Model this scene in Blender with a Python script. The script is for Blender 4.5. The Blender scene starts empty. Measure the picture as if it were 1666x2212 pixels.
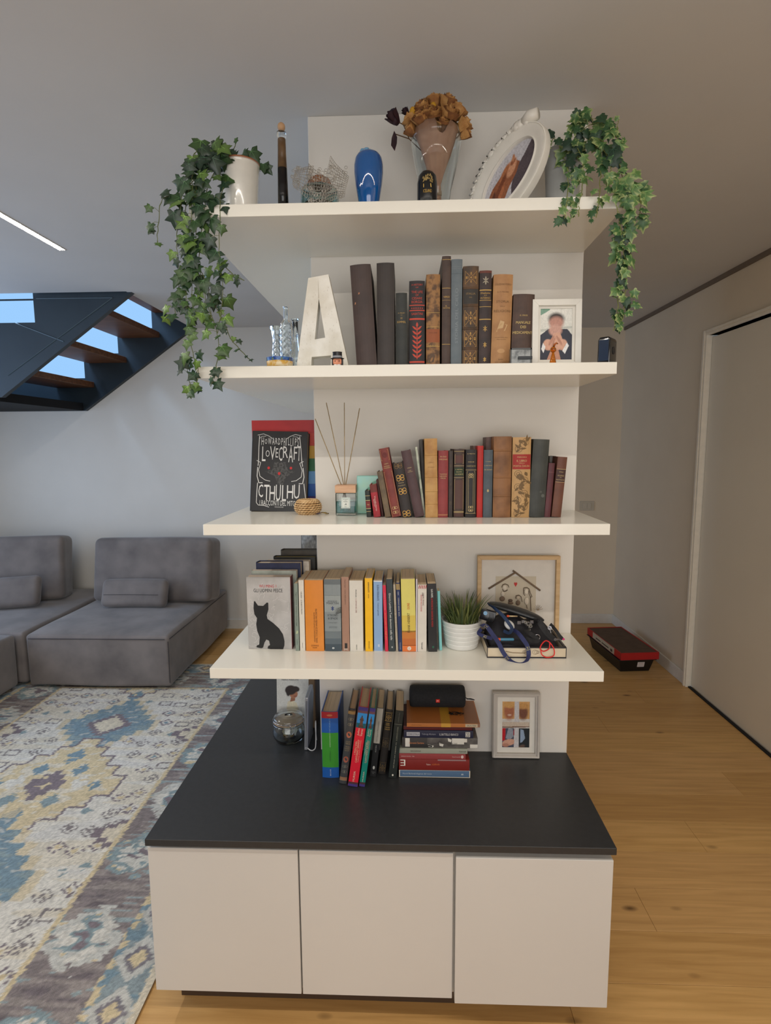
import bpy, bmesh, math, random
import numpy as np
from mathutils import Vector, Matrix, Euler

scene = bpy.context.scene
COL = scene.collection
PI = math.pi
R = math.radians
rnd = random.Random(7)

# ---------------------------------------------------------------- camera
IMG_W, IMG_H, FPX = 1666, 2212, 1194.8
CAM_LOC = Vector((0.0, -1.7844, 1.6))
CAM_PITCH, CAM_YAW, CAM_ROLL = 0.119, 0.0358, -0.0064
_f = Vector((-math.sin(CAM_YAW) * math.cos(CAM_PITCH), math.cos(CAM_YAW) * math.cos(CAM_PITCH), -math.sin(CAM_PITCH)))
_r0 = Vector((math.cos(CAM_YAW), math.sin(CAM_YAW), 0))
_u0 = _r0.cross(_f)
_r = _r0 * math.cos(CAM_ROLL) + _u0 * math.sin(CAM_ROLL)
_u = -_r0 * math.sin(CAM_ROLL) + _u0 * math.cos(CAM_ROLL)
cam_data = bpy.data.cameras.new('camera')
cam_data.sensor_fit = 'HORIZONTAL'
cam_data.sensor_width = 36.0
cam_data.lens = FPX / IMG_W * 36.0
cam_data.clip_start = 0.02
camera = bpy.data.objects.new('camera', cam_data)
COL.objects.link(camera)
_m = Matrix((_r, _u, -_f)).transposed().to_4x4()
_m.translation = CAM_LOC
camera.matrix_world = _m
scene.camera = camera

# ---------------------------------------------------------------- world, lights, exposure
world = bpy.data.worlds.new('sky')
scene.world = world
world.use_nodes = True
bg = world.node_tree.nodes['Background']
bg.inputs[0].default_value = (0.34, 0.62, 1.0, 1)
bg.inputs[1].default_value = 1.0

STRIP_POWER = 70.0
STRIP_COLOR = (1.0, 0.93, 0.83)


def area(name, loc, rot, sx, sy, power, color, spread=180):
    l = bpy.data.lights.new(name, 'AREA')
    l.shape = 'RECTANGLE'
    l.size, l.size_y = sx, sy
    l.energy = power
    l.color = color
    l.spread = R(spread)
    o = bpy.data.objects.new(name, l)
    o.location = loc
    o.rotation_euler = rot
    COL.objects.link(o)
    return o


# daylight of the big windows of the living room, off to the left of the frame
area('daylight_window', (-3.85, 0.6, 1.5), (0, -PI / 2, 0), 1.8, 2.6, 46, (0.48, 0.68, 1.0))
# skylight over the stairwell
area('stairwell_daylight', (-3.3, 2.45, 4.2), (0, R(-28), 0), 0.8, 0.5, 60, (0.45, 0.68, 1.0), 120)
# added fill from behind the camera, lifts the shaded wall between the shelves
area('rear_fill', (0.0, -4.1, 1.45), (PI / 2, 0, 0), 3.0, 1.7, 54, (1.0, 0.98, 0.97))

scene.view_settings.view_transform = 'Standard'
scene.view_settings.look = 'None'
scene.view_settings.gamma = 1
scene.view_settings.use_curve_mapping = False
scene.view_settings.exposure = 0.0

# ---------------------------------------------------------------- measuring: a pixel of the photograph onto a real plane


def un(u, v, axis, val):
    d = _r * (u - IMG_W / 2) + _u * (IMG_H / 2 - v) + _f * FPX
    t = (val - CAM_LOC[axis]) / d[axis]
    return CAM_LOC + d * t


def onY(u, v, Y):
    return un(u, v, 1, Y)


def onZ(u, v, Z):
    return un(u, v, 2, Z)


# ---------------------------------------------------------------- materials
def lin(c):
    return tuple(((x / 255) / 12.92 if x / 255 <= 0.04045 else ((x / 255 + 0.055) / 1.055) ** 2.4) for x in c)


MATS = {}


def mat(c, rough=0.5, kind='plain', metal=0.0, c2=None, scale=30.0, bump=0.1, name=None, coat=0.0):
    key = (tuple(c), rough, kind, metal, tuple(c2) if c2 else None, scale, bump, coat)
    if key in MATS:
        return MATS[key]
    m = bpy.data.materials.new(name or kind)
    m.use_nodes = True
    nt = m.node_tree
    N, L = nt.nodes, nt.links
    b = N['Principled BSDF']
    lc = lin(c)
    b.inputs['Base Color'].default_value = (*lc, 1)
    b.inputs['Roughness'].default_value = rough
    b.inputs['Metallic'].default_value = metal
    b.inputs['Coat Weight'].default_value = coat
    if kind == 'glass':
        b.inputs['Transmission Weight'].default_value = 1.0
        b.inputs['IOR'].default_value = 1.45
        MATS[key] = m
        return m
    tc = N.new('ShaderNodeTexCoord')
    if kind == 'attr':
        a = N.new('ShaderNodeAttribute')
        a.attribute_name = 'Col'
        L.new(a.outputs['Color'], b.inputs['Base Color'])
        MATS[key] = m
        return m
    if c2 is None:
        c2 = tuple(max(0, x * 0.975) for x in c)
    nz = N.new('ShaderNodeTexNoise')
    nz.inputs['Scale'].default_value = scale
    nz.inputs['Detail'].default_value = 5
    mp = N.new('ShaderNodeMapping')
    L.new(tc.outputs['Object'], mp.inputs['Vector'])
    L.new(mp.outputs['Vector'], nz.inputs['Vector'])
    mix = N.new('ShaderNodeMix')
    mix.data_type = 'RGBA'
    mix.inputs['A'].default_value = (*lc, 1)
    mix.inputs['B'].default_value = (*lin(c2), 1)
    ramp = N.new('ShaderNodeValToRGB')
    L.new(nz.outputs['Fac'], ramp.inputs['Fac'])
    lo, hi = {'leather': (0.45, 0.68), 'worn': (0.44, 0.6), 'suede': (0.35, 0.7)}.get(kind, (0.35, 0.65))
    ramp.color_ramp.elements[0].position = lo
    ramp.color_ramp.elements[1].position = hi
    L.new(ramp.outputs['Color'], mix.inputs['Factor'])
    L.new(mix.outputs['Result'], b.inputs['Base Color'])
    if kind == 'wood':
        mp.inputs['Scale'].default_value = (1, 9, 9)
    if kind == 'woodz':
        mp.inputs['Scale'].default_value = (9, 9, 1)
    if kind == 'pages':
        mp.inputs['Scale'].default_value = (60, 0.5, 0.5)
    if kind == 'pagesz':
        mp.inputs['Scale'].default_value = (0.5, 0.5, 60)
    if bump > 0:
        bp = N.new('ShaderNodeBump')
        bp.inputs['Strength'].default_value = bump
        bp.inputs['Distance'].default_value = 0.002
        n2 = N.new('ShaderNodeTexNoise')
        n2.inputs['Scale'].default_value = scale * 6
        L.new(mp.outputs['Vector'], n2.inputs['Vector'])
        L.new(n2.outputs['Fac'], bp.inputs['Height'])
        L.new(bp.outputs['Normal'], b.inputs['Normal'])
    if kind == 'suede':
        b.inputs['Sheen Weight'].default_value = 0.35
        b.inputs['Sheen Roughness'].default_value = 0.4
    MATS[key] = m
    return m


GILT = mat((190, 150, 80), 0.45, metal=0.6, bump=0)
PALEGILT = mat((205, 185, 130), 0.5, metal=0.3, bump=0)
WALLC = mat((226, 222, 214), 0.85, scale=3, c2=(222, 218, 210), bump=0.03, name='white_wall_paint')
WALLR = mat((222, 207, 184), 0.85, scale=3, c2=(218, 203, 180), bump=0.03, name='beige_wall_paint')
SHELFW = mat((236, 233, 222), 0.2, scale=2, c2=(234, 231, 220), bump=0, name='white_lacquer')
CHROME = mat((200, 200, 205), 0.2, metal=1.0, bump=0)
BLACKP = mat((22, 22, 24), 0.35, bump=0)


# ---------------------------------------------------------------- object helpers
class M:
    """collects faces, then links them as ONE mesh object"""

    def __init__(s):
        s.v = []
        s.f = []
        s.mi = []

    def add(s, vs, fs, mi=0):
        o = len(s.v)
        s.v += [tuple(x) for x in vs]
        s.f += [tuple(i + o for i in f) for f in fs]
        s.mi += [mi] * len(fs)
        return s

    def box(s, x0, x1, y0, y1, z0, z1, mi=0, T=None):
        vs = [Vector(p) for p in ((x0, y0, z0), (x1, y0, z0), (x1, y1, z0), (x0, y1, z0), (x0, y0, z1), (x1, y0, z1), (x1, y1, z1), (x0, y1, z1))]
        if T:
            vs = [T @ p for p in vs]
        return s.add(vs, [(0, 3, 2, 1), (4, 5, 6, 7), (0, 1, 5, 4), (1, 2, 6, 5), (2, 3, 7, 6), (3, 0, 4, 7)], mi)

    def prism(s, pts, axis, a, b, mi=0, T=None):
        """polygon pts (2D, ccw) extruded along axis from a to b"""
        n = len(pts)

        def P(p, t):
            q = {0: (t, p[0], p[1]), 1: (p[0], t, p[1]), 2: (p[0], p[1], t)}[axis]
            return T @ Vector(q) if T else Vector(q)
        vs = [P(p, a) for p in pts] + [P(p, b) for p in pts]
        fs = [tuple(range(n))[::-1], tuple(range(n, 2 * n))]
        fs += [(i, (i + 1) % n, n + (i + 1) % n, n + i) for i in range(n)]
        return s.add(vs, fs, mi)

    def tube(s, path, r, n=6, mi=0, cap=True):
        path = [Vector(p) for p in path]
        rs = r if isinstance(r, (list, tuple)) else [r] * len(path)
        vs, fs = [], []
        up = Vector((0.13, 0.31, 0.94)).normalized()
        for i, p in enumerate(path):
            d = (path[min(i + 1, len(path) - 1)] - path[max(i - 1, 0)])
            d = d.normalized() if d.length > 1e-9 else Vector((0, 0, 1))
            a = d.cross(up)
            if a.length < 1e-3:
                a = d.cross(Vector((1, 0, 0)))
            a.normalize()
            b = d.cross(a).normalized()
            for k in range(n):
                t = 2 * PI * k / n
                vs.append(p + (a * math.cos(t) + b * math.sin(t)) * rs[i])
        for i in range(len(path) - 1):
            for k in range(n):
                fs.append((i * n + k, i * n + (k + 1) % n, (i + 1) * n + (k + 1) % n, (i + 1) * n + k))
        if cap:
            fs.append(tuple(range(n))[::-1])
            o = (len(path) - 1) * n
            fs.append(tuple(range(o, o + n)))
        return s.add(vs, fs, mi)

    def ribbon(s, path, w, side, t=0.0006, mi=0):
        """flat strap of width w: side = direction of its width (one vector or one per point)"""
        path = [Vector(p) for p in path]
        vs, fs = [], []
        for i, p in enumerate(path):
            sd = Vector(side[i] if isinstance(side, list) else side).normalized() * w / 2
            d = (path[min(i + 1, len(path) - 1)] - path[max(i - 1, 0)]).normalized()
            nn = d.cross(sd).normalized() * t
            vs += [p - sd - nn, p + sd - nn, p + sd + nn, p - sd + nn]
        for i in range(len(path) - 1):
            for k in range(4):
                fs.append((i * 4 + k, i * 4 + (k + 1) % 4, i * 4 + 4 + (k + 1) % 4, i * 4 + 4 + k))
        fs += [(3, 2, 1, 0), tuple(range(len(vs) - 4, len(vs)))]
        return s.add(vs, fs, mi)

    def lathe(s, prof, n=32, c=(0, 0, 0), mi=0, sx=1, sy=1, T=None, cap=True):
        vs, fs = [], []
        for r, z in prof:
            for k in range(n):
                t = 2 * PI * k / n
                p = Vector((c[0] + r * sx * math.cos(t), c[1] + r * sy * math.sin(t), c[2] + z))
                vs.append(T @ p if T else p)
        for i in range(len(prof) - 1):
            for k in range(n):
                fs.append((i * n + k, i * n + (k + 1) % n, (i + 1) * n + (k + 1) % n, (i + 1) * n + k))
        if prof[0][0] > 1e-6 and cap:
            fs.append(tuple(range(n))[::-1])
        if prof[-1][0] > 1e-6 and cap:
            o = (len(prof) - 1) * n
            fs.append(tuple(range(o, o + n)))
        return s.add(vs, fs, mi)

    def ball(s, c, r, n=12, sc=(1, 1, 1), mi=0, T=None):
        prof = [(max(1e-7, math.sin(PI * i / (n // 2))), -math.cos(PI * i / (n // 2))) for i in range(n // 2 + 1)]
        vs, fs = [], []
        for rr, z in prof:
            for k in range(n):
                t = 2 * PI * k / n
                p = Vector((rr * math.cos(t) * sc[0] * r, rr * math.sin(t) * sc[1] * r, z * sc[2] * r))
                if T:
                    p = T @ p
                vs.append(Vector(c) + p)
        for i in range(len(prof) - 1):
            for k in range(n):
                fs.append((i * n + k, i * n + (k + 1) % n, (i + 1) * n + (k + 1) % n, (i + 1) * n + k))
        return s.add(vs, fs, mi)

    def obj(s, name, m, parent=None, smooth=False, bevel=0, seg=2, fix=True, angle=None):
        me = bpy.data.meshes.new(name)
        me.from_pydata(s.v, [], s.f)
        if fix or bevel:
            bm = bmesh.new()
            bm.from_mesh(me)
            if fix:
                bmesh.ops.remove_doubles(bm, verts=bm.verts, dist=1e-6)
                bmesh.ops.recalc_face_normals(bm, faces=bm.faces)
            if bevel:
                es = [e for e in bm.edges if len(e.link_faces) == 2 and e.calc_face_angle(0) > 0.5]
                bmesh.ops.bevel(bm, geom=es, offset=bevel, segments=seg, profile=0.6, affect='EDGES', clamp_overlap=True)
            bm.to_mesh(me)
            bm.free()
        ms = m if isinstance(m, (list, tuple)) else [m]
        for q in ms:
            me.materials.append(q)
        if len(ms) > 1 and len(me.polygons) == len(s.mi):
            me.polygons.foreach_set('material_index', s.mi)
        o = bpy.data.objects.new(name, me)
        COL.objects.link(o)
        o.parent = parent
        if smooth:
            me.polygons.foreach_set('use_smooth', [True] * len(me.polygons))
            if angle or bevel:
                try:
                    me.set_sharp_from_angle(angle=angle or 0.7)
                except Exception:
                    pass
        return o


def tag(o, label, cat, group=None):
    o['label'] = label
    o['category'] = cat
    if group:
        o['group'] = group
    return o


def thing(name, label, cat, loc=(0, 0, 0), rot=(0, 0, 0), group=None):
    o = bpy.data.objects.new(name, None)
    o.empty_display_size = 0.05
    COL.objects.link(o)
    o.location = loc
    o.rotation_euler = rot
    return tag(o, label, cat, group)


def struct(o):
    o['kind'] = 'structure'
    return o


def lab(o, s):
    o['label'] = s
    return o


def mesh_obj(name, me, parent, loc=(0, 0, 0)):
    o = bpy.data.objects.new(name, me)
    COL.objects.link(o)
    o.parent = parent
    o.location = loc
    return o


# ---------------------------------------------------------------- lettering: flat letters laid out from Blender's own font
GLYPH = {}


def glyphs(s):
    """vertices (n,2) and faces of a line of text"""
    if s in GLYPH:
        return GLYPH[s]
    cu = bpy.data.curves.new('t', 'FONT')
    cu.body = s
    cu.size = 1
    cu.resolution_u = 2
    o = bpy.data.objects.new('t', cu)
    me = bpy.data.meshes.new_from_object(o)
    n = len(me.vertices)
    a = np.zeros(n * 3)
    me.vertices.foreach_get('co', a)
    a = a.reshape(-1, 3)[:, :2]
    fs = [tuple(p.vertices) for p in me.polygons]
    a = a - a.min(0)
    w, h = a.max(0)
    a = a / np.array([max(w, 1e-6), max(h, 1e-6)])
    bpy.data.objects.remove(o)
    bpy.data.meshes.remove(me)
    bpy.data.curves.remove(cu)
    GLYPH[s] = (a, fs, w / max(h, 1e-6))
    return GLYPH[s]


def text2d(s, cx, cz, length, height, orient='h'):
    """letters as 2D points centred at cx,cz. h across, d reading downwards, u reading upwards"""
    a, fs, asp = glyphs(s)
    x = (a[:, 0] - 0.5) * length
    y = (a[:, 1] - 0.5) * height
    if orient == 'h':
        q = np.stack([cx + x, cz + y], 1)
    elif orient == 'd':
        q = np.stack([cx + y, cz - x], 1)
    else:
        q = np.stack([cx - y, cz + x], 1)
    return q, fs


def flat_text(s, parent, cx, cz, length, height, y, m, orient='h', name='lettering'):
    q, fs = text2d(s, cx, cz, length, height, orient)
    k = M()
    k.add([(p[0], y, p[1]) for p in q], fs)
    return k.obj(name, m, parent, fix=False)


# ---------------------------------------------------------------- painted flat prints (photographs, covers): colour on a fine grid
def raster(nx, ny, asp, base, shapes, grain=0.0, seed=1):
    """shapes in unit coords (0..1, 0..1 up). ('e',cx,cy,rx,ry,ang,col,soft) ('p',pts,col) ('g',c0,c1) vertical gradient"""
    xs, ys = np.meshgrid(np.linspace(0, 1, nx), np.linspace(0, 1, ny))
    img = np.zeros((ny, nx, 3)) + np.array(lin(base))
    for sh in shapes:
        if sh[0] == 'g':
            img = np.array(lin(sh[1])) * (1 - ys[..., None]) + np.array(lin(sh[2])) * ys[..., None]
            continue
        if sh[0] == 'e':
            _, cx, cy, rx, ry, ang, col, soft = sh
            dx, dy = (xs - cx) * asp, ys - cy
            a = R(ang)
            ux, uy = dx * math.cos(a) + dy * math.sin(a), -dx * math.sin(a) + dy * math.cos(a)
            d = np.sqrt((ux / (rx * asp)) ** 2 + (uy / ry) ** 2)
            al = np.clip((1 - d) / max(soft, 0.02) + 0.5, 0, 1)
        else:
            _, pts, col = sh
            ins = np.zeros(xs.shape, bool)
            n = len(pts)
            for i in range(n):
                x1, y1 = pts[i]
                x2, y2 = pts[(i + 1) % n]
                if abs(y2 - y1) < 1e-9:
                    continue
                c = ((y1 > ys) != (y2 > ys)) & (xs < (x2 - x1) * (ys - y1) / (y2 - y1) + x1)
                ins ^= c
            al = ins.astype(float)
        img = img * (1 - al[..., None]) + np.array(lin(col)) * al[..., None]
    if grain:
        g = np.random.RandomState(seed)
        n = g.rand(ny, nx)
        for _ in range(2):
            n = (n + np.roll(n, 1, 0) + np.roll(n, 1, 1) + np.roll(n, -1, 0)) / 4
        n = (n - n.mean()) / (n.std() + 1e-9)
        img = np.clip(img * (1 + grain * n[..., None]), 0, 1)
    return img


ATTR = mat((255, 255, 255), 0.35, 'attr')
ATTR_MATT = mat((255, 255, 255), 0.85, 'attr')


def plate(name, img, w, h, parent, loc=(0, 0, 0), m=None, plane='xz', mask=None):
    ny, nx = img.shape[:2]
    xs, zs = np.meshgrid(np.linspace(-w / 2, w / 2, nx), np.linspace(0, h, ny))
    vs = np.zeros((ny * nx, 3))
    vs[:, 0] = xs.ravel()
    if plane == 'xz':
        vs[:, 2] = zs.ravel()
    else:
        vs[:, 1] = zs.ravel()
    i = np.arange(ny - 1)[:, None] * nx + np.arange(nx - 1)[None]
    f = np.stack([i, i + 1, i + nx + 1, i + nx], -1).reshape(-1, 4)
    if mask is not None:
        f = f[mask[:-1, :-1].ravel()]
    me = bpy.data.meshes.new(name)
    me.vertices.add(len(vs))
    me.vertices.foreach_set('co', vs.ravel())
    me.loops.add(f.size)
    me.loops.foreach_set('vertex_index', f.ravel().astype(np.int32))
    me.polygons.add(len(f))
    me.polygons.foreach_set('loop_start', np.arange(0, f.size, 4, dtype=np.int32))
    me.polygons.foreach_set('loop_total', np.full(len(f), 4, dtype=np.int32))
    me.update(calc_edges=True)
    at = me.color_attributes.new('Col', 'FLOAT_COLOR', 'POINT')
    c = np.ones((ny * nx, 4), dtype=np.float32)
    c[:, :3] = img.reshape(-1, 3)
    at.data.foreach_set('color', c.ravel())
    me.materials.append(m or ATTR)
    return mesh_obj(name, me, parent, loc)
# ================================================================= the room
CEIL = 2.5856
YB, YC = 2.92, 3.12          # back wall on the left, end wall of the corridor on the right
XR = 1.87                    # right wall
Z1, Z2, Z3, Z4, ZW = 2.2104, 1.8095, 1.3911, 0.9838, 0.5651
TH = 0.030
PL, PR = -0.2913, 0.5452     # the free-standing wall that carries the shelves
SL, SR, SY = -0.5496, 0.5430, -0.3144
WING = 1.25

# floor: a dark bed and every oak board on it
k = M()
k.box(-4.0, XR + .1, -4.2, YC + .1, -.06, -.012)
floor = struct(k.obj('floor', mat((60, 42, 24), 0.8)))
oak = []
for i, (a, b) in enumerate([((212, 168, 106), (192, 148, 88)), ((220, 176, 112), (200, 156, 94)), ((204, 160, 98), (186, 142, 84)), ((216, 172, 112), (196, 153, 96))]):
    m = bpy.data.materials.new('oak_board')
    m.use_nodes = True
    nt = m.node_tree
    N, L = nt.nodes, nt.links
    p = N['Principled BSDF']
    p.inputs['Roughness'].default_value = 0.42
    geo = N.new('ShaderNodeNewGeometry')
    mp = N.new('ShaderNodeMapping')
    mp.inputs['Scale'].default_value = (1.3, 22, 1)
    mp.inputs['Location'].default_value = (i * 3.1, i * 5.7, 0)
    L.new(geo.outputs['Position'], mp.inputs['Vector'])
    nz = N.new('ShaderNodeTexNoise')
    nz.inputs['Scale'].default_value = 2.2
    nz.inputs['Detail'].default_value = 7
    nz.inputs['Distortion'].default_value = 0.6
    L.new(mp.outputs['Vector'], nz.inputs['Vector'])
    mx = N.new('ShaderNodeMix')
    mx.data_type = 'RGBA'
    mx.inputs['A'].default_value = (*lin(a), 1)
    mx.inputs['B'].default_value = (*lin(b), 1)
    rp = N.new('ShaderNodeValToRGB')
    rp.color_ramp.elements[0].position = 0.35
    rp.color_ramp.elements[1].position = 0.68
    L.new(nz.outputs['Fac'], rp.inputs['Fac'])
    L.new(rp.outputs['Color'], mx.inputs['Factor'])
    # knots
    mp2 = N.new('ShaderNodeMapping')
    mp2.inputs['Scale'].default_value = (3.0, 6.5, 1)
    mp2.inputs['Location'].default_value = (0.3, 0.8, 0)
    L.new(geo.outputs['Position'], mp2.inputs['Vector'])
    vo = N.new('ShaderNodeTexVoronoi')
    vo.inputs['Scale'].default_value = 1.1
    L.new(mp2.outputs['Vector'], vo.inputs['Vector'])
    r2 = N.new('ShaderNodeValToRGB')
    r2.color_ramp.elements[0].position = 0.02
    r2.color_ramp.elements[0].color = (1, 1, 1, 1)
    r2.color_ramp.elements[1].position = 0.11
    r2.color_ramp.elements[1].color = (0, 0, 0, 1)
    L.new(vo.outputs['Distance'], r2.inputs['Fac'])
    mk = N.new('ShaderNodeMix')
    mk.data_type = 'RGBA'
    mk.inputs['B'].default_value = (*lin((96, 66, 34)), 1)
    L.new(r2.outputs['Color'], mk.inputs['Factor'])
    L.new(mx.outputs['Result'], mk.inputs['A'])
    L.new(mk.outputs['Result'], p.inputs['Base Color'])
    bp = N.new('ShaderNodeBump')
    bp.inputs['Strength'].default_value = 0.12
    bp.inputs['Distance'].default_value = 0.001
    L.new(nz.outputs['Fac'], bp.inputs['Height'])
    L.new(bp.outputs['Normal'], p.inputs['Normal'])
    oak.append(m)
plank_mesh = {}
PW = 0.1835
y = 0.082 - PW * 12
row = 0
while y < YC + .05:
    x = -4.0 - (row * 0.77) % 1.9
    while x < XR + .05:
        x1 = x + 1.9
        a, b = max(x, -3.95), min(x1, XR + .08)
        y1 = min(y + PW, YC + .09)
        if b - a > 0.05 and y1 > -2.3:
            if b > -2.7:
                lx, ly = round(b - a - .0012, 3), round(y1 - y - .0012, 4)
                ci = rnd.randrange(4)
                key = (lx, ly, ci)
                if key not in plank_mesh:
                    k = M().box(0, lx, 0, ly, -.012, 0)
                    o = k.obj('plank', oak[ci], floor, bevel=0.0006, seg=1)
                    plank_mesh[key] = o.data
                    o.location = (a, y, 0)
                else:
                    mesh_obj('plank', plank_mesh[key], floor, (a, y, 0))
        x = x1
    y += PW
    row += 1

# ceiling with the stair opening
OX, OY0 = -1.772, 1.815
k = M()
k.box(-4.1, XR + .1, -4.2, OY0, CEIL, CEIL + .28)
k.box(OX, XR + .1, OY0, YC + .1, CEIL, CEIL + .28)
ceiling = struct(k.obj('ceiling', mat((212, 210, 207), 0.9, scale=3, c2=(209, 207, 204), bump=0.03, name='ceiling_paint')))

# back wall on the left, cut away along the stair
k = M()
s_ = 0.695
xs0 = -2.709


def stair_z(x):
    return 1.911 + (max(x, xs0) - xs0) * s_


k.prism([(-4.1, 0), (-.29 + .9, 0), (-.29 + .9, CEIL), (-1.82, CEIL), (xs0 - .05, 1.965), (-4.1, 1.965)], 1, YB, YB + .12)
wall_back = struct(k.obj('wall_back', WALLC))
k = M().box(-1.66, PR + .2, YB, YB + .12, CEIL - .05, CEIL)
k = M()
k.box(.3, XR + .1, YC, YC + .1, 0, CEIL)
wall_corridor = struct(k.obj('wall_corridor', WALLR))
k = M().box(-4.1, -4.0, -4.2, YB + .1, 0, CEIL)
wall_left = struct(k.obj('wall_left', WALLC))
k = M().box(-4.1, XR + .1, -4.3, -4.2, 0, CEIL)
wall_front = struct(k.obj('wall_front', mat((180, 172, 160), 0.8, scale=3)))
# right wall with its niche for the sliding door
DY0, DY1, DZ = -0.9, 1.79, 2.262
k = M()
k.box(XR, XR + .12, DY1 + .03, YC + .1, 0, CEIL)
k.box(XR, XR + .12, -4.2, DY0, 0, CEIL)
k.box(XR, XR + .12, DY0, DY1 + .03, DZ, CEIL)
wall_right = struct(k.obj('wall_right', WALLR))
# dark strip standing in for the shade of the gap under the right ceiling
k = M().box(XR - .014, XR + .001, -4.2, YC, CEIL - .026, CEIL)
struct(k.obj('gap_shade_1', mat((120, 106, 92), 0.9)))
# the free-standing wall
k = M().box(PL, PR, 0, 1.65, 0, CEIL)
wall_shelf = struct(k.obj('wall_shelf', WALLC, bevel=0.0015, seg=1))
# skirting boards
SK = mat((225, 220, 210), 0.5)
k = M().box(-4.0, .3, YB - .012, YB, 0, .085)
struct(k.obj('baseboard_back', SK, bevel=.002, seg=1))
k = M().box(.3, XR, YC - .012, YC, 0, .085)
struct(k.obj('baseboard_corridor', SK, bevel=.002, seg=1))
k = M().box(XR - .012, XR, DY1 + .03, YC - .012, 0, .085)
struct(k.obj('baseboard_right', SK, bevel=.002, seg=1))

# the big white door and its frame
door = bpy.data.objects.new('door_1', None)
COL.objects.link(door)
door['kind'] = 'structure'
door.location = (XR, DY1, 0)
DM = mat((232, 224, 208), 0.45, scale=2, c2=(229, 221, 205), bump=0)
FM = mat((238, 230, 214), 0.4, bump=0)
k = M().box(.018, .052, -2.66, -.012, .012, DZ - .012)
k.obj('door_panel', DM, door, bevel=.001, seg=1)
for (y0, y1, z0, z1, nm) in ((-.005, .028, 0, DZ + .03, 'jamb'), (-2.72, -.005, DZ, DZ + .03, 'lintel')):
    k = M()
    k.box(-.016, .06, y0, y1, z0, z1)
    if nm == 'jamb':
        k.box(-.022, -.016, y0 + .014, y1, z0, z1)
    else:
        k.box(-.022, -.016, y0, y1, z0 + .014, z1)
    k.obj(nm, FM, door, bevel=.0015, seg=1)
k = M().box(-.001, .017, -2.66, -.008, .0, .008)
k.obj('threshold_gap', mat((25, 22, 20), 0.9), door)

# switch plate in the corridor
sp = thing('wall_switch', 'flat beige switch plate with two keys on the end wall of the corridor', 'switch', (1.60, YC, 1.065))
k = M().box(-.062, .062, -.007, 0, -.042, .042)
k.obj('plate', mat((196, 186, 168), 0.5), sp, bevel=.002)
for sx in (-.018, .018):
    k = M().box(sx - .0165, sx + .0165, -.011, -.007, -.024, .024)
    k.obj('switch_key', mat((200, 190, 172), 0.45), sp, bevel=.001, seg=1)

# LED strips let into the ceiling
em = bpy.data.materials.new('led_light')
em.use_nodes = True
em.node_tree.nodes.clear()
e = em.node_tree.nodes.new('ShaderNodeEmission')
e.inputs[0].default_value = (*STRIP_COLOR, 1)
e.inputs[1].default_value = STRIP_POWER
oo = em.node_tree.nodes.new('ShaderNodeOutputMaterial')
em.node_tree.links.new(e.outputs[0], oo.inputs[0])
for nm, x0, x1, y0, y1, lb in (('led_strip', -1.728, -1.698, -1.45, 1.062, 'long glowing LED strip let into the ceiling over the rug, ending before the stairs'),
                               ('led_strip', -1.698, 1.75, -1.505, -1.475, 'glowing LED strip crossing the ceiling just in front of the shelves')):
    t = thing(nm, lb, 'light', ((x0 + x1) / 2, (y0 + y1) / 2, CEIL))
    a, b = (x1 - x0) / 2, (y1 - y0) / 2
    k = M().add([(-a, -b, -.002), (a, -b, -.002), (a, b, -.002), (-a, b, -.002)], [(0, 3, 2, 1)])
    k.obj('diffuser', em, t, fix=False)
    k = M()
    for q in ((-a - .004, -a, -b - .004, b + .004), (a, a + .004, -b - .004, b + .004), (-a, a, -b - .004, -b), (-a, a, b, b + .004)):
        k.box(*q, -.003, 0)
    k.obj('profile', mat((200, 196, 188), 0.5), t)

# ================================================================= stairs
STEEL = mat((40, 54, 64), 0.5, c2=(34, 47, 57), scale=4, bump=0.03, name='painted_steel')
TREAD = mat((128, 84, 52), 0.45, 'wood', c2=(100, 62, 36), scale=6, name='walnut_tread')
st = thing('staircase', 'dark steel staircase with open wooden treads rising to the right through the ceiling', 'stairs', (xs0, 2.4, 0))


def off(p):
    return (p[0] - xs0, p[1])


treads = [(-2.36 + .326 * 0 - .30 * i, 2.503 - .2 * i) for i in range(-2, 3)]
# far stringer: saw-tooth top edge
pts = [(-4.0, 1.912), (xs0, 1.912), (-1.775 + .40, 2.562 + .278)]
top = []
for i in range(-2, 3):
    x0 = -2.39 - .298 * i
    z = 2.503 - .2 * i + .078
    top.append((x0 + .298, z))
    top.append((x0, z))
pts += [(-1.775 + .40, top[0][1])] + top[0:]
pts += [(-4.0, top[-1][1])]
k = M().prism([off(p) for p in pts], 1, YB - .045 - 2.4, YB - .002 - 2.4)
k.obj('stringer', STEEL, st)
# near stringer: a tall plate with the stairwell window cut into it
zb = lambda x: 1.96 + (x + 2.62) * .713
pl = [(-1.742, zb(-1.742)), (-1.742 , 2.92), (-2.391, 2.92), (-2.391, 2.407), (-3.9, 2.407), (-3.9, 1.935), (-2.655, 1.935)]
k = M().prism([off(p) for p in pl], 1, 1.832 - 2.4, 1.87 - 2.4)
k.obj('stringer', STEEL, st)
k = M()
k.box(-3.9 - xs0, -2.391 - xs0, 1.836 - 2.4, 1.85 - 2.4, 2.548, 2.556)
k.obj('handrail', STEEL, st)
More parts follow.
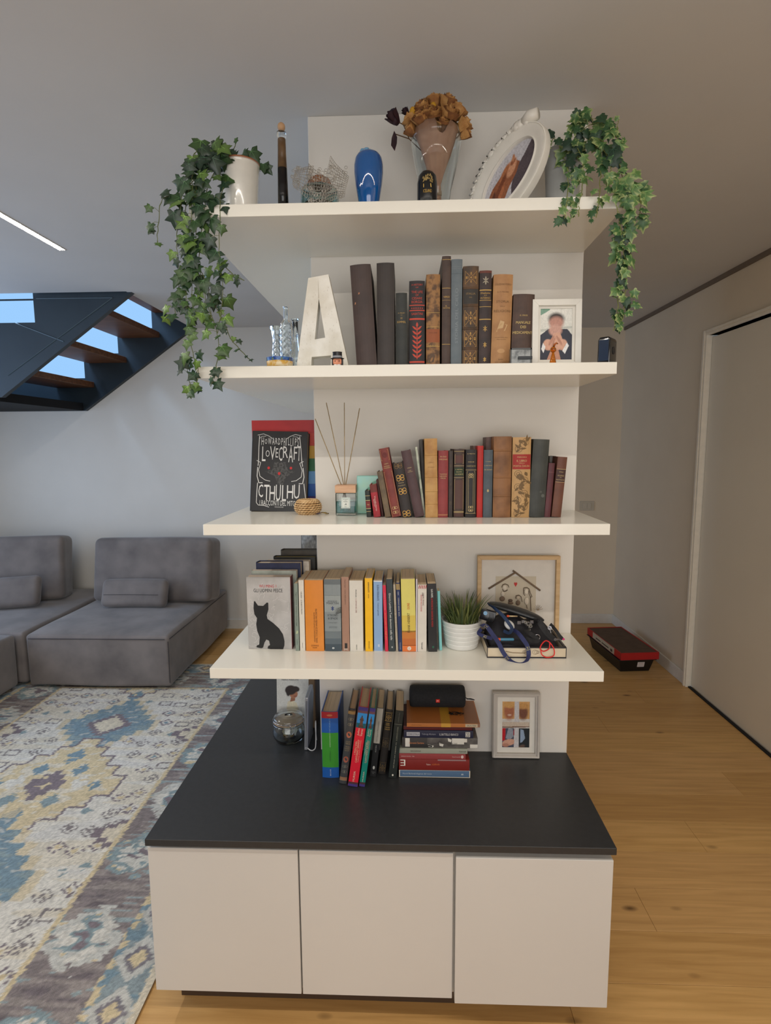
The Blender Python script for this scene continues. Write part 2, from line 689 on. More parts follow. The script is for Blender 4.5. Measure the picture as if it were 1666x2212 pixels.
# thin fold lines welded on the near plate
k = M()
for (x0, z0), (x1, z1) in (((-2.52, 2.405), (-2.21, 2.285)), ((-2.37, 2.555), (-1.87, 2.553)), ((-1.87, 2.553), (-2.60, 2.075))):
    a = Vector((x0 - xs0, 1.831 - 2.4, z0))
    b = Vector((x1 - xs0, 1.831 - 2.4, z1))
    k.tube([a, b], .004, 4)
k.obj('weld_seam', mat((58, 76, 86), 0.5), st)
for i in range(-2, 3):
    x0 = -2.36 - .29 * i
    z = 2.503 - .2 * i
    k = M().box(x0 - xs0, x0 + .328 - xs0, 1.872 - 2.4, YB - .047 - 2.4, z, z + .045)
    k.obj('tread', TREAD, st, bevel=.002, seg=1)
# landing
k = M().box(-3.9 - xs0, -2.72 - xs0, 1.872 - 2.4, YB - .047 - 2.4, 1.913, 1.975)
k.obj('landing', mat((10, 13, 18), .9, bump=0), st)
# ================================================================= cabinet, worktop, shelves
DOORW = mat((208, 205, 200), 0.45, scale=2, c2=(205, 202, 197), bump=0.02, name='matt_white_front')
cb = thing('base_cabinet', 'low off-white cabinet with three handleless doors under the black worktop', 'cabinet', (0, 0, 0))
k = M()
k.box(-.690, PL, -.418, WING, .10, .544)
k.box(PL, .538, -.418, -.003, .10, .544)
k.obj('body', mat((225, 220, 210), .5), cb)
k = M()
k.box(-.66, PL, -.36, WING - .03, 0, .10)
k.box(PL, .50, -.36, -.02, 0, .10)
k.obj('plinth', mat((70, 52, 36), .7), cb)
for x0, x1, dy, dz in ((-.695, -.2885, 0, 0), (-.2845, .125, 0, 0), (.131, .539, -.010, -.004)):
    k = M().box(x0, x1, -.438 + dy, -.420, .101 + dz, .532 + dz)
    k.obj('door', DOORW, cb, bevel=.0012, seg=1)
k = M()
k.prism([(-.6949, -.4511), (.5445, -.4511), (.5445, -.002), (PL - .002, -.002), (PL - .002, WING + .02), (-.6949, WING + .02)], 2, .5455, ZW)
wt = k.obj('worktop', mat((46, 47, 49), .38, c2=(42, 43, 45), scale=60, bump=.05, name='black_laminate'), bevel=.001, seg=1)
tag(wt, 'matt black L-shaped worktop lying on the low white cabinet', 'worktop')
for z, lb in ((Z1, 'topmost thick white shelf wrapped round the wall end, carrying both ivy pots'),
              (Z2, 'second white shelf from the top, carrying the white letter and tall old books'),
              (Z3, 'third white shelf from the top, carrying the reed diffuser and leather books'),
              (Z4, 'lowest white shelf, carrying the paperbacks and the grass pot')):
    k = M()
    k.prism([(SL, SY), (SR, SY), (SR, -.001), (PL - .001, -.001), (PL - .001, WING), (SL, WING)], 2, z - TH, z)
    o = k.obj('shelf', SHELFW, bevel=.0008, seg=1)
    tag(o, lb, 'shelf')


# ================================================================= books
def curve_strip(k, w, b, x0, x1, z0, z1, off, th=0, n=8):
    """a piece of spine surface between x0..x1, z0..z1, standing off the curved spine"""
    vs, fs = [], []
    for i in range(n + 1):
        x = x0 + (x1 - x0) * i / n
        y = -b * (1 - min(1, (2 * x / w) ** 2)) - off
        vs += [(x, y, z0), (x, y, z1)]
    for i in range(n):
        fs.append((2 * i, 2 * i + 2, 2 * i + 3, 2 * i + 1))
    k.add(vs, fs)


def line_quad(x0, z0, x1, z1, t):
    dx, dz = x1 - x0, z1 - z0
    l = math.hypot(dx, dz) or 1
    nx, nz = -dz / l * t / 2, dx / l * t / 2
    return [(x0 + nx, z0 + nz), (x0 - nx, z0 - nz), (x1 - nx, z1 - nz), (x1 + nx, z1 + nz)]


def ornament(kind, cx, cz, w, h, t=None):
    """list of small polygons"""
    t = t or min(w, h) * .07
    Q = []

    def ln(*p):
        Q.append(line_quad(*p, t))

    def ring(x, z, r, rz=None, n=10, tt=None):
        rz = rz or r
        for i in range(n):
            a, b = 2 * PI * i / n, 2 * PI * (i + 1) / n
            Q.append(line_quad(x + r * math.cos(a), z + rz * math.sin(a), x + r * math.cos(b), z + rz * math.sin(b), tt or t))

    def leaf(x, z, a, l, ww):
        c, s = math.cos(a), math.sin(a)
        P = [(0, 0), (l * .35, ww), (l * .7, ww * .8), (l, 0), (l * .7, -ww * .8), (l * .35, -ww)]
        Q.append([(x + p * c - q * s, z + p * s + q * c) for p, q in P])
    a, b = w / 2, h / 2
    if kind in ('frame', 'square'):
        ln(cx - a, cz - b, cx + a, cz - b)
        ln(cx - a, cz + b, cx + a, cz + b)
        ln(cx - a, cz - b, cx - a, cz + b)
        ln(cx + a, cz - b, cx + a, cz + b)
    if kind == 'square':
        ring(cx, cz, a * .42, b * .42)
        for sx in (-1, 1):
            for sz in (-1, 1):
                ln(cx + sx * a * .35, cz + sz * b * .35, cx + sx * a * .85, cz + sz * b * .85)
                leaf(cx + sx * a * .55, cz + sz * b * .1, 0 if sx > 0 else PI, a * .4, a * .12)
            leaf(cx, cz + sx * b * .45, sx * PI / 2, b * .45, a * .13)
        Q.append([(cx - a * .2, cz), (cx, cz - b * .2), (cx + a * .2, cz), (cx, cz + b * .2)])
    if kind == 'diamond':
        for sx in (-1, 1):
            leaf(cx, cz, PI / 2 + sx * .9, b * .9, a * .16)
            leaf(cx, cz, -PI / 2 + sx * .9, b * .9, a * .16)
        leaf(cx, cz, PI / 2, b, a * .25)
        leaf(cx, cz, -PI / 2, b, a * .25)
    if kind == 'branch':
        ln(cx, cz - b, cx, cz + b * .75)
        leaf(cx, cz + b * .72, PI / 2, b * .28, a * .2)
        n = 7
        for i in range(n):
            z = cz - b + (i + .3) * 2 * b * .87 / n
            for sx in (-1, 1):
                leaf(cx, z, PI / 2 - sx * .85, a * 1.15, a * .17)
    if kind == 'scroll':
        n = max(2, int(round(h / w)))
        for i in range(n):
            z = cz - b + (i + .5) * h / n
            ring(cx - a * .45, z, a * .38, n=8)
            ring(cx + a * .45, z, a * .38, n=8)
            leaf(cx, z - h / n * .4, PI / 2, h / n * .8, a * .14)
    if kind == 'dots':
        n = 6
        for i in range(n):
            x = cx - a + (i + .5) * w / n
            Q.append([(x - w / n * .3, cz - b), (x + w / n * .3, cz - b), (x, cz + b)])
    if kind == 'disc':
        Q.append([(cx + a * math.cos(2 * PI * i / 16), cz + b * math.sin(2 * PI * i / 16)) for i in range(16)])
    if kind == 'hatch':
        n = 5
        for i in range(n):
            x = cx - a + (i + .3) * w / n
            Q.append([(x, cz - b), (x + w / n * .45, cz - b), (x + w / n * .9, cz + b), (x + w / n * .45, cz + b)])
    if kind == 'floral':
        rr = random.Random(3)
        n = int(h / w * 2.2) + 1
        for i in range(n):
            z = cz - b + (i + .5) * h / n
            x = cx + (a * .4 if i % 2 else -a * .4)
            ring(x, z, a * .42, n=9)
            ring(x, z, a * .2, n=7)
            for q in range(4):
                leaf(x + a * .1, z, rr.uniform(0, 6.3), a * rr.uniform(.6, .9), a * .12)
            leaf(cx - (x - cx), z + h / n * .3, rr.uniform(0, 6.3), a * .6, a * .2)
    if kind == 'blot':
        Q.append([(cx - a, cz - b), (cx + a * .6, cz - b * .8), (cx + a, cz + b * .7), (cx - a * .2, cz + b)])
    return Q


PAGEC = (216, 194, 162)


def book(label, w, h, d, col, loc, tilt=0.0, yaw=0.0, lie=False, hard=False, bulge=None, mk='leather', c2=None, rough=.55,
         deco=(), pages=PAGEC, raised=(), boards=None, name=None, group=None, bump=.12, scale=30, extra_rot=None, mobj=None, lean=0.0):
    """spine towards -y, origin at the middle of the spine's foot; deco entries are in fractions of the spine"""
    rot = Euler((lean, tilt, yaw), 'XYZ')
    if lie:
        rot = Euler((0, PI / 2, yaw), 'XYZ')       # lies on its side, head of the book to the right
    if extra_rot:
        rot = extra_rot
    t = thing(name or ('hardback_book' if hard else 'paperback_book'), label, 'book', loc, rot, group)
    b = bulge if bulge is not None else (w * .10 if hard else w * .03)
    th = .0028 if hard else .0010
    th = min(th, w * .2)
    n = 8
    outer = [(-w / 2 + w * i / n, -b * (1 - (2 * i / n - 1) ** 2)) for i in range(n + 1)]
    inner = [((x * (w - 2 * th) / w), y + th * 1.05) for x, y in outer]
    prof = [(-w / 2, d)] + outer + [(w / 2, d), (w / 2 - th, d)] + inner[::-1] + [(-w / 2 + th, d)]
    cm = mobj or mat(col, rough, mk, c2=c2 or tuple(min(255, int(x * 1.18 + 6)) for x in col), scale=scale, bump=bump)
    k = M()
    N_ = len(prof)
    vs = [(x, y, 0) for x, y in prof] + [(x, y, h) for x, y in prof]
    k.add(vs, [(i, (i + 1) % N_, N_ + (i + 1) % N_, N_ + i) for i in range(N_)])
    # end faces as quads between outer and inner profile
    O_ = [0] + list(range(1, n + 2)) + [n + 2]
    I_ = [N_ - 1] + list(range(N_ - 2, N_ - 3 - n, -1)) + [n + 3]
    for zoff in (0, N_):
        for i in range(len(O_) - 1):
            k.add([vs[O_[i] + zoff], vs[O_[i + 1] + zoff], vs[I_[i + 1] + zoff], vs[I_[i] + zoff]], [(0, 1, 2, 3)])
    k.obj('cover', cm, t)
    hh = .0035 if hard else .0004
    k = M()
    pi = [(x * .985, y + .0006) for x, y in inner]
    fe = .004 if hard else .0006
    poly = [(-w / 2 + th, d - fe)] + pi + [(w / 2 - th, d - fe)]
    k.prism([(p[0], p[1]) for p in poly], 2, hh, h - hh)
    k.obj('page_block', mat(pages, .8, 'pages', c2=tuple(int(x * .88) for x in pages), scale=8, bump=.25), t)
    acc = {}

    def A(nm, c):
        key = (nm, c)
        if key not in acc:
            acc[key] = M()
        return acc[key]
    E_ = .00035
    for e in deco:
        if e[0] == 'band':
            curve_strip(A('spine_band', e[3]), w, b, -w / 2 * .985, w / 2 * .985, e[1] * h, e[2] * h, E_ * (e[4] if len(e) > 4 else 1))
        elif e[0] == 'patch':
            curve_strip(A('spine_label', e[5]), w, b, e[1] * w / 2, e[2] * w / 2, e[3] * h, e[4] * h, E_ * (e[6] if len(e) > 6 else 1.3))
        elif e[0] == 'text':
            # text, string, zc, length frac, height, colour, orient, xc
            _, s, zc, ln_, ht, c, ori = e[:7]
            xc = e[7] if len(e) > 7 else 0
            if ori == 'h':
                q, fs = text2d(s, xc * w / 2, zc * h, ln_ * w, ht * h, 'h')
            else:
                q, fs = text2d(s, xc * w / 2, zc * h, ln_ * h, ht * w, ori)
            k = A('lettering', c)
            k.add([(p[0], -b * (1 - min(1, (2 * p[0] / w) ** 2)) - E_ * 2.2, p[1]) for p in q], fs)
        elif e[0] == 'orn':
            # orn, kind, xc, zc, wfrac, hfrac, colour
            _, kd, xc, zc, wf, hf, c = e[:7]
            k = A('ornament', c)
            for P in ornament(kd, xc * w / 2, zc * h, wf * w, hf * h, e[7] * w if len(e) > 7 else None):
                k.add([(p[0], -b * (1 - min(1, (2 * p[0] / w) ** 2)) - E_ * 1.9, p[1]) for p in P], [tuple(range(len(P)))])
    for (nm, c), k in acc.items():
        if k.v:
            o = k.obj(nm, c if isinstance(c, bpy.types.Material) else mat(c, .6, bump=0), t, fix=False)
    if raised:
        for z in raised:
            k = M()
            zz = z * h
            vs, fs = [], []
            for i in range(n + 1):
                x = -w / 2 + w * i / n
                y = -b * (1 - (2 * i / n - 1) ** 2)
                vs += [(x, y + .001, zz - .0035), (x, y - .0016, zz - .0018), (x, y - .0016, zz + .0018), (x, y + .001, zz + .0035)]
            for i in range(n):
                for q in range(3):
                    fs.append((4 * i + q, 4 * i + 4 + q, 4 * i + 5 + q, 4 * i + 1 + q))
            k.add(vs, fs)
            k.obj('raised_band', cm, t, smooth=True)
    return t


def pbook(label, TL, TR, BL, BR, zs, d, col, Y=None, gap=.0006, **kw):
    """place a standing book from the corners of its spine in the photograph"""
    if Y is None:
        a, b_ = onZ(BL[0], BL[1], zs), onZ(BR[0], BR[1], zs)
        Y = (a.y + b_.y) / 2
    bl, br = onY(*BL, Y), onY(*BR, Y)
    tl, tr = onY(*TL, Y), onY(*TR, Y)
    bc, tc = (bl + br) / 2, (tl + tr) / 2
    dx, dz = tc.x - bc.x, tc.z - zs
    tilt = math.atan2(dx, dz)
    if abs(tilt) < .014:
        tilt = 0
    w = ((br.x - bl.x) + (tr.x - tl.x)) / 2 * math.cos(tilt) - gap
    h = math.hypot(dx if tilt else 0, dz) - w / 2 * abs(math.sin(tilt))
    z = zs + w / 2 * abs(math.sin(tilt)) + .0004
    b = kw.get('bulge')
    return book(label, max(w, .003), h, d, col, (bc.x if tilt else (bc.x + tc.x) / 2, Y, z), tilt=tilt, **kw)
def zz(ox, oy, s):
    return lambda *p: [(ox + p[i] / s, oy + p[i + 1] / s) for i in range(0, len(p), 2)]


GB = (196, 158, 84)     # tooled gold
# ----------------------------------------------------------------- second shelf: tall old books
A = zz(540, 540, 3.967)
B = zz(860, 540, 3.332)
G2 = 'old books on the second shelf'
YS2 = -.20


def b2(label, q, d, col, **kw):
    kw.setdefault('group', G2)
    return pbook(label, *q, Z2, d, col, Y=YS2, hard=kw.pop('hard', True), **kw)


b2('very large dark brown book leaning left against the white letter', A(855, 132, 1035, 125, 918, 965, 1092, 962), .16, (66, 50, 46), c2=(48, 36, 34), scale=12,
   deco=[('orn', 'blot', -.30, .73, .09, .02, (176, 120, 84)), ('orn', 'blot', -.72, .64, .07, .022, (186, 130, 92))])
b2('tall plain near-black book beside the very large brown one', A(1077, 116, 1237, 112, 1100, 962, 1242, 960), .16, (52, 44, 41), c2=(38, 33, 31), scale=12)
b2('short dark green book with a small gilt title in the middle of its spine', A(1247, 370, 1348, 370, 1254, 962, 1350, 962), .12, (36, 40, 38), c2=(48, 50, 46),
   deco=[('text', 'A. MAURY', .74, .62, .013, GB, 'h'), ('band', .715, .718, (36, 40, 38)), ('orn', 'disc', 0, .715, .2, .003, GB), ('text', 'LE', .675, .16, .02, GB, 'h'), ('text', 'SOMMEIL', .625, .78, .026, GB, 'h')])
RED = (196, 70, 50)
b2('black book with bold red lettering and a red leafy branch down its spine', B(79, 226, 195, 224, 82, 803, 192, 803), .14, (30, 28, 32), c2=(38, 35, 38),
   deco=[('text', 'A HISTORY', .955, .72, .02, RED, 'h'), ('text', 'OF', .925, .18, .014, RED, 'h'), ('text', 'THE LIFE', .875, .72, .026, RED, 'h'), ('text', 'OF', .84, .2, .02, RED, 'h'), ('text', 'CESARE', .805, .66, .026, RED, 'h'), ('text', 'BORGIA', .765, .7, .028, RED, 'h'),
         ('band', .723, .734, RED), ('orn', 'dots', 0, .698, .8, .02, RED), ('band', .665, .676, RED), ('text', 'SABATINI', .632, .72, .026, RED, 'h'), ('band', .565, .585, RED),
         ('orn', 'branch', 0, .33, .72, .42, RED, .05), ('band', .08, .1, RED), ('text', 'HOUGHTON', .055, .75, .02, RED, 'h'), ('text', 'MIFFLIN CO', .022, .75, .02, RED, 'h')])
b2('scuffed tan and brown marbled leather book with a rust-red label', B(200, 180, 303, 176, 205, 803, 302, 803), .15, (150, 108, 62), c2=(84, 58, 36), mk='worn', scale=55,
   deco=[('patch', -.99, .99, .29, .43, (150, 82, 44)), ('text', 'VOLUME', .39, .6, .012, (90, 50, 26), 'h'), ('band', .45, .455, GB), ('band', .245, .25, GB), ('orn', 'dots', 0, .26, .7, .012, GB), ('orn', 'blot', -.2, .12, .5, .1, (88, 66, 48)), ('band', .02, .028, GB), ('band', .60, .604, GB)])
b2('tallest thin dark brown book with fine gold lines and a small title', B(320, 46, 385, 46, 312, 803, 374, 803), .17, (72, 54, 46), c2=(58, 42, 36),
   deco=[('band', .968, .972, GB), ('band', .72, .724, GB), ('text', 'VERDI', .645, .7, .016, GB, 'h'), ('band', .615, .617, GB), ('text', 'IL', .565, .2, .012, GB, 'h'), ('text', 'TROVATORE', .548, .82, .012, GB, 'h'), ('band', .475, .477, (50, 38, 32)), ('band', .225, .229, GB), ('band', .004, .008, GB)])
b2('slate blue cloth book with its title running up the spine', B(387, 70, 463, 68, 376, 803, 460, 803), .16, (92, 104, 112), c2=(104, 114, 120), mk='plain', scale=40,
   deco=[('text', 'STORIA DEL CIELO', .49, .50, .26, (134, 144, 148), 'u'), ('band', .915, .918, (118, 128, 132)), ('band', .87, .873, (74, 86, 94)), ('band', .93, .933, (118, 128, 132))])
TL_ = (92, 66, 42)
b2('brown tooled leather book with square gilt panels between raised bands', B(469, 120, 582, 118, 462, 803, 575, 803), .16, TL_, c2=(60, 46, 34), mk='worn',
   deco=[('orn', 'square', 0, .89, .74, .12, (170, 130, 70), .025), ('text', 'ITALIA', .735, .6, .018, (150, 120, 70), 'h'), ('text', 'DEL', .70, .2, .01, (150, 120, 70), 'h'), ('orn', 'square', 0, .50, .76, .15, (180, 138, 74), .025), ('orn', 'square', 0, .30, .76, .15, (188, 144, 76), .025), ('orn', 'square', 0, .105, .76, .15, (180, 138, 74), .025),
         ('band', .0, .015, (60, 44, 30)), ('patch', -.95, .95, .64, .78, (48, 44, 40))], raised=(.79, .62, .40, .205))
b2('dark purple-brown book with gilt fleurons and a frayed red head', B(588, 152, 680, 150, 578, 803, 662, 803), .15, (56, 40, 38), c2=(40, 30, 30), mk='worn',
   deco=[('band', .975, 1.0, (104, 52, 40)), ('orn', 'diamond', 0, .90, .55, .09, (160, 150, 130)), ('band', .80, .81, GB), ('text', 'Elisabetta', .775, .78, .018, GB, 'h'), ('text', 'DI', .752, .2, .01, GB, 'h'), ('text', 'INTERNO', .725, .8, .02, GB, 'h'), ('band', .70, .705, GB), ('band', .635, .64, GB), ('band', .505, .515, GB),
         ('orn', 'diamond', 0, .415, .34, .065, GB), ('orn', 'diamond', 0, .25, .34, .06, GB), ('orn', 'diamond', 0, .10, .4, .05, GB), ('patch', -.62, .62, .005, .055, (178, 118, 76))])
BR_ = (120, 86, 50)
b2('wide tan cloth book with faded brown title and a small engraved figure', B(686, 180, 832, 178, 668, 803, 802, 803), .15, (178, 132, 84), c2=(164, 118, 74), mk='worn', scale=20,
   deco=[('text', 'COLLEZIONE STORICA', .895, .86, .018, BR_, 'h'), ('text', 'G. F. MOORE', .815, .6, .014, BR_, 'h'), ('text', 'STORIA', .715, .66, .024, BR_, 'h'), ('text', 'DELLE', .665, .24, .01, BR_, 'h'), ('text', 'RELIGIONI', .615, .86, .026, BR_, 'h'), ('orn', 'blot', 0, .44, .6, .09, (198, 160, 112)), ('orn', 'blot', -.1, .47, .36, .09, (205, 170, 124)), ('text', 'VOLUME PRIMO DELLA', .335, .7, .008, BR_, 'h'), ('text', 'SERIE ITALIANA', .315, .5, .008, BR_, 'h'), ('orn', 'disc', 0, .19, .4, .05, (196, 152, 104)), ('text', 'BARI', .10, .24, .012, BR_, 'h'), ('text', 'GIUS. LATERZA', .07, .6, .009, BR_, 'h')])
b2('thick short brown book with a gold three-line title', B(829, 320, 988, 322, 812, 803, 960, 803), .14, (80, 58, 48), c2=(64, 46, 38),
   deco=[('text', 'G. OROSI', .715, .36, .02, (214, 184, 112), 'h'), ('text', 'MANUALE', .62, .68, .036, (220, 192, 120), 'h'), ('text', 'DEI', .56, .26, .034, (220, 192, 120), 'h'), ('text', 'MEDICAMENTI', .485, .94, .036, (220, 192, 120), 'h')])

# the white photo frame on the second shelf
def photo_frame(label, Y, BLp, BRp, topv, zs, rail, depth, col, img, aspect_open, inner, lean=0.05, seg=None, profile=False):
    bl, br = onY(*BLp, Y), onY(*BRp, Y)
    w = br.x - bl.x
    h = onY((BLp[0] + BRp[0]) / 2, topv, Y).z - zs
    t = thing('photo_frame', label, 'picture frame', ((bl.x + br.x) / 2, Y, zs + .0005), (-lean, 0, 0))
    fm = mat(col, .4, bump=0)
    for nm, x0, x1, z0, z1, q in (('rail', -w / 2, w / 2, h - rail, h, 1), ('rail', -w / 2, w / 2, 0, rail, 3), ('stile', -w / 2, -w / 2 + rail, 0, h, 0), ('stile', w / 2 - rail, w / 2, 0, h, 2)):
        k = M()
        if nm == 'rail':
            o_, i_ = (z1, z0) if q == 1 else (z0, z1)
            k.prism([(x0, o_), (x1, o_), (x1 - rail, i_), (x0 + rail, i_)] if q == 3 else [(x1, o_), (x0, o_), (x0 + rail, i_), (x1 - rail, i_)], 1, 0, depth)
            if profile:
                k.prism([(x0 + .002, o_ + (.002 if q == 3 else -.002)), (x1 - .002, o_ + (.002 if q == 3 else -.002)), (x1 - rail * .55, o_ + (rail * .55 if q == 3 else -rail * .55)), (x0 + rail * .55, o_ + (rail * .55 if q == 3 else -rail * .55))], 1, -.005, 0)
        else:
            if q == 0:
                k.prism([(x0, 0), (x1, rail), (x1, h - rail), (x0, h)], 1, 0, depth)
            else:
                k.prism([(x1, 0), (x1, h), (x0, h - rail), (x0, rail)], 1, 0, depth)
            if profile:
                s = 1 if q == 0 else -1
                xx = x0 if q == 0 else x1
                k.prism([(xx + s * .002, .002), (xx + s * rail * .55, rail * .55), (xx + s * rail * .55, h - rail * .55), (xx + s * .002, h - .002)], 1, -.005, 0)
        k.obj(nm, fm, t, bevel=.0006, seg=1)
    k = M().box(-w / 2 + rail * .8, w / 2 - rail * .8, depth - .004, depth - .001, rail * .8, h - rail * .8)
    k.obj('backing', mat((150, 130, 100), .8), t)
    mo = inner
    iw, ih = w - 2 * rail, h - 2 * rail
    k = M()
    y0, y1 = depth * .45, depth * .45 + .0015
    k.box(-iw / 2, iw / 2, y0, y1, h - rail - mo * ih, h - rail)
    k.box(-iw / 2, iw / 2, y0, y1, rail, rail + mo * ih)
    k.box(-iw / 2, -iw / 2 + mo * ih, y0, y1, rail + mo * ih, h - rail - mo * ih)
    k.box(iw / 2 - mo * ih, iw / 2, y0, y1, rail + mo * ih, h - rail - mo * ih)
    k.obj('mount', mat((232, 228, 218), .7), t)
    pw, ph = iw - 2 * mo * ih, ih - 2 * mo * ih
    plate('photograph', img, pw + .002, ph + .002, t, (0, y1 + .0005, rail + mo * ih - .001))
    return t, w, h


SK1, SK2 = (214, 164, 140), (188, 134, 112)
img = raster(90, 130, .7, (226, 224, 214), [
    ('g', (214, 216, 206), (232, 230, 222)), ('p', [(0, .86), (.3, .97), (.3, 1), (0, 1)], (120, 160, 140)), ('p', [(0, .55), (1, .62), (1, .66), (0, .6)], (196, 198, 190)),
    ('p', [(0, 0), (0, .48), (.25, .60), (.42, .62), (.5, .4), (.6, .6), (.85, .60), (1, .48), (1, 0)], (40, 44, 62)),
    ('e', .50, .80, .24, .115, 0, (52, 40, 38), .5), ('e', .50, .72, .22, .12, 0, (190, 138, 122), .5), ('e', .48, .58, .20, .11, 0, (206, 158, 142), .4),
    ('p', [(.3, .3), (.42, .52), (.62, .54), (.74, .34), (.6, .2), (.4, .2)], SK1),
    ('e', .26, .30, .15, .11, 40, SK1, .2), ('e', .70, .30, .14, .11, -40, SK1, .2), ('e', .36, .38, .16, .028, 60, SK2, .3), ('e', .60, .38, .16, .026, -55, SK2, .3), ('e', .42, .34, .15, .02, 70, SK2, .3),
    ('p', [(.05, .22), (.10, .34), (.18, .26), (.12, .14)], (236, 236, 236)), ('p', [(.78, .12), (.90, .28), (.84, .34), (.70, .18)], (236, 236, 236)),
    ('p', [(.22, 0), (.32, .16), (.46, .22), (.58, .2), (.66, 0)], (196, 142, 116))], .05, 3)
photo_frame('plain white frame with a photo of a person in a dark suit', -.215, (1150, 779), (1256, 779), 644, Z2, .0165, .018, (236, 233, 224), img, 0, .045)

# little pewter block in front of the thick brown book
c = onY(1126, 779, -.265)
t = thing('metal_box', 'small pewter-coloured metal block with a bar across, in front of the thick brown book', 'ornament', (c.x, -.262, Z2 + .0004))
PW_ = mat((140, 142, 140), .35, 'worn', metal=.8, c2=(100, 102, 102), scale=60)
w = (onY(1149, 745, -.262) - onY(1103, 745, -.262)).x
k = M().box(-w / 2, w / 2, 0, .02, 0, .046)
k.obj('block', PW_, t, bevel=.0015)
k = M()
for q in ((-w / 2, w / 2, .042, .046), (-w / 2, w / 2, 0, .003), (-w / 2, -w / 2 + .003, 0, .046), (w / 2 - .003, w / 2, 0, .046)):
    k.box(q[0], q[1], -.0015, 0, q[2], q[3])
k.obj('rim', mat((84, 86, 86), .4, metal=.8, bump=0), t)
k = M().box(-.008, w / 2 + .001, -.006, -.0015, .016, .024)
k.obj('bar', mat((60, 62, 64), .35, metal=.8, bump=0), t, bevel=.001)

# amber figurine
c = onY(1194, 779, -.285)
t = thing('glass_figurine', 'tiny amber glass figurine in front of the white photo frame', 'ornament', (c.x, -.288, Z2 + .0004))
AMB = mat((210, 120, 20), .05, 'glass', name='amber_glass')
k = M().lathe([(.0085, 0), (.0088, .003), (.0055, .018), (.0035, .026), (.003, .028)], 12)
k.obj('body', AMB, t, smooth=True)
k = M().ball((0, 0, .036), .0082, 10)
k.obj('head', AMB, t, smooth=True)
k = M().tube([(.001, 0, .043), (.003, 0, .050), (.008, 0, .053), (.012, 0, .051)], [.003, .003, .0028, .0015], 6)
k.obj('crest', AMB, t, smooth=True)

# black camera / speaker puck at the shelf end
c = onY(1313, 778, -.262)
t = thing('wireless_camera', 'small glossy black rounded device at the right end of the second shelf', 'camera', (c.x, -.255, Z2 + .0004), (0, 0, R(-38)))
GB_ = mat((10, 12, 16), .08, bump=0, coat=.5)
k = M()
k.prism([(-.0165 + .001, 0), (.0165 - .001, 0), (.0165, .006), (.0165, .062), (.012, .070), (-.012, .070), (-.0165, .062), (-.0165, .006)], 1, -.026, .026)
k.obj('case', GB_, t, smooth=True, bevel=.004, seg=3)
k = M().box(-.0125, .0125, -.0272, -.0262, .008, .062)
k.obj('glossy_front', mat((40, 56, 80), .05, bump=0, coat=1), t, bevel=.0004, seg=1)
k = M().tube([(.0158, 0, .036), (.0178, 0, .036)], .010, 14)
k.obj('round_grille', mat((30, 30, 32), .5, bump=0), t)

# white wooden letter A
YA = -.235
P4 = A(395, 975, 503, 240, 640, 210, 700, 215, 900, 975)
t = thing('wooden_letter', 'distressed white wooden letter A standing between glass bottles and books', 'ornament', (0, YA, Z2 + .0004))
ap = lambda x, y: (lambda q: (q.x, q.z - Z2))(onY(*A(x, y)[0], YA))
DIST = mat((236, 234, 226), .7, 'worn', c2=(222, 218, 206), scale=14, bump=.5, name='distressed_white_wood')
k = M()
zs0 = 0
outl = [ap(395, 975), ap(500, 242), ap(672, 210), ap(850, 975)]
L0, T0, T1, R0 = outl
L0 = (L0[0], 0)
R0 = (R0[0], 0)
lerp = lambda a, b, f: (a[0] + (b[0] - a[0]) * f, a[1] + (b[1] - a[1]) * f)
li, ri = ap(522, 970), ap(690, 965)
li, ri = (li[0], 0), (ri[0], 0)
cl, cr = ap(530, 918), ap(695, 905)
hl, hr, ht = ap(555, 768), ap(645, 752), ap(590, 415)
dp = .038
# built from convex pieces: left leg, right leg, crossbar, top
for P in ([L0, li, cl, hl, ht, T0], [ri, R0, T1, ht, hr, cr], [cl, cr, hr, hl], [T0, ht, T1]):
    k.prism(P, 1, 0, dp)
o = k.obj('letter_body', DIST, t)
k = M()
lr = random.Random(2)
for i in range(70):
    f = lr.random()
    side = lr.random() < .5
    a_, b_ = (lerp(L0, T0, f), lerp(li, ht, f)) if side else (lerp(ri, ht, f), lerp(R0, T1, f))
    p = lerp(a_, b_, lr.uniform(.08, .92))
    l = lr.uniform(.001, .006)
    if p[1] + l < ap(600, 240)[1]:
        k.add([(p[0], -.0004, p[1]), (p[0] + .0005, -.0004, p[1]), (p[0] + .0004, -.0004, p[1] + l)], [(0, 1, 2)])
k.obj('bare_wood_scratches', mat((150, 130, 104), .8), t, fix=False)
k = M()
k.add([(ht[0] - .0005, -.0004, ht[1]), (ht[0] + .0005, -.0004, ht[1]), (lerp(T0, T1, .48)[0], -.0004, lerp(T0, T1, .48)[1] - .001)], [(0, 1, 2)])
k.obj('joint_line', mat((140, 124, 100), .8), t, fix=False)

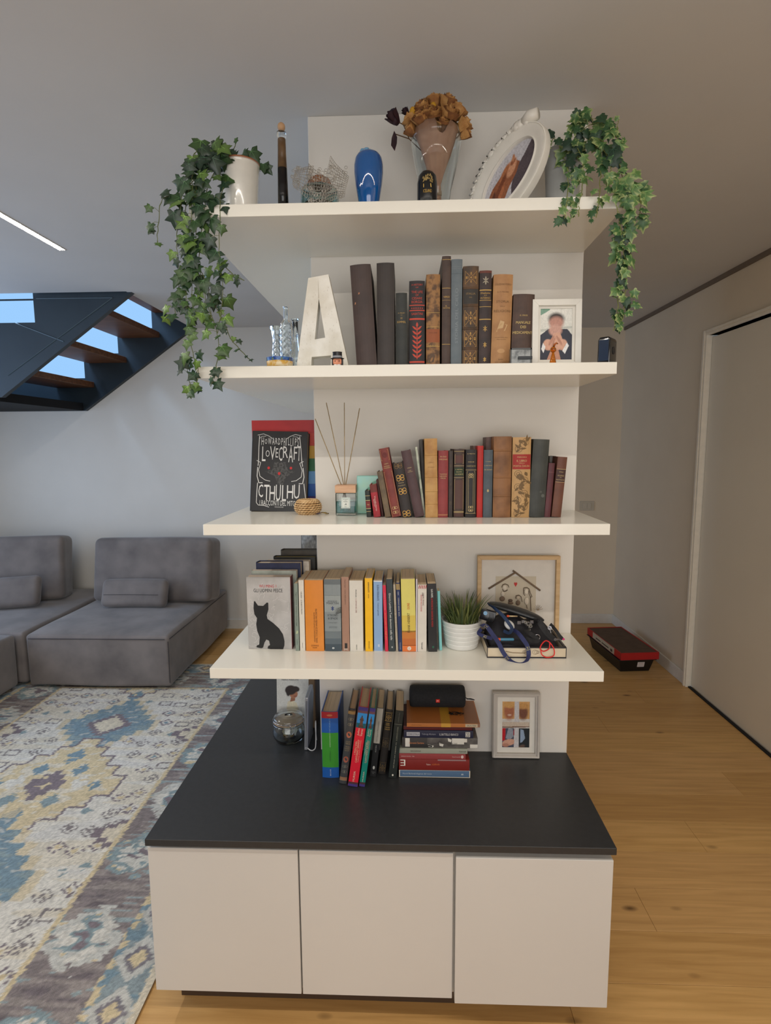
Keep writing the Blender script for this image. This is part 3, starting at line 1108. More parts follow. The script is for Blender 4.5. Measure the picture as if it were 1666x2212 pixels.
# figurine head with a top hat
c = onY(729, 783, -.292)
t = thing('figurine', 'small figurine head wearing a black top hat and monocle, in front of the white letter', 'figurine', (c.x, -.290, Z2 + .0004))
SKN = mat((226, 150, 116), .6, bump=0)
BLK = mat((28, 26, 30), .4, bump=0)
WHT = mat((235, 235, 232), .5, bump=0)
k = M().box(-.0115, .0115, -.008, .008, .004, .020)
k.obj('face', SKN, t, smooth=True, bevel=.005, seg=3)
k = M()
k.box(-.0145, -.0108, -.005, .009, .002, .0185)
k.box(.0108, .0145, -.005, .009, .002, .0185)
k.box(-.0125, .0125, .004, .0105, .002, .0205)
k.obj('hair', BLK, t, bevel=.002, smooth=True)
k = M().lathe([(.0175, .019), (.0178, .0205), (.0125, .0212), (.0122, .0345), (.0130, .0365), (0, .0368)], 20, sx=1, sy=.85)
k.obj('top_hat', BLK, t, smooth=True, angle=.5)
k = M().lathe([(.0129, .0214), (.0127, .0265)], 20, sx=1, sy=.85)
k.obj('hat_band', mat((150, 152, 158), .5), t, smooth=True)
k = M()
for sx in (-.0052, .0052):
    k.ball((sx, -.0082, .0125), .0014, 8)
k.obj('eyes', BLK, t, smooth=True)
k = M()
for i in range(14):
    a, b = 2 * PI * i / 14, 2 * PI * (i + 1) / 14
    k.tube([(.0052 + .003 * math.cos(a), -.0088, .0125 + .003 * math.sin(a)), (.0052 + .003 * math.cos(b), -.0088, .0125 + .003 * math.sin(b))], .0004, 4)
k.obj('monocle', mat((190, 96, 50), .4), t)
k = M()
k.prism([(-.006, .0), (-.0004, .003), (-.006, .005)], 1, -.0085, -.006)
k.prism([(.006, .0), (.006, .005), (.0004, .003)], 1, -.0085, -.006)
k.box(-.009, .009, -.006, .006, 0, .004)
k.obj('bow_tie_and_collar', WHT, t)

# painted tealight bowl
c = onY(604, 783, -.275)
t = thing('painted_bowl', 'small ochre bowl with a blue patterned rim in front of the ribbed bottles', 'bowl', (c.x, -.272, Z2 + .0004))
rad = (onY(632, 770, -.272) - onY(576, 770, -.272)).x / 2
k = M().lathe([(rad * .8, 0), (rad * .97, .004), (rad, .017)], 28)
k.lathe([(rad * .9, .017), (rad * .88, .006), (0, .005)], 28)
k.obj('body', mat((206, 160, 66), .35, 'worn', c2=(222, 206, 170), scale=90, bump=0), t, smooth=True)
k = M().lathe([(rad, .0165), (rad * 1.01, .0255), (rad * .9, .0256), (rad * .9, .0165)], 28)
k.obj('rim', mat((34, 66, 140), .3, 'worn', c2=(70, 120, 180), scale=80, bump=0), t, smooth=True, angle=.6)
k = M()
for i in range(9):
    a = 2 * PI * i / 9 + .2
    for s in (-1, 1):
        ca = Vector((math.cos(a), math.sin(a), 0)) * (rad * 1.012)
        tn = Vector((-math.sin(a), math.cos(a), 0)) * .0035
        k.add([ca + Vector((0, 0, .018)) - tn, ca + Vector((0, 0, .018)) + tn, ca + Vector((0, 0, .0245))], [(0, 1, 2)])
k.obj('rim_ornament', mat((150, 170, 110), .4, bump=0), t, fix=False)

# three glass bottles
GL = mat((240, 246, 248), .03, 'glass', name='clear_glass')


def bottle(label, u, v, Y, prof, kind='round', n=24, ridged=False, lean=(0, 0)):
    c = onY(u, v, Y)
    t = thing('glass_bottle', label, 'bottle', (c.x, Y, Z2 + .0004), (lean[0], lean[1], 0), 'clear glass bottles beside the white letter')
    inner = [(max(.0005, r - .0022), z + .002) for r, z in prof if z < prof[-1][1]][1:]
    k = M()
    pr = [(.0001, 0)] + prof
    if ridged:
        # rhythmic ridges spiralling up a flat-sided bottle
        vs, fs = [], []
        full = []
        for i in range(len(prof) - 1):
            (r0, z0), (r1, z1) = prof[i], prof[i + 1]
            m = max(1, int((z1 - z0) / .0022))
            for j in range(m):
                full.append((r0 + (r1 - r0) * j / m, z0 + (z1 - z0) * j / m))
        full.append(prof[-1])
        N_ = 40
        for r, z in full:
            for q in range(N_):
                a = 2 * PI * q / N_
                amp = .0011 if z < ridged else 0
                rr = r + amp * math.sin(8 * a + (z / .0026) * (1 if math.cos(a) > 0 else -1))
                sq = 1 / max(abs(math.cos(a)), abs(math.sin(a))) if kind == 'square' else 1
                sq = 1 + (sq - 1) * .6
                vs.append((rr * math.cos(a) * sq, rr * math.sin(a) * sq * (.8 if kind == 'square' else 1), z))
        for i in range(len(full) - 1):
            for q in range(N_):
                fs.append((i * N_ + q, i * N_ + (q + 1) % N_, (i + 1) * N_ + (q + 1) % N_, (i + 1) * N_ + q))
        fs.append(tuple(range(N_))[::-1])
        k.add(vs, fs)
        k.lathe([(0.0001, .004)] + inner + [(prof[-1][0] - .002, prof[-1][1])], n)
    else:
        k.lathe(pr, n)
        k.lathe([(.0001, .003)] + inner + [(prof[-1][0] - .0016, prof[-1][1])], n)
    k.obj('glass', GL, t, smooth=True)
    return t


bottle('fish-shaped ribbed clear glass bottle at the left, half behind the tall one', 600, 783, -.20, [(.012, 0), (.015, .004), (.014, .05), (.011, .08), (.013, .100), (.019, .122)], ridged=.118)
bottle('tall square clear glass bottle with woven ridges and a narrow neck', 621, 783, -.225, [(.015, 0), (.0165, .003), (.0175, .06), (.0165, .112), (.0155, .125), (.008, .134), (.0072, .136), (.0072, .166), (.0078, .170)], 'square', ridged=.118)
bottle('slim plain clear glass bottle with flared lip, close to the white letter', 640, 783, -.20, [(.0125, 0), (.014, .004), (.0135, .035), (.009, .07), (.0075, .09), (.0075, .136), (.0115, .142)])
# ----------------------------------------------------------------- third shelf
C = zz(780, 920, 3.471)
D = zz(420, 850, 3.622)
G3 = 'leather books on the third shelf'
YS3 = -.178


def b3(label, q, d, col, Y=YS3, **kw):
    kw.setdefault('group', G3)
    return pbook(label, *q, Z3, d, col, Y=Y, hard=kw.pop('hard', True), **kw)


GP = (200, 176, 120)
b3('tiny black book with red label, right beside the reed diffuser', C(28, 487, 66, 487, 42, 662, 80, 660), .08, (30, 38, 34), Y=-.165,
   deco=[('patch', -.9, .9, .35, .6, (120, 34, 34)), ('band', .62, .64, GP), ('band', .31, .33, GP), ('band', .2, .215, GP), ('band', .8, .815, GP), ('text', 'TRE', .47, .5, .05, GP, 'h')])
b3('small crimson book with a brown head and white title reading down', C(62, 440, 116, 440, 96, 655, 148, 652), .09, (150, 34, 44), Y=-.172,
   deco=[('band', .76, 1.0, (110, 48, 42)), ('text', 'Vocabolario', .42, .46, .22, (222, 190, 180), 'd', .1), ('text', 'latino', .44, .22, .16, (222, 190, 180), 'd', -.3)])
b3('narrow dark maroon book squeezed behind the crimson one', C(112, 405, 132, 405, 152, 655, 172, 655), .11, (76, 40, 36), Y=-.155)
b3('worn grey-brown parchment book leaning left', C(118, 345, 162, 340, 180, 668, 226, 668), .11, (112, 94, 70), c2=(90, 76, 58), mk='worn')
b3('tall red book with a gilt frame and medallion, leaning left', C(128, 174, 205, 162, 232, 678, 302, 676), .14, (124, 50, 42), c2=(104, 40, 34),
   deco=[('orn', 'frame', 0, .90, .84, .15, GP, .02), ('orn', 'disc', 0, .90, .5, .08, (100, 34, 30)), ('text', 'DANTE', .775, .42, .014, GP, 'h'), ('text', 'DIVINA', .74, .6, .016, GP, 'h'), ('text', 'COMMEDIA', .715, .72, .014, GP, 'h'), ('orn', 'frame', 0, .42, .84, .48, GP, .02), ('orn', 'scroll', 0, .10, .7, .13, GP, .03), ('orn', 'frame', 0, .09, .84, .15, GP, .02)])
b3('black book with three bands of gold scrollwork, leaning left', C(232, 282, 315, 270, 307, 675, 386, 670), .12, (40, 32, 30), c2=(30, 24, 24),
   deco=[('orn', 'scroll', 0, .94, .86, .07, (126, 96, 52), .04), ('orn', 'scroll', 0, .72, .86, .1, (206, 158, 74), .05), ('text', 'Storia', .63, .5, .02, GP, 'h'), ('text', 'Aquilana', .58, .7, .02, GP, 'h'), ('orn', 'scroll', 0, .475, .86, .1, (206, 158, 74), .05), ('orn', 'scroll', 0, .06, .86, .1, (206, 158, 74), .05)])
b3('plum-brown book with small gilt title, leaning left', C(290, 192, 378, 178, 408, 686, 472, 684), .15, (78, 54, 56), c2=(66, 46, 48),
   deco=[('text', 'ETIENNE', .74, .44, .014, GP, 'h'), ('text', 'L\'ART', .70, .3, .012, GP, 'h'), ('text', 'ROMAN', .68, .5, .012, GP, 'h')])
b3('very thin pale booklet between the plum book and the vellum book', C(404, 160, 424, 158, 470, 684, 484, 684), .03, (196, 200, 182), hard=False, c2=(120, 140, 112), Y=-.16)
b3('thin dark book standing behind the pale booklet', C(434, 102, 470, 102, 474, 640, 486, 640), .12, (66, 62, 60), Y=-.13)
b3('cream vellum book with four raised bands on its spine', C(472, 96, 575, 95, 486, 688, 574, 688), .16, (190, 148, 90), c2=(168, 122, 68), mk='worn', scale=18, raised=(.80, .52, .34, .18),
   deco=[('text', 'LIBRO', .70, .4, .014, (150, 106, 56), 'h'), ('text', 'DI GRAZIA', .64, .5, .012, (150, 106, 56), 'h')], group='leather books on the third shelf')
b3('plain red cloth book with two small gilt titles', C(577, 186, 655, 186, 580, 688, 652, 688), .14, (140, 52, 52), c2=(124, 44, 46),
   deco=[('text', 'IN OLE', .91, .62, .02, GP, 'h'), ('text', 'VIRGINIA', .87, .86, .02, GP, 'h'), ('text', 'THOMAS', .65, .74, .018, GP, 'h'), ('text', 'NELSON', .62, .7, .018, GP, 'h'), ('text', 'PAGE', .59, .5, .018, GP, 'h'), ('band', .03, .05, (176, 116, 84))])
b3('thin charcoal book with fleurons, beside the red cloth book', C(656, 188, 688, 188, 657, 684, 690, 684), .12, (52, 42, 38),
   deco=[('orn', 'diamond', 0, .78, .7, .07, (84, 70, 56)), ('orn', 'diamond', 0, .22, .7, .07, (84, 70, 56)), ('orn', 'diamond', 0, .5, .5, .05, (84, 70, 56))])
b3('brown book with a green title label and gilt panel frames', C(693, 176, 777, 174, 698, 688, 770, 688), .14, (66, 48, 40), c2=(52, 38, 34),
   deco=[('band', .965, .97, GP), ('patch', -.82, .82, .80, .91, (86, 52, 48)), ('orn', 'frame', 0, .855, .82, .13, GP, .02), ('band', .755, .762, (168, 152, 110)), ('patch', -.92, .92, .61, .735, (34, 54, 34)), ('text', 'F. MISTRAL', .705, .7, .014, GP, 'h'), ('text', 'SEGUONO', .67, .55, .014, GP, 'h'), ('text', 'LA MORTE', .635, .8, .018, GP, 'h'),
         ('band', .583, .59, (168, 152, 110)), ('patch', -.82, .82, .13, .55, (84, 56, 50)), ('orn', 'frame', 0, .34, .86, .44, GP, .02), ('band', .085, .092, GP), ('patch', -.85, .85, .015, .07, (84, 56, 50)), ('band', .072, .078, GP)])
b3('black book with a long gilt interlaced panel', C(783, 179, 868, 178, 782, 690, 862, 690), .14, (34, 30, 30), c2=(26, 24, 26),
   deco=[('text', 'G. PASCOLI', .94, .7, .014, GP, 'h'), ('text', 'MYRICAE', .82, .55, .014, GP, 'h'), ('text', 'CONSTANTIS', .76, .8, .014, GP, 'h'), ('band', .70, .705, GP), ('orn', 'frame', 0, .37, .72, .62, GP, .02), ('orn', 'frame', 0, .37, .44, .54, GP, .02), ('orn', 'scroll', 0, .62, .5, .07, GP, .03), ('orn', 'scroll', 0, .13, .5, .1, GP, .03), ('band', .06, .065, GP)])
b3('thin brown book whose top shows behind the bright red one', C(838, 150, 870, 150, 838, 640, 866, 640), .08, (92, 66, 60), Y=-.135)
b3('thin bright red book without a title', C(874, 150, 918, 150, 866, 688, 912, 688), .15, (176, 34, 28), mk='plain', c2=(168, 32, 26))
b3('slate blue book with faded gilt title, next to the bright red one', C(920, 182, 992, 180, 915, 690, 980, 690), .13, (74, 84, 92), c2=(62, 72, 80),
   deco=[('text', 'E. DUSE', .83, .55, .014, GP, 'h'), ('text', 'IL MISTERO', .77, .84, .014, GP, 'h'), ('text', 'DEL SILENZIO', .71, .9, .014, GP, 'h'), ('orn', 'diamond', 0, .40, .4, .05, GP)])
b3('dark book whose top shows behind the slate blue one', C(934, 86, 1000, 84, 934, 640, 985, 640), .07, (84, 62, 56), Y=-.125)
b3('thick plain brown calfskin book', C(997, 82, 1132, 78, 987, 692, 1120, 692), .17, (140, 96, 58), c2=(104, 68, 40), mk='worn', scale=14, raised=(.83, .5, .27))
b3('book with a pomegranate-patterned spine and a red title label', C(1139, 88, 1285, 84, 1125, 694, 1255, 695), .16, (186, 148, 98), c2=(174, 136, 88),
   deco=[('orn', 'floral', 0, .30, .92, .58, (110, 84, 48), .02), ('orn', 'floral', 0, .90, .92, .17, (110, 84, 48), .02), ('patch', -.98, .98, .605, .79, (156, 40, 34)), ('text', 'PERODI', .755, .5, .014, GP, 'h'), ('text', 'IL LIBRO', .71, .55, .026, GP, 'h'), ('text', 'DELLA', .68, .3, .012, GP, 'h'), ('text', 'PORTA CHIUSA', .645, .88, .022, GP, 'h')])
b3('thick charcoal green book with pale mould spots low on its spine', C(1290, 103, 1420, 100, 1258, 694, 1370, 694), .16, (50, 52, 48), c2=(66, 68, 62), scale=16,
   deco=[('orn', 'disc', .6, .28, .22, .045, (92, 94, 88)), ('orn', 'disc', .3, .33, .16, .03, (78, 80, 74))])
b3('narrow burgundy book leaning between the charcoal one and the last brown one', C(1408, 281, 1457, 279, 1376, 684, 1418, 684), .13, (88, 40, 46), c2=(74, 34, 40),
   deco=[('band', .83, .836, (128, 84, 84))])
b3('grey book whose top shows behind the last brown one', C(1412, 228, 1468, 226, 1395, 640, 1440, 640), .06, (92, 88, 82), Y=-.12)
b3('last book at the right, reddish brown with a dark title label', C(1474, 232, 1552, 234, 1430, 684, 1497, 684), .13, (104, 62, 44), c2=(90, 52, 38),
   deco=[('band', .795, .80, GP), ('patch', -.98, .98, .59, .79, (66, 40, 36)), ('band', .58, .585, GP), ('text', 'VITALI', .75, .45, .016, GP, 'h'), ('text', 'SCUOLE', .69, .66, .02, GP, 'h'), ('text', 'DI', .66, .15, .012, GP, 'h'), ('text', 'EQUITAZIONE', .62, .86, .018, GP, 'h')])
# coloured glass block behind the small books
c = onY(795, 1060, -.10)
k = M().box(-.035, .035, 0, .012, 0, .118)
t = thing('glass_plate', 'upright pale green glass plate behind the small books', 'ornament', (c.x, -.085, Z3 + .0004))
k.obj('plate', mat((150, 200, 150), .1, c2=(120, 190, 200), scale=8, bump=0), t, bevel=.002)

# reed diffuser
c = onZ(747, 1114, Z3)
wd = .0615
t = thing('reed_diffuser', 'square glass reed diffuser with turquoise liquid, wooden cap and four reeds', 'diffuser', (c.x, c.y + wd / 2, Z3 + .0004))
k = M()
k.box(-wd / 2, wd / 2, -wd / 2, wd / 2, 0, .068)
ob = k.obj('bottle', GL, t, bevel=.003, smooth=True)
k = M().box(-wd / 2 + .0025, wd / 2 - .0025, -wd / 2 + .0025, wd / 2 - .0025, .007, .043)
tq = mat((0, 130, 124), .02, 'glass', name='turquoise_liquid')
k.obj('liquid', tq, t, bevel=.002)
k = M().box(-wd / 2 - .0008, wd / 2 + .0008, -wd / 2 - .0008, wd / 2 + .0008, .0686, .0915)
k.obj('cap', mat((216, 176, 140), .5, 'wood', c2=(196, 148, 112), scale=14), t, bevel=.0015)
k = M().box(-.013, .014, -wd / 2 - .0010, -wd / 2 - .0003, .022, .055)
k.obj('label_card', mat((222, 226, 218), .6, bump=0), t)
k = M()
for P in ornament('frame', .0005, .0385, .0225, .0285, .0006):
    k.add([(p[0], -wd / 2 - .0014, p[1]) for p in P], [(0, 1, 2, 3)])
k.obj('label_frame', mat((70, 150, 150), .6, bump=0), t, fix=False)
TT = mat((60, 80, 84), .6, bump=0)
flat_text('ACQUA', t, .0005, .049, .016, .0028, -wd / 2 - .0014, TT)
flat_text('DELL', t, .0005, .0455, .006, .0012, -wd / 2 - .0014, TT)
flat_text('ELBA', t, .0005, .0425, .012, .0028, -wd / 2 - .0014, TT)
flat_text('Mare', t, .0005, .0272, .006, .002, -wd / 2 - .0014, TT)
k = M()
k.prism([(-.003, .033), (.004, .033), (.003, .0345), (-.002, .0345)], 1, -wd / 2 - .0014, -wd / 2 - .0011)
k.prism([(.0005, .035), (.003, .035), (.0008, .0385)], 1, -wd / 2 - .0014, -wd / 2 - .0011)
k.obj('sailing_boat', TT, t)
REED = mat((176, 152, 112), .7, 'woodz', c2=(140, 120, 80), scale=40)
bx = Vector((c.x, c.y + wd / 2, Z3))
for (u, v, Y) in ((681, 905, c.y + .0), (705, 870, c.y + .01), (744, 870, c.y + .04), (777, 882, c.y + .03)):
    e_ = onY(u, v, Y) - bx
    s0 = Vector((-.012 + .006 * rnd.random() - e_.x * .25, .005 - e_.y * .1, .012))
    k = M().tube([s0, e_], .0013, 6)
    k.obj('reed', REED, t, smooth=True)
# woven basket
c = onZ(662, 1113, Z3)
t = thing('wicker_basket', 'small round coiled wicker basket in front of the black illustrated book', 'basket', (c.x, c.y + .032, Z3 + .0004))
rb = .0405
WK = mat((228, 194, 144), .7, c2=(200, 160, 108), scale=60, bump=.3)
k = M()
prof_ = [(rb * .72, .000), (rb * .93, .008), (rb, .018), (rb * .97, .028), (rb * .82, .038), (rb * .66, .042)]
rows = 9
for i in range(rows):
    f = i / (rows - 1) * (len(prof_) - 1)
    a_, b_ = prof_[int(min(f, len(prof_) - 2))], prof_[int(min(f, len(prof_) - 2)) + 1]
    g = f - int(min(f, len(prof_) - 2))
    r_, z_ = a_[0] + (b_[0] - a_[0]) * g, a_[1] + (b_[1] - a_[1]) * g + .0018
    n_ = 22
    for j in range(n_):
        a0 = 2 * PI * (j + .5 * (i % 2)) / n_
        pts_ = []
        for q in range(4):
            a = a0 + (q / 3) * 2 * PI / n_ * 1.15
            rr = r_ + .0014 * math.sin(PI * q / 3)
            pts_.append((rr * math.cos(a), rr * math.sin(a), z_ + (q / 3 - .5) * .0022))
        k.tube(pts_, [.0016, .0025, .0025, .0016], 5)
wv = k.obj('weave', WK, t, smooth=True)
wv['kind'] = 'stuff'
k = M().lathe([(0.0001, .003), (rb * .70, .004), (rb * .90, .016), (rb * .88, .028), (rb * .62, .042)], 24)
k.obj('lining', mat((150, 112, 68), .8), t, smooth=True)
k = M()
pts_ = [(rb * .66 * math.cos(2 * PI * i / 24), rb * .66 * math.sin(2 * PI * i / 24), .0435) for i in range(25)]
k.tube(pts_, .0026, 6)
k.obj('rim', WK, t, smooth=True)
# thread bracelet heap
c = onZ(694, 1111, Z3)
t = thing('thread_bracelet', 'tangled bracelet of beige and purple threads lying between basket and diffuser', 'bracelet', (c.x, c.y + .004, Z3))
for ci, (cc, n_) in enumerate((((150, 126, 66), 5), ((86, 72, 96), 4), ((196, 180, 130), 3))):
    k = M()
    for j in range(n_):
        ph = rnd.uniform(0, 6)
        pts_ = []
        for i in range(14):
            f = i / 13
            pts_.append((-.030 + .050 * f + .004 * math.sin(ph + 7 * f), .006 * math.sin(ph * 2 + 5 * f) - .004, .0015 + .010 * max(0, math.sin(PI * f)) * (f ** 1.5) * rnd.uniform(.6, 1.1)))
        k.tube(pts_, .0009, 4)
    k.obj('threads', mat(cc, .8), t, smooth=True)
# dried petals
c = onZ(818, 1110, Z3)
t = thing('dried_petals', 'few coloured dried petals and a pale twig before the small red books', 'petals', (c.x, c.y, Z3))
for i in range(16):
    cc = [(200, 60, 160), (214, 130, 40), (206, 160, 60), (150, 60, 110), (230, 220, 190)][i % 5]
    k = M()
    x, y_ = rnd.uniform(-.018, .016), rnd.uniform(-.010, .008)
    a = rnd.uniform(0, 6)
    P = [(0, 0, 0), (.004, .002, .003), (.008, 0, .004), (.004, -.003, .0015), (.002, 0, .005)]
    T = Matrix.Translation((x, y_, .001 + .004 * rnd.random())) @ Matrix.Rotation(a, 4, 'Z') @ Matrix.Rotation(rnd.uniform(-.4, .4), 4, 'X')
    k.add([T @ Vector(p) for p in P], [(0, 1, 4), (1, 2, 4), (2, 3, 4), (3, 0, 4)])
    k.obj('petal', mat(cc, .7), t, fix=False)
k = M().tube([(-.02, -.012, .002), (.01, -.010, .003), (.024, -.004, .002)], .0018, 5)
k.obj('twig', mat((206, 190, 150), .7), t)

# black illustrated book, face to the camera
YC3 = .0
q = D(430, 905, 880, 915, 475, 292, 905, 300)
bl, br = onZ(*q[0], Z3), onZ(752, 1103, Z3)
Yb = onZ(545, 1101, Z3).y - .055
bl, br = onY(538, 1100, Yb), onY(662, 1100, Yb)
tl, tr = onY(551, 931, Yb), onY(670, 932, Yb)
wc, hc_ = ((br.x - bl.x) + (tr.x - tl.x)) / 2, tl.z - Z3
t = thing('hardback_book', 'black illustrated hardback with white gothic lettering, propped face forward on the left', 'book', ((bl.x + br.x) / 2, Yb, Z3 + .0005), (R(-9), R(1.5), 0))
CB = mat((26, 26, 28), .35, c2=(32, 32, 34), bump=.03)
hc_ *= 1.01
k = M()
k.box(-wc / 2, wc / 2, 0, .003, 0, hc_)
k.box(-wc / 2, wc / 2, .033, .036, 0, hc_)
k.box(-wc / 2 - .0005, -wc / 2 + .003, 0, .036, 0, hc_)
k.obj('cover', CB, t, bevel=.0008, seg=1)
k = M().box(-wc / 2 + .003, wc / 2 - .004, .003, .033, .003, hc_ - .003)
k.obj('page_block', mat(PAGEC, .8), t)
W_ = mat((222, 222, 220), .5, bump=0)
kk = M()


def cq(px, py):        # cover coordinates from the crop
    fx = (px - 475 + (py - 292) * .0) / 1.0
    # bilinear in the cover quad
    v_ = (py - 292) / (905 - 292)
    xl = 475 + (430 - 475) * v_
    xr = 905 + (880 - 905) * v_
    return ((px - xl) / (xr - xl) - .5) * wc, (1 - v_) * hc_


def ctext(s, x0, x1, y0, y1):
    a_, b_ = cq(x0, y1), cq(x1, y0)
    qf, fs = text2d(s, (a_[0] + b_[0]) / 2, (a_[1] + b_[1]) / 2, b_[0] - a_[0], b_[1] - a_[1])
    kk.add([(p[0], -.0006, p[1]) for p in qf], fs)


for s, x, x1_, y0, y1 in (('H', 540, 562, 342, 400), ('O', 567, 588, 354, 392), ('W', 592, 622, 345, 395), ('A', 624, 646, 342, 396), ('R', 649, 668, 346, 392), ('D', 671, 690, 346, 396)):
    ctext(s, x, x1_, y0, y1)
for i, s in enumerate('PHILLIPS'):
    wi = 7 if s == 'I' else 14
    ctext(s, 696 + i * 17.6, 696 + i * 17.6 + wi, 345 - (i % 2) * 4, 398 + (i * 7 % 10))
for s, x0, x1, y0, y1 in (('L', 540, 575, 412, 524), ('O', 570, 604, 440, 490), ('V', 602, 650, 410, 512), ('E', 648, 672, 424, 494), ('C', 672, 706, 412, 520), ('R', 706, 750, 408, 496), ('A', 748, 790, 410, 528), ('F', 790, 820, 408, 508), ('T', 816, 850, 404, 516)):
    ctext(s, x0, x1, y0, y1)
for s, x0, x1, y0, y1 in (('C', 502, 545, 702, 800), ('T', 545, 595, 704, 822), ('H', 590, 640, 712, 820), ('U', 640, 686, 702, 826), ('L', 690, 730, 704, 826), ('H', 730, 785, 704, 806), ('U', 785, 836, 698, 806)):
    ctext(s, x0, x1, y0, y1)
ctext('I RACCONTI DEL MITO', 510, 800, 822, 862)
ctext('MONDADORI', 632, 702, 868, 876)
kk.obj('lettering', W_, t, fix=False)
k = M()


def cpath(pts, wv_):
    P = [cq(*p) for p in pts]
    for i in range(len(P) - 1):
        Q = line_quad(*P[i], *P[i + 1], wv_)
        k.add([(p[0], -.0005, p[1]) for p in Q], [(0, 1, 2, 3)])


for s in (0, 1):
    f = (lambda x: x) if s == 0 else (lambda x: 1368 - x)
    cpath([(f(528), 330), (f(520), 420), (f(514), 520), (f(508), 560)], .0022)
    cpath([(f(514), 325), (f(560), 315), (f(600), 330), (f(630), 350)], .0016)
    cpath([(f(500), 520), (f(530), 535), (f(512), 590), (f(520), 640), (f(560), 668), (f(600), 676)], .0017)
    cpath([(f(505), 570), (f(498), 640), (f(510), 690), (f(540), 690)], .0024)
    cpath([(f(500), 690), (f(492), 760), (f(488), 800)], .0022)
    cpath([(f(530), 350), (f(545), 335), (f(580), 332)], .0012)
cpath([(488, 800), (484, 840), (500, 860), (545, 862), (586, 874)], .0018)
k.obj('drawn_border', W_, t, fix=False)
k = M()
P = [cq(*p) for p in ((640, 530), (728, 530), (745, 590), (800, 600), (730, 640), (700, 700), (660, 700), (640, 640), (560, 600), (620, 590))]
k.add([(p[0], -.00045, p[1]) for p in P], [tuple(range(len(P)))])
k.obj('printed_creature', mat((74, 74, 74), .5, 'worn', c2=(30, 30, 30), scale=150, bump=0), t, fix=False)
k = M()
for x, y_, r_ in ((592, 575, .0042), (768, 573, .0042), (674, 616, .0046)):
    p = cq(x, y_)
    k.add([(p[0] + r_ * math.cos(a * PI / 6), -.0007, p[1] + r_ * 1.1 * math.sin(a * PI / 6)) for a in range(12)], [tuple(range(12))])
k.obj('printed_red_eyes', mat((190, 20, 24), .4, bump=0), t, fix=False)

# rainbow-striped box behind the black book
Yr = Yb + .075
l_, r_ = onY(547, 1000, Yr), onY(690, 1000, Yr)
topz = onY(600, 908, Yr).z
t = thing('striped_folder', 'rainbow-striped folder standing behind the black illustrated book', 'folder', ((l_.x - .292 - .002) / 2, Yr, Z3 + .0004), (0, 0, 0))
hw = (-.293 - l_.x) / 2
hz = topz - Z3
k = M().box(-hw, hw, .0007, .02, 0, hz)
k.obj('body', mat((60, 60, 70), .6), t, bevel=.001, seg=1)
cols = [(178, 26, 30), (190, 50, 30), (196, 150, 30), (24, 104, 56), (96, 150, 200), (30, 90, 170), (70, 50, 120)]
n_ = len(cols)
for i, cc in enumerate(cols):
    k = M().box(-hw, hw, 0, .0012, hz * (1 - (i + 1) / n_) if i < n_ - 1 else 0, hz * (1 - i / n_) - .0003)
    k.obj('stripe', mat(cc, .5, bump=0), t)
# ----------------------------------------------------------------- lowest white shelf: paperbacks
E_ = zz(500, 1150, 3.471)
G4 = 'paperbacks on the lowest shelf'


def b4(label, q, col, d=.135, Y=-.178, **kw):
    kw.setdefault('mk', 'plain')
    kw.setdefault('bump', .02)
    kw.setdefault('rough', .4)
    kw.setdefault('c2', tuple(min(255, int(x * 1.03)) for x in col))
    return pbook(label, *q, Z4, d, col, Y=Y, hard=False, group=G4, **kw)


# grey book with the cat: its front cover looks at the camera
Yk = onZ(580, 1402, Z4).y
bl, br = onY(537.5, 1400, Yk), onY(631, 1405, Yk)
tl = onY(531, 1246, Yk)
wk, hk = br.x - bl.x, tl.z - Z4 - .001
t = thing('hardback_book', 'grey book with a black sitting cat on its front, facing forward', 'book', ((bl.x + br.x) / 2, Yk, Z4 + .0005))
k = M()
k.box(-wk / 2, wk / 2, 0, .002, 0, hk)
k.box(-wk / 2, wk / 2, .032, .034, 0, hk)
k.obj('cover', mat((168, 166, 164), .5, 'worn', c2=(186, 184, 182), scale=12, bump=.1), t)
k = M().box(wk / 2, wk / 2 + .0015, 0, .034, 0, hk)
k.obj('spine', mat((104, 32, 36), .5), t)
k = M().box(-wk / 2 + .001, wk / 2 - .0005, .002, .032, .001, hk - .002)
k.obj('page_block', mat((206, 186, 166), .8), t)


def kq(px, py):
    v_ = (py - 337) / (878 - 337)
    xl = 105 + 25 * v_
    xr = 430 + 25 * v_
    return ((px - xl) / (xr - xl) - .5) * wk, (1 - v_) * hk


kr = random.Random(5)
k = M()
for i in range(46):
    x, y_ = kr.uniform(140, 425), kr.uniform(400, 850)
    if 170 < x < 390 and y_ > 520:
        x = kr.choice([kr.uniform(300, 430), kr.uniform(130, 175)])
    P = []
    a = kr.uniform(0, 6.28)
    for j in range(6):
        P.append(kq(min(436, x), min(860, y_)))
        a += kr.uniform(-1.3, 1.3)
        x += 11 * math.cos(a)
        y_ += 11 * math.sin(a)
    for j in range(5):
        if abs(P[j][0]) < wk / 2 - .001 and abs(P[j + 1][0]) < wk / 2 - .001:
            Q = line_quad(*P[j], *P[j + 1], .0007)
            k.add([(p[0], -.0003, p[1]) for p in Q], [(0, 1, 2, 3)])
k.obj('printed_white_scrolls', mat((216, 214, 212), .5, bump=0), t, fix=False)
cat = [(165, 520), (172, 516), (196, 550), (235, 552), (262, 526), (272, 530), (274, 580), (262, 622), (268, 650), (310, 680), (355, 720), (385, 765), (398, 815), (398, 850), (388, 883), (345, 880), (300, 880), (272, 874), (276, 856), (290, 848), (282, 815), (262, 806), (248, 830), (238, 868), (225, 873), (188, 866), (192, 850), (208, 846), (212, 790), (192, 740), (184, 690), (190, 645), (170, 615), (163, 570)]
k = M()
P = [kq(*p) for p in cat]
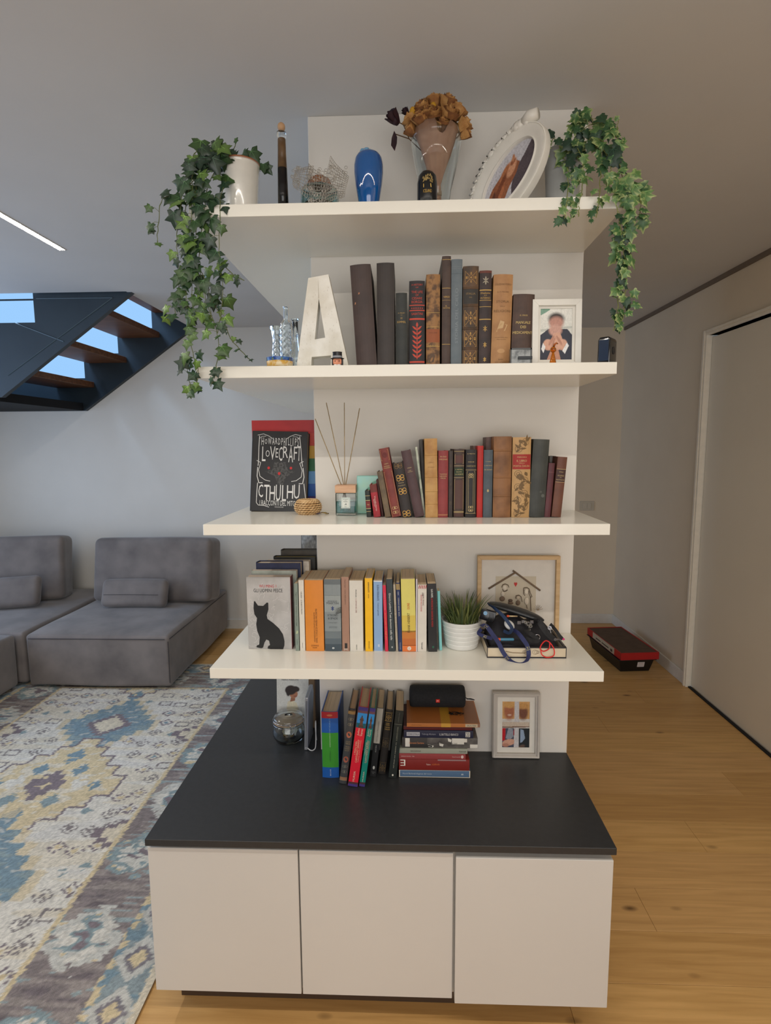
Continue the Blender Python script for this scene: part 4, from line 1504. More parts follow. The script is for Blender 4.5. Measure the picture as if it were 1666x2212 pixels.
k.add([(p[0], -.0006, p[1]) for p in P], [tuple(range(len(P)))])
k.obj('printed_cat', mat((16, 16, 17), .5, bump=0), t, fix=False)


def ktext(s, x0, x1, y0, y1, c):
    a_, b_ = kq(x0, y1), kq(x1, y0)
    flat_text(s, t, (a_[0] + b_[0]) / 2, (a_[1] + b_[1]) / 2, b_[0] - a_[0], b_[1] - a_[1], -.0005, mat(c, .5, bump=0))


ktext('WU MING 1', 203, 328, 394, 415, (190, 30, 34))
ktext('GLI UOMINI PESCE', 162, 376, 424, 450, (30, 30, 30))

# books of the left wing: spines look out to the left, they stand one behind the other
wing = [('thin pink-edged book right behind the cat book on the lowest shelf', 543, 1233, .037, .020, (150, 156, 146), (222, 200, 186), False),
        ('navy-backed hardback in the side row, second behind the cat book', 553, 1217, .062, .046, (28, 34, 66), (216, 198, 178), True),
        ('cream paperback in the side row, between the navy and the gold-edged book', 574, 1213, .112, .030, (196, 188, 176), (206, 190, 170), False),
        ('black hardback with gold foil edge in the side row', 591, 1204, .146, .036, (30, 30, 28), (170, 150, 84), True),
        ('dark book wrapped in clear film, farthest of the side row', 607, 1190, .186, .045, (64, 58, 50), (110, 102, 90), True)]
for lb, u_, v_, dy, thk, cc, pg, hd in wing:
    p_ = onY(u_, v_, Yk + dy)
    book(lb, thk - .002, p_.z - Z4, min(.14, PL - p_.x - .004), cc, (p_.x, Yk + dy + thk / 2, Z4 + .0005), yaw=-PI / 2, hard=hd, mk='plain', pages=pg, group='books of the side row on the lowest shelf')
# picture leaning far back in the wing
pt = thing('picture_frame', 'dark photo print standing at the far end of the side row on the lowest shelf', 'picture frame', (-.385, .62, Z4 + .0004), (R(-6), 0, 0))
k = M().box(-.08, .08, .001, .006, 0, .30)
k.obj('board', mat((40, 42, 44), .5), pt)
im = raster(60, 100, .6, (150, 158, 166), [('e', .6, .75, .3, .16, 20, (70, 66, 62), .6), ('e', .3, .5, .3, .2, 20, (110, 108, 104), .6), ('e', .7, .35, .25, .2, 0, (60, 62, 58), .5)], .2)
plate('print', im, .156, .296, pt, (0, .0004, .002))

BK = (26, 26, 28)
b4('thin grey-green paperback just right of the cat book', E_(467, 385, 497, 383, 484, 885, 510, 885), (128, 140, 130), deco=[('text', 'Figure Dure. Cantare senza leggi', .62, .5, .30, BK, 'd'), ('text', 'Laterza', .13, .08, .3, (60, 90, 90), 'd'), ('orn', 'blot', 0, .28, .7, .05, (180, 190, 150))])
b4('slim white paperback left of the orange one', E_(500, 360, 541, 358, 517, 887, 556, 887), (216, 210, 198), deco=[('text', 'GALASSO   IL SEGRETO MILANO', .68, .32, .2, BK, 'd'), ('text', 'EINAUDI', .08, .07, .14, BK, 'd')])
b4('thick orange paperback right of the slim white one', E_(543, 362, 688, 356, 563, 890, 695, 890), (214, 132, 44), deco=[('text', 'SAFEL / COLLE DI ANGELI INCONTRI', .36, .48, .09, (96, 54, 20), 'u', .22), ('text', 'GRANDI RACCONTI DI MORTE', .34, .42, .07, (96, 54, 20), 'u', .0), ('text', 'GIORNALE', .08, .42, .022, (110, 60, 20), 'h'), ('text', 'NOIR', .05, .24, .018, (110, 60, 20), 'h')])
b4('thick grey paperback with a small blue emblem and hanging black threads', E_(690, 354, 820, 352, 706, 892, 826, 892), (132, 140, 142),
   deco=[('band', .0, .10, (62, 76, 86)), ('band', .10, .18, (88, 100, 108)), ('band', .18, .28, (110, 120, 124)), ('band', .93, 1.0, (104, 112, 116)), ('band', .55, .78, (150, 158, 158)), ('orn', 'frame', 0, .885, .02, .16, (90, 98, 104)), ('band', .776, .78, (180, 184, 182)), ('text', 'GEORGE R.R.', .70, .6, .018, (60, 66, 74), 'h'), ('text', 'MARTIN', .672, .72, .03, (60, 66, 74), 'h'),
         ('orn', 'diamond', 0, .60, .26, .07, (36, 58, 116)), ('text', 'Il TRONO', .505, .6, .03, (60, 66, 74), 'h'), ('text', 'di SPADE', .462, .6, .03, (60, 66, 74), 'h'), ('text', 'IL GRANDE INVERNO', .40, .55, .01, (70, 76, 84), 'h'), ('text', 'TRADUZIONE DI', .345, .5, .008, (70, 76, 84), 'h'), ('text', 'SERGIO ALTIERI', .33, .5, .008, (70, 76, 84), 'h'), ('orn', 'disc', 0, .045, .14, .026, (210, 214, 214)), ('text', '1', .045, .03, .016, (60, 76, 86), 'h')])
b4('narrow tall brown-pink paperback with curved line near its foot', E_(820, 336, 880, 336, 835, 893, 887, 893), (162, 124, 104), deco=[('text', 'Paolo Cali\'   Canto della pianura', .80, .33, .2, (100, 70, 56), 'd'), ('patch', -.3, .4, .04, .11, (34, 30, 30)), ('text', 'M', .025, .4, .028, (226, 220, 210), 'h'), ('orn', 'frame', .55, .16, .1, .05, (90, 62, 50))])
b4('thick white paperback with a small two-colour title', E_(880, 362, 985, 362, 893, 888, 990, 888), (214, 210, 200), deco=[('text', 'MURGIA', .82, .11, .09, BK, 'd'), ('text', 'IL CAPITANO DEL CANE', .65, .2, .09, (130, 30, 30), 'd'), ('text', 'EINAUDI', .06, .07, .07, BK, 'd')])
b4('bright yellow paperback left of the light blue one', E_(994, 346, 1057, 344, 1010, 890, 1061, 890), (240, 184, 8), deco=[('text', 'AMMANITI', .88, .14, .2, BK, 'd'), ('text', 'ANNA', .76, .06, .14, (120, 90, 10), 'd'), ('text', 'EINAUDI', .09, .1, .16, (90, 60, 8), 'd')])
b4('light blue paperback right of the bright yellow one', E_(1061, 365, 1130, 360, 1074, 887, 1138, 886), (136, 168, 206), deco=[('text', 'ELENA FERRANTE', .83, .22, .22, (50, 66, 100), 'd'), ('text', 'L\'amore geniale', .60, .18, .2, (50, 66, 100), 'd'), ('orn', 'diamond', .1, .085, .3, .05, (220, 228, 236)), ('band', 0, .008, (220, 224, 226)), ('band', .985, 1, (220, 224, 226))])
b4('slim crimson paperback with yellow writing', E_(1134, 398, 1158, 398, 1152, 885, 1178, 885), (206, 32, 66), deco=[('text', 'Chiara Gamberale', .76, .26, .3, (240, 150, 160), 'd'), ('text', 'Le luci nelle case degli altri', .38, .4, .34, (240, 190, 60), 'd')])
b4('slate-coloured paperback with a bold white title', E_(1157, 352, 1210, 350, 1184, 893, 1226, 893), (44, 54, 58), deco=[('text', 'Ginevra Lamberti', .68, .26, .32, (230, 230, 226), 'd'), ('text', 'Tutti dormono nella valle', .35, .38, .32, (230, 230, 226), 'd'), ('orn', 'diamond', .1, .06, .3, .03, (220, 220, 214))])
b4('very thin pale grey paperback', E_(1213, 392, 1230, 390, 1234, 888, 1252, 888), (168, 158, 140), deco=[('text', 'Storia di un corpo', .5, .4, .3, BK, 'd')])
b4('slim navy paperback with a striped yellow top', E_(1232, 380, 1265, 378, 1256, 893, 1282, 892), (22, 40, 86), deco=[('patch', -.98, .98, .90, .985, (210, 180, 120)), ('orn', 'hatch', 0, .943, .9, .085, (24, 24, 28)), ('text', 'CON', .85, .05, .3, (210, 210, 206), 'd'), ('text', 'STEFANO BENNI  BAOL', .65, .27, .3, (214, 210, 190), 'd'), ('text', 'Feltrinelli', .08, .1, .3, (160, 170, 190), 'd')])
b4('thick paperback fading from yellow-green to orange with two upright words', E_(1268, 350, 1378, 350, 1284, 897, 1385, 900), (212, 202, 106),
   deco=[('band', .27, .50, (214, 190, 84)), ('band', .18, .29, (196, 120, 48)), ('band', .08, .18, (190, 104, 44)), ('band', 0, .09, (222, 118, 54)), ('text', 'FRANK HERBERT', .40, .27, .18, (70, 56, 26), 'u'), ('text', 'DUNE', .63, .085, .18, (196, 96, 24), 'u'), ('orn', 'disc', 0, .045, .28, .055, (228, 222, 210)), ('text', 'U', .045, .1, .03, (190, 96, 40), 'h')])
b4('thin white booklet between the two-tone and the striped white paperbacks', E_(1380, 352, 1391, 352, 1387, 900, 1398, 900), (206, 200, 210))
b4('white paperback with red stripes at its top', E_(1393, 395, 1465, 392, 1400, 910, 1464, 911), (212, 206, 196), deco=[('orn', 'hatch', 0, .968, .95, .05, (168, 36, 50)), ('text', 'DON', .86, .05, .14, (60, 40, 40), 'd', .1), ('text', 'DANIEL PENNAC', .78, .18, .16, (120, 50, 50), 'd', .25), ('text', 'SIGNOR MALAUSSENE', .73, .25, .16, (196, 40, 56), 'd', -.2), ('text', 'Feltrinelli', .09, .1, .18, (60, 50, 50), 'd')])
b4('black paperback with red title, last of the row before the turquoise notebook', E_(1466, 396, 1539, 374, 1479, 914, 1542, 914), (24, 23, 24), deco=[('text', 'ILAN PAPPE', .86, .12, .22, (226, 226, 220), 'd'), ('text', 'LA PRIGIONE PIU GRANDE DEL MONDO', .58, .42, .2, (196, 34, 34), 'd'), ('orn', 'disc', .1, .07, .24, .035, (30, 90, 70))])
b4('thin turquoise notebook leaning beside the grass pot', E_(1545, 440, 1562, 440, 1556, 876, 1584, 876), (128, 200, 200), d=.035, Y=-.165, bulge=.002)
# black threads hanging over the grey paperback
a_ = onY(738, 1318, -.185)
t = thing('black_tassel', 'few loose black threads hanging over the grey paperback spine', 'thread', (a_.x, -.186, a_.z))
k = M()
for i in range(7):
    k.tube([(.0, -.004, .010 - i * .0025), (-.008 - .001 * i, -.005, .008 - i * .003), (-.018 - .001 * (i % 3), -.0045, .004 - i * .0035)], [.0006, .0005, .0002], 4)
k.obj('threads', BLACKP, t)

# grass pot
c = onZ(997, 1406, Z4)
Yg = c.y + .045
c = onY(997, 1390, Yg)
rt_ = (onY(1041, 1325, Yg) - onY(953, 1325, Yg)).x / 2
rbm = rt_ * .80
hp = .086
t = thing('potted_grass', 'artificial grass in a white ribbed pot on the lowest white shelf', 'plant', (c.x, Yg, Z4 + .0004))
prof_ = [(0.0001, 0), (rbm - .003, 0), (rbm, .003)]
for i in range(6):
    f0, f1 = (i + .1) / 6, (i + 1) / 6
    z0, z1 = .003 + (hp - .003) * f0, .003 + (hp - .003) * f1
    r0, r1 = rbm + (rt_ - rbm) * f0, rbm + (rt_ - rbm) * f1
    prof_ += [(r0, z0), (r1 + .0006, z1 - .0015), (r1 - .0006, z1)]
prof_ += [(rt_, hp), (rt_ - .003, hp), (rt_ - .006, hp - .01), (0.0001, hp - .012)]
k = M().lathe(prof_, 40)
k.obj('pot', mat((226, 226, 222), .3, bump=0), t, smooth=True, angle=.5)
k = M()
gr = random.Random(11)
GC = [mat((96, 108, 56), .5, c2=(70, 88, 44), scale=20, bump=0), mat((126, 130, 74), .5, c2=(104, 112, 60), scale=20, bump=0), mat((74, 90, 50), .5, c2=(60, 78, 44), scale=20, bump=0)]
for i in range(230):
    a = gr.uniform(0, 2 * PI)
    r0 = rt_ * .8 * math.sqrt(gr.random())
    L_ = gr.uniform(.05, .098)
    out = gr.uniform(.1, .8) * (r0 / rt_ + .25)
    wb = gr.uniform(.0016, .003)
    d0 = Vector((math.cos(a), math.sin(a), 0))
    sd = Vector((-math.sin(a), math.cos(a), 0))
    if gr.random() < .4:
        sd = (sd + Vector((gr.uniform(-1, 1), gr.uniform(-1, 1), 0))).normalized()
    vs = []
    for j in range(5):
        f = j / 4
        p = d0 * (r0 + L_ * out * (f ** 1.7)) + Vector((0, 0, hp - .014 + L_ * f * (1 - .25 * out * f)))
        ww = wb * (1 - f) ** .7 + .0002
        vs += [p - sd * ww, p + sd * ww]
    k.add(vs, [(2 * j, 2 * j + 1, 2 * j + 3, 2 * j + 2) for j in range(4)], gr.randrange(3))
o = k.obj('grass_blades', GC, t, fix=False)
o['kind'] = 'stuff'

# framed stick house picture
YF = -.022
bl, br = onZ(1038, 1366, Z4), onZ(1200, 1366, Z4)
l_, r_ = onY(1030, 1300, YF), onY(1206, 1300, YF)
topz = onY(1120, 1200, YF).z
w, h = r_.x - l_.x, topz - Z4
t = thing('picture_frame', 'pale wooden frame with a stick house and pebble family, behind the tray of oddments', 'picture frame', ((l_.x + r_.x) / 2, YF - .002, Z4 + .0005), (R(-1.5), 0, 0))
FW = mat((206, 174, 128), .5, 'wood', c2=(192, 158, 112), scale=10, bump=.05)
ra = .0125
for nm, P in (('rail', [(-w / 2, h), (-w / 2 + ra, h - ra), (w / 2 - ra, h - ra), (w / 2, h)]), ('rail', [(-w / 2, 0), (w / 2, 0), (w / 2 - ra, ra), (-w / 2 + ra, ra)]),
              ('stile', [(-w / 2, 0), (-w / 2 + ra, ra), (-w / 2 + ra, h - ra), (-w / 2, h)]), ('stile', [(w / 2, 0), (w / 2, h), (w / 2 - ra, h - ra), (w / 2 - ra, ra)])):
    k = M().prism(P, 1, -.018, 0)
    k.obj(nm, FW, t, bevel=.0006, seg=1)
k = M().box(-w / 2 + ra - .001, w / 2 - ra + .001, -.003, -.001, ra - .001, h - ra + .001)
k.obj('mount', mat((222, 216, 206), .8), t)
F = zz(920, 1180, 4.165)


def fq(x, y_):
    p = onY(*F(x, y_)[0], YF - .005)
    return p.x - (l_.x + r_.x) / 2, p.z - Z4


a_, b_ = fq(632, 275), fq(988, 590)
k = M().box(a_[0], b_[0], -.0042, -.003, .02, a_[1])
k.obj('picture_card', mat((206, 194, 172), .8), t)
ST = mat((132, 112, 92), .8, 'wood', c2=(112, 92, 74), scale=60)
for p, q_ in (((565, 385), (815, 235)), ((785, 222), (1030, 400))):
    k = M().tube([(fq(*p)[0], -.0065, fq(*p)[1]), (fq(*q_)[0], -.0065, fq(*q_)[1])], .0030, 7)
    k.obj('stick', ST, t, smooth=True)
hx, hz_ = fq(810, 345)
k = M()
P = [(0, -.0085), (.0048, .0), (.0052, .004), (.003, .0062), (.0006, .005), (0, .0035), (-.0006, .005), (-.003, .0062), (-.0052, .004), (-.0048, 0)]
k.prism([(hx + x, hz_ + z) for x, z in P], 1, -.0055, -.0042)
k.obj('red_heart', mat((196, 46, 40), .6), t)
PB = [(224, 212, 192), (128, 108, 90), (204, 188, 166), (104, 86, 72)]
for (x, y_, rx, rz, ci, nm) in ((712, 375, 30, 36, 0, 'pebble'), (694, 430, 26, 34, 0, 'pebble'), (688, 475, 34, 32, 1, 'pebble'), (906, 410, 28, 38, 0, 'pebble'), (908, 495, 30, 50, 0, 'pebble'),
                                (762, 490, 28, 20, 3, 'pebble'), (832, 465, 26, 24, 2, 'pebble'), (830, 510, 28, 34, 1, 'pebble'), (764, 512, 34, 18, 1, 'pebble')):
    p = fq(x, y_)
    sc_ = .24 / 1000
    k = M().ball((p[0], -.0065, p[1]), 1.15, 10, (rx * sc_ * .95, .002, rz * sc_ * .95))
    k.obj(nm, mat(PB[ci], .7), t, smooth=True)
k = M()
DK = mat((92, 74, 60), .8)
for pts_ in ([(682, 372), (692, 348), (715, 340), (742, 352), (748, 372)], [(690, 388), (702, 408), (722, 404), (736, 392)], [(878, 380), (890, 375), (910, 372), (930, 386), (940, 420), (955, 455), (944, 462), (930, 430), (926, 400)], [(880, 385), (880, 430), (892, 445)], [(806, 470), (812, 446), (838, 440), (858, 456), (866, 500)], [(905, 530), (912, 560)], [(940, 450), (945, 580)]):
    P = [fq(*p) for p in pts_]
    k.tube([(p[0], -.0086, p[1]) for p in P], .0012, 4)
k.obj('drawn_hair_and_limbs', DK, t)
k = M()
for i in range(7):
    a = PI * (.1 + i * .13)
    p0, p1 = fq(1010, 580), fq(1010 + 46 * math.cos(a), 580 - 50 * math.sin(a))
    k.tube([(p0[0], -.004, p0[1]), (p1[0], -.004, p1[1])], .0006, 4)
k.obj('drawn_twigs', mat((170, 150, 120), .8), t)

# tray with oddments
c0, c1 = onZ(1053, 1421, Z4), onZ(1221, 1420, Z4)
wt_ = c1.x - c0.x
TX, TY = (c0.x + c1.x) / 2, c0.y
td, thh = .155, .030
t = thing('tray', 'shallow cream tray with black edges, heaped with straps and gadgets', 'tray', (TX, TY, Z4 + .0004))
CRM = mat((214, 200, 174), .5, c2=(200, 184, 156), scale=12, bump=.03)
for nm, q in (('front_wall', (-wt_ / 2, wt_ / 2, 0, .004)), ('back_wall', (-wt_ / 2, wt_ / 2, td - .004, td)), ('side_wall', (-wt_ / 2, -wt_ / 2 + .004, .004, td - .004)), ('side_wall', (wt_ / 2 - .004, wt_ / 2, .004, td - .004))):
    k = M().box(*q, .003, thh)
    k.obj(nm, CRM, t)
k = M().box(-wt_ / 2, wt_ / 2, 0, td, 0, .003)
k.obj('base', BLACKP, t)
k = M()
for q in ((-wt_ / 2 - .001, wt_ / 2 + .001, -.001, .005, thh, thh + .003), (-wt_ / 2 - .001, wt_ / 2 + .001, td - .005, td + .001, thh, thh + .003), (-wt_ / 2 - .001, -wt_ / 2 + .005, 0, td, thh, thh + .003), (wt_ / 2 - .005, wt_ / 2 + .001, 0, td, thh, thh + .003),
          (-wt_ / 2 - .001, -wt_ / 2 + .0008, -.001, .001, 0, thh), (wt_ / 2 - .0008, wt_ / 2 + .001, -.001, .001, 0, thh), (-wt_ / 2 - .001, wt_ / 2 + .001, -.0012, 0, 0, .0035)):
    k.box(*q)
k.obj('black_edging', mat((26, 24, 30), .4, bump=0), t)
k = M()
for s in (-1, 1):
    for j in range(3):
        x, r_ = s * (.012 + j * .004) + .012, .007 - j * .0014
        pts_ = [(x + r_ * math.cos(a * PI / 6), -.0006, .018 + r_ * math.sin(a * PI / 6)) for a in range(13)]
        k.tube(pts_, .0005, 3)
k.tube([(-.06, -.0006, .020), (-.04, -.0006, .016), (-.01, -.0006, .015), (.0, -.0006, .018)], .0012, 4)
k.obj('engraved_ornament', mat((150, 132, 108), .6), t)
DZt = Z4 + .0034


def tp(px, py, dy, dz=0):
    """a point of the heap: photo pixel at depth dy behind the tray's front"""
    return onY(px, py, TY + dy) + Vector((0, 0, dz))


FP = lambda x, y_, dy: onY(*F(x, y_)[0], TY + dy)
# hidden filling that carries the heap: folded black pouch
t2 = thing('fabric_pouch', 'crumpled black fabric pouch filling the tray under the straps', 'pouch', (TX, TY + .078, DZt))
k = M()
gr = random.Random(8)
nu, nv = 26, 18
vs = []
for i in range(nv):
    for j in range(nu):
        x, y_ = -1 + 2 * j / (nu - 1), -1 + 2 * i / (nv - 1)
        e_ = max(0, 1 - abs(x) ** 4) * max(0, 1 - abs(y_) ** 4)
        hgt = (.118 - .030 * (x + 1)) * (e_ ** .3) * (1 + .2 * math.sin(5 * x + 2) * math.cos(4 * y_ + x * 3)) 
        hgt *= .34 + .66 * min(1, max(0, (y_ + .75) / 1.1)) ** 1.2
        vs.append((x * (wt_ / 2 - .006), y_ * (td / 2 - .007), hgt))
fs = [(i * nu + j, i * nu + j + 1, (i + 1) * nu + j + 1, (i + 1) * nu + j) for i in range(nv - 1) for j in range(nu - 1)]
n0 = len(vs)
vs += [(v[0], v[1], -.0) for v in vs]
k.add(vs, fs)
rim = [j for j in range(nu)] + [i * nu + nu - 1 for i in range(1, nv)] + [(nv - 1) * nu + j for j in range(nu - 2, -1, -1)] + [i * nu for i in range(nv - 2, 0, -1)]
k.add([vs[i] for i in rim], [tuple(range(len(rim)))[::-1]])
k.obj('fabric', mat((20, 20, 26), .7, c2=(34, 34, 42), scale=30, bump=.3), t2, smooth=True)


def ellipsoid_thing(nm, lb, cat_, c, r, colr, rot=(0, 0, 0), rough=.3):
    t_ = thing(nm, lb, cat_, c, rot)
    k_ = M().ball((0, 0, 0), 1, 18, r)
    k_.obj('body', mat(colr, rough, bump=0), t_, smooth=True)
    return t_


# long black glasses case lying across the heap
p0, p1 = FP(560, 500, .10), FP(1060, 655, .055)
cc = (p0 + p1) / 2
dv = p1 - p0
Lc = dv.length * 1.02
t = thing('glasses_case', 'long glossy black case lying slantwise on top of the heap', 'case', cc + Vector((0, 0, -.004)), (0, 0, 0))
t.rotation_euler = dv.to_track_quat('X', 'Z').to_euler()
k = M()
n_ = 22
vs = []
for i in range(n_):
    f = i / (n_ - 1)
    s = max(.05, (1 - abs(2 * f - 1) ** 3.2)) ** .5
    for j in range(12):
        a = 2 * PI * j / 12
        vs.append(((f - .5) * Lc, .026 * s * math.cos(a), .0105 * s * math.sin(a) + .004 * math.sin(PI * f)))
fs = [(i * 12 + j, i * 12 + (j + 1) % 12, (i + 1) * 12 + (j + 1) % 12, (i + 1) * 12 + j) for i in range(n_ - 1) for j in range(12)] + [tuple(range(12))[::-1], tuple(range((n_ - 1) * 12, n_ * 12))]
k.add(vs, fs)
k.obj('shell', mat((26, 29, 32), .35, c2=(34, 38, 42), scale=40, bump=.1), t, smooth=True)
k = M()
k.tube([((f / 20 - .5) * Lc * .96, -.0262 * max(.05, (1 - abs(2 * f / 20 - 1) ** 3.2)) ** .5, .004 * math.sin(PI * f / 20)) for f in range(21)], .0006, 4)
k.obj('seam', mat((12, 12, 13), .5), t)
# computer mouse
ellipsoid_thing('computer_mouse', 'white rounded computer mouse half buried in the heap', 'mouse', FP(752, 708, .030), (.015, .019, .0105), (224, 226, 224), (R(25), R(10), R(20)))
# small camera-like gadget, black with blue lens
c = FP(560, 620, .045)
t = thing('action_camera', 'black gadget with a bluish lens at the left of the heap', 'gadget', c, (R(-8), R(12), R(-15)))
k = M().box(-.022, .022, -.012, .012, -.016, .016)
k.obj('case', mat((14, 14, 17), .2, bump=0), t, bevel=.003, smooth=True)
k = M().tube([(-.008, -.0118, .006), (-.008, -.0145, .006)], .006, 14)
k.obj('lens', mat((70, 130, 170), .08, bump=0), t)
k = M()
for i in range(4):
    k.tube([(.004 + .004 * i, -.0125, -.014), (.006 + .004 * i, -.014, -.002), (.004 + .004 * i, -.0125, .012)], .001, 4)
k.obj('ribs', BLACKP, t)
# marker
p0, p1 = FP(648, 838, .010), FP(830, 838, .012)
t = thing('marker_pen', 'blue marker with an orange cap lying along the front of the heap', 'pen', p0 + Vector((0, 0, .0)))
t.rotation_euler = (p1 - p0).to_track_quat('X', 'Z').to_euler()
k = M().tube([(.007, 0, 0), (.010, 0, 0), (.045, 0, 0), (.047, 0, 0)], [.0038, .0042, .0042, .003], 12)
k.obj('barrel', mat((70, 130, 160), .4, bump=0), t, smooth=True, angle=.6)
k = M().tube([(0, 0, 0), (.001, 0, 0), (.0075, 0, 0)], [.003, .0044, .0044], 12)
k.obj('cap', mat((226, 84, 36), .4, bump=0), t, smooth=True, angle=.6)
# orange screwdriver-ish stick
p0, p1 = FP(735, 628, .035), FP(858, 632, .04)
t = thing('lighter_stick', 'metal stick with an orange end behind the white mouse', 'tool', p0)
t.rotation_euler = (p1 - p0).to_track_quat('X', 'Z').to_euler()
k = M().tube([(-.002, 0, 0), (.004, 0, 0)], .0032, 10)
k.obj('orange_tip', mat((220, 80, 34), .4, bump=0), t)
k = M().tube([(.004, 0, 0), (.030, 0, 0)], .0024, 10)
k.obj('shaft', mat((196, 176, 140), .35, metal=.6, bump=0), t, smooth=True)
# metal clip and key bunch
t = thing('key_bunch', 'bunch of silver keys and clips in the middle of the heap', 'keys', FP(880, 690, .03))
k = M()
for i in range(4):
    x = -.018 + i * .012
    k.box(x, x + .010, -.002 - .001 * i, -.0005 - .001 * i, -.004 + .004 * (i % 2), .006 + .003 * (i % 2))
k.obj('metal_plate', CHROME, t, bevel=.0004, seg=1)
for i in range(3):
    k = M()
    T = Matrix.Translation((.004 + .008 * i, -.006, .004 - .006 * i)) @ Matrix.Rotation(R(20 + 50 * i), 4, 'Y')
    k.lathe([(.0045, -.0008), (.0045, .0008), (.002, .0008), (.002, -.0008)], 12, T=T @ Matrix.Rotation(PI / 2, 4, 'X'))
    k.box(.004, .020, -.0008, .0008, -.0015, .0015, T=T)
    k.box(.014, .016, -.0008, .0008, -.0035, -.0012, T=T)
    k.box(.018, .0195, -.0008, .0008, -.003, -.0012, T=T)
    k.obj('key', mat((170, 166, 156), .3, metal=.9, bump=0), t)
k = M()
for i in range(12):
    a, b = 2 * PI * i / 12, 2 * PI * (i + 1) / 12
    k.tube([(.01 + .007 * math.cos(a), -.009, .007 * math.sin(a)), (.01 + .007 * math.cos(b), -.009, .007 * math.sin(b))], .0006, 4)
k.obj('key_ring', CHROME, t)


def smooth_path(pts, n=6):
    out = []
    P = [Vector(p) for p in pts]
    for i in range(len(P) - 1):
        p0, p1, p2, p3 = P[max(0, i - 1)], P[i], P[i + 1], P[min(len(P) - 1, i + 2)]
        for j in range(n):
            t_ = j / n
            out.append(.5 * ((2 * p1) + (-p0 + p2) * t_ + (2 * p0 - 5 * p1 + 4 * p2 - p3) * t_ ** 2 + (-p0 + 3 * p1 - 3 * p2 + p3) * t_ ** 3))
    out.append(P[-1])
    return out


NAVY = mat((28, 34, 78), .6, c2=(36, 44, 92), scale=80, bump=.2, name='navy_webbing')


def strap(nm, lb, cat_, pix, w_, m_, sides=None, logo=None):
    pts = [FP(*p) for p in pix]
    o0 = pts[0].copy()
    sp_ = smooth_path([p - o0 for p in pts])
    t_ = thing(nm, lb, cat_, o0)
    k_ = M()
    sd = []
    for i, p in enumerate(sp_):
        d_ = (sp_[min(i + 1, len(sp_) - 1)] - sp_[max(i - 1, 0)]).normalized()
        s_ = d_.cross(Vector((0, 1, .25)))
        if s_.length < .3:
            s_ = Vector((1, 0, 0))
        sd.append(s_.normalized())
    k_.ribbon(sp_, w_, sd)
    k_.obj('webbing', m_, t_, smooth=False)
    if logo:
        k_ = M()
        for f in logo:
            i = int(f * (len(sp_) - 1))
            p = sp_[i]
            d_ = (sp_[min(i + 1, len(sp_) - 1)] - sp_[max(i - 1, 0)]).normalized()
            s_ = sd[i]
            nn = d_.cross(s_).normalized()
            if nn.y > 0:
                nn = -nn
            for (a, b, c_, e_) in ((-.35, -.4, -.35, .4), (.0, -.4, .0, .4), (.0, 0, .35, .4), (0, 0, .35, -.4), (-.5, -.6, .5, -.6)):
                q0 = p + s_ * a * w_ + d_ * b * w_ * .8 + nn * .0012
                q1 = p + s_ * c_ * w_ + d_ * e_ * w_ * .8 + nn * .0012
                k_.tube([q0, q1], .0004, 3)
        k_.obj('woven_logo', mat((200, 190, 120), .6), t_)
    return t_


strap('lanyard', 'navy blue lanyard hanging in a loop over the tray front onto the shelf', 'lanyard',
      [(500, 720, .02), (540, 715, .004), (600, 790, -.006), (655, 870, -.008), (700, 960, -.012), (760, 1030, -.026), (830, 1062, -.036), (890, 1050, -.034), (925, 985, -.016), (915, 900, -.010), (870, 830, -.006), (830, 780, .006), (790, 755, .018)], .0125, NAVY, logo=(.10, .40, .74))
strap('lanyard', 'darker blue ribbon running over the white mouse from the glasses case', 'lanyard',
      [(560, 520, .075), (620, 560, .04), (690, 620, .018), (745, 690, .004), (775, 740, .004), (750, 780, .010), (700, 760, .02)], .010, mat((22, 46, 80), .6, bump=.1))
strap('lanyard', 'short navy strap end hanging at the left corner of the tray', 'lanyard',
      [(600, 830, -.004), (560, 820, -.006), (500, 800, -.004), (475, 780, .004), (500, 745, .012)], .011, NAVY, logo=(.4,))
strap('red_ribbon', 'thin red ribbon loop hanging over the right of the tray front', 'ribbon',
      [(1115, 870, -.003), (1110, 920, -.004), (1060, 945, -.004), (1030, 920, -.004), (1045, 880, -.004), (1080, 850, -.002), (1120, 870, -.005), (1155, 930, -.006), (1150, 985, -.006), (1090, 1000, -.006), (1045, 975, -.006), (1035, 930, -.006)], .003, mat((214, 38, 34), .5, bump=0))
BW = mat((20, 20, 22), .7, c2=(34, 34, 36), scale=80, bump=.2)
strap('black_strap', 'wide black strap lying over the right side of the heap', 'strap',
      [(960, 690, .05), (1010, 670, .03), (1060, 740, .014), (1110, 800, .006), (1160, 840, .004)], .016, BW)
strap('black_strap', 'black strap coiled at the front middle of the heap', 'strap',
      [(830, 790, .02), (900, 770, .008), (960, 800, .002), (1010, 850, .0), (960, 850, .002), (900, 830, .006)], .013, BW)
strap('black_strap', 'narrow black strap with pink tip at the right corner of the tray', 'strap',
      [(1120, 700, .035), (1165, 750, .02), (1200, 800, .008), (1232, 838, .002)], .010, BW)
ellipsoid_thing('pink_bead', 'tiny pink bead at the right corner of the tray', 'bead', FP(1240, 836, -.003), (.0035, .0035, .003), (210, 50, 120), rough=.4)
t = thing('metal_clasp', 'silver swivel clasp at the upper right of the heap', 'clasp', FP(1115, 735, .018))
k = M()
k.lathe([(.006, -.001), (.006, .001), (.004, .001), (.004, -.001)], 14, T=Matrix.Rotation(R(70), 4, 'X'))
k.tube([(0, -.002, -.005), (.003, -.003, -.014)], .002, 8)
k.obj('clasp_body', CHROME, t)
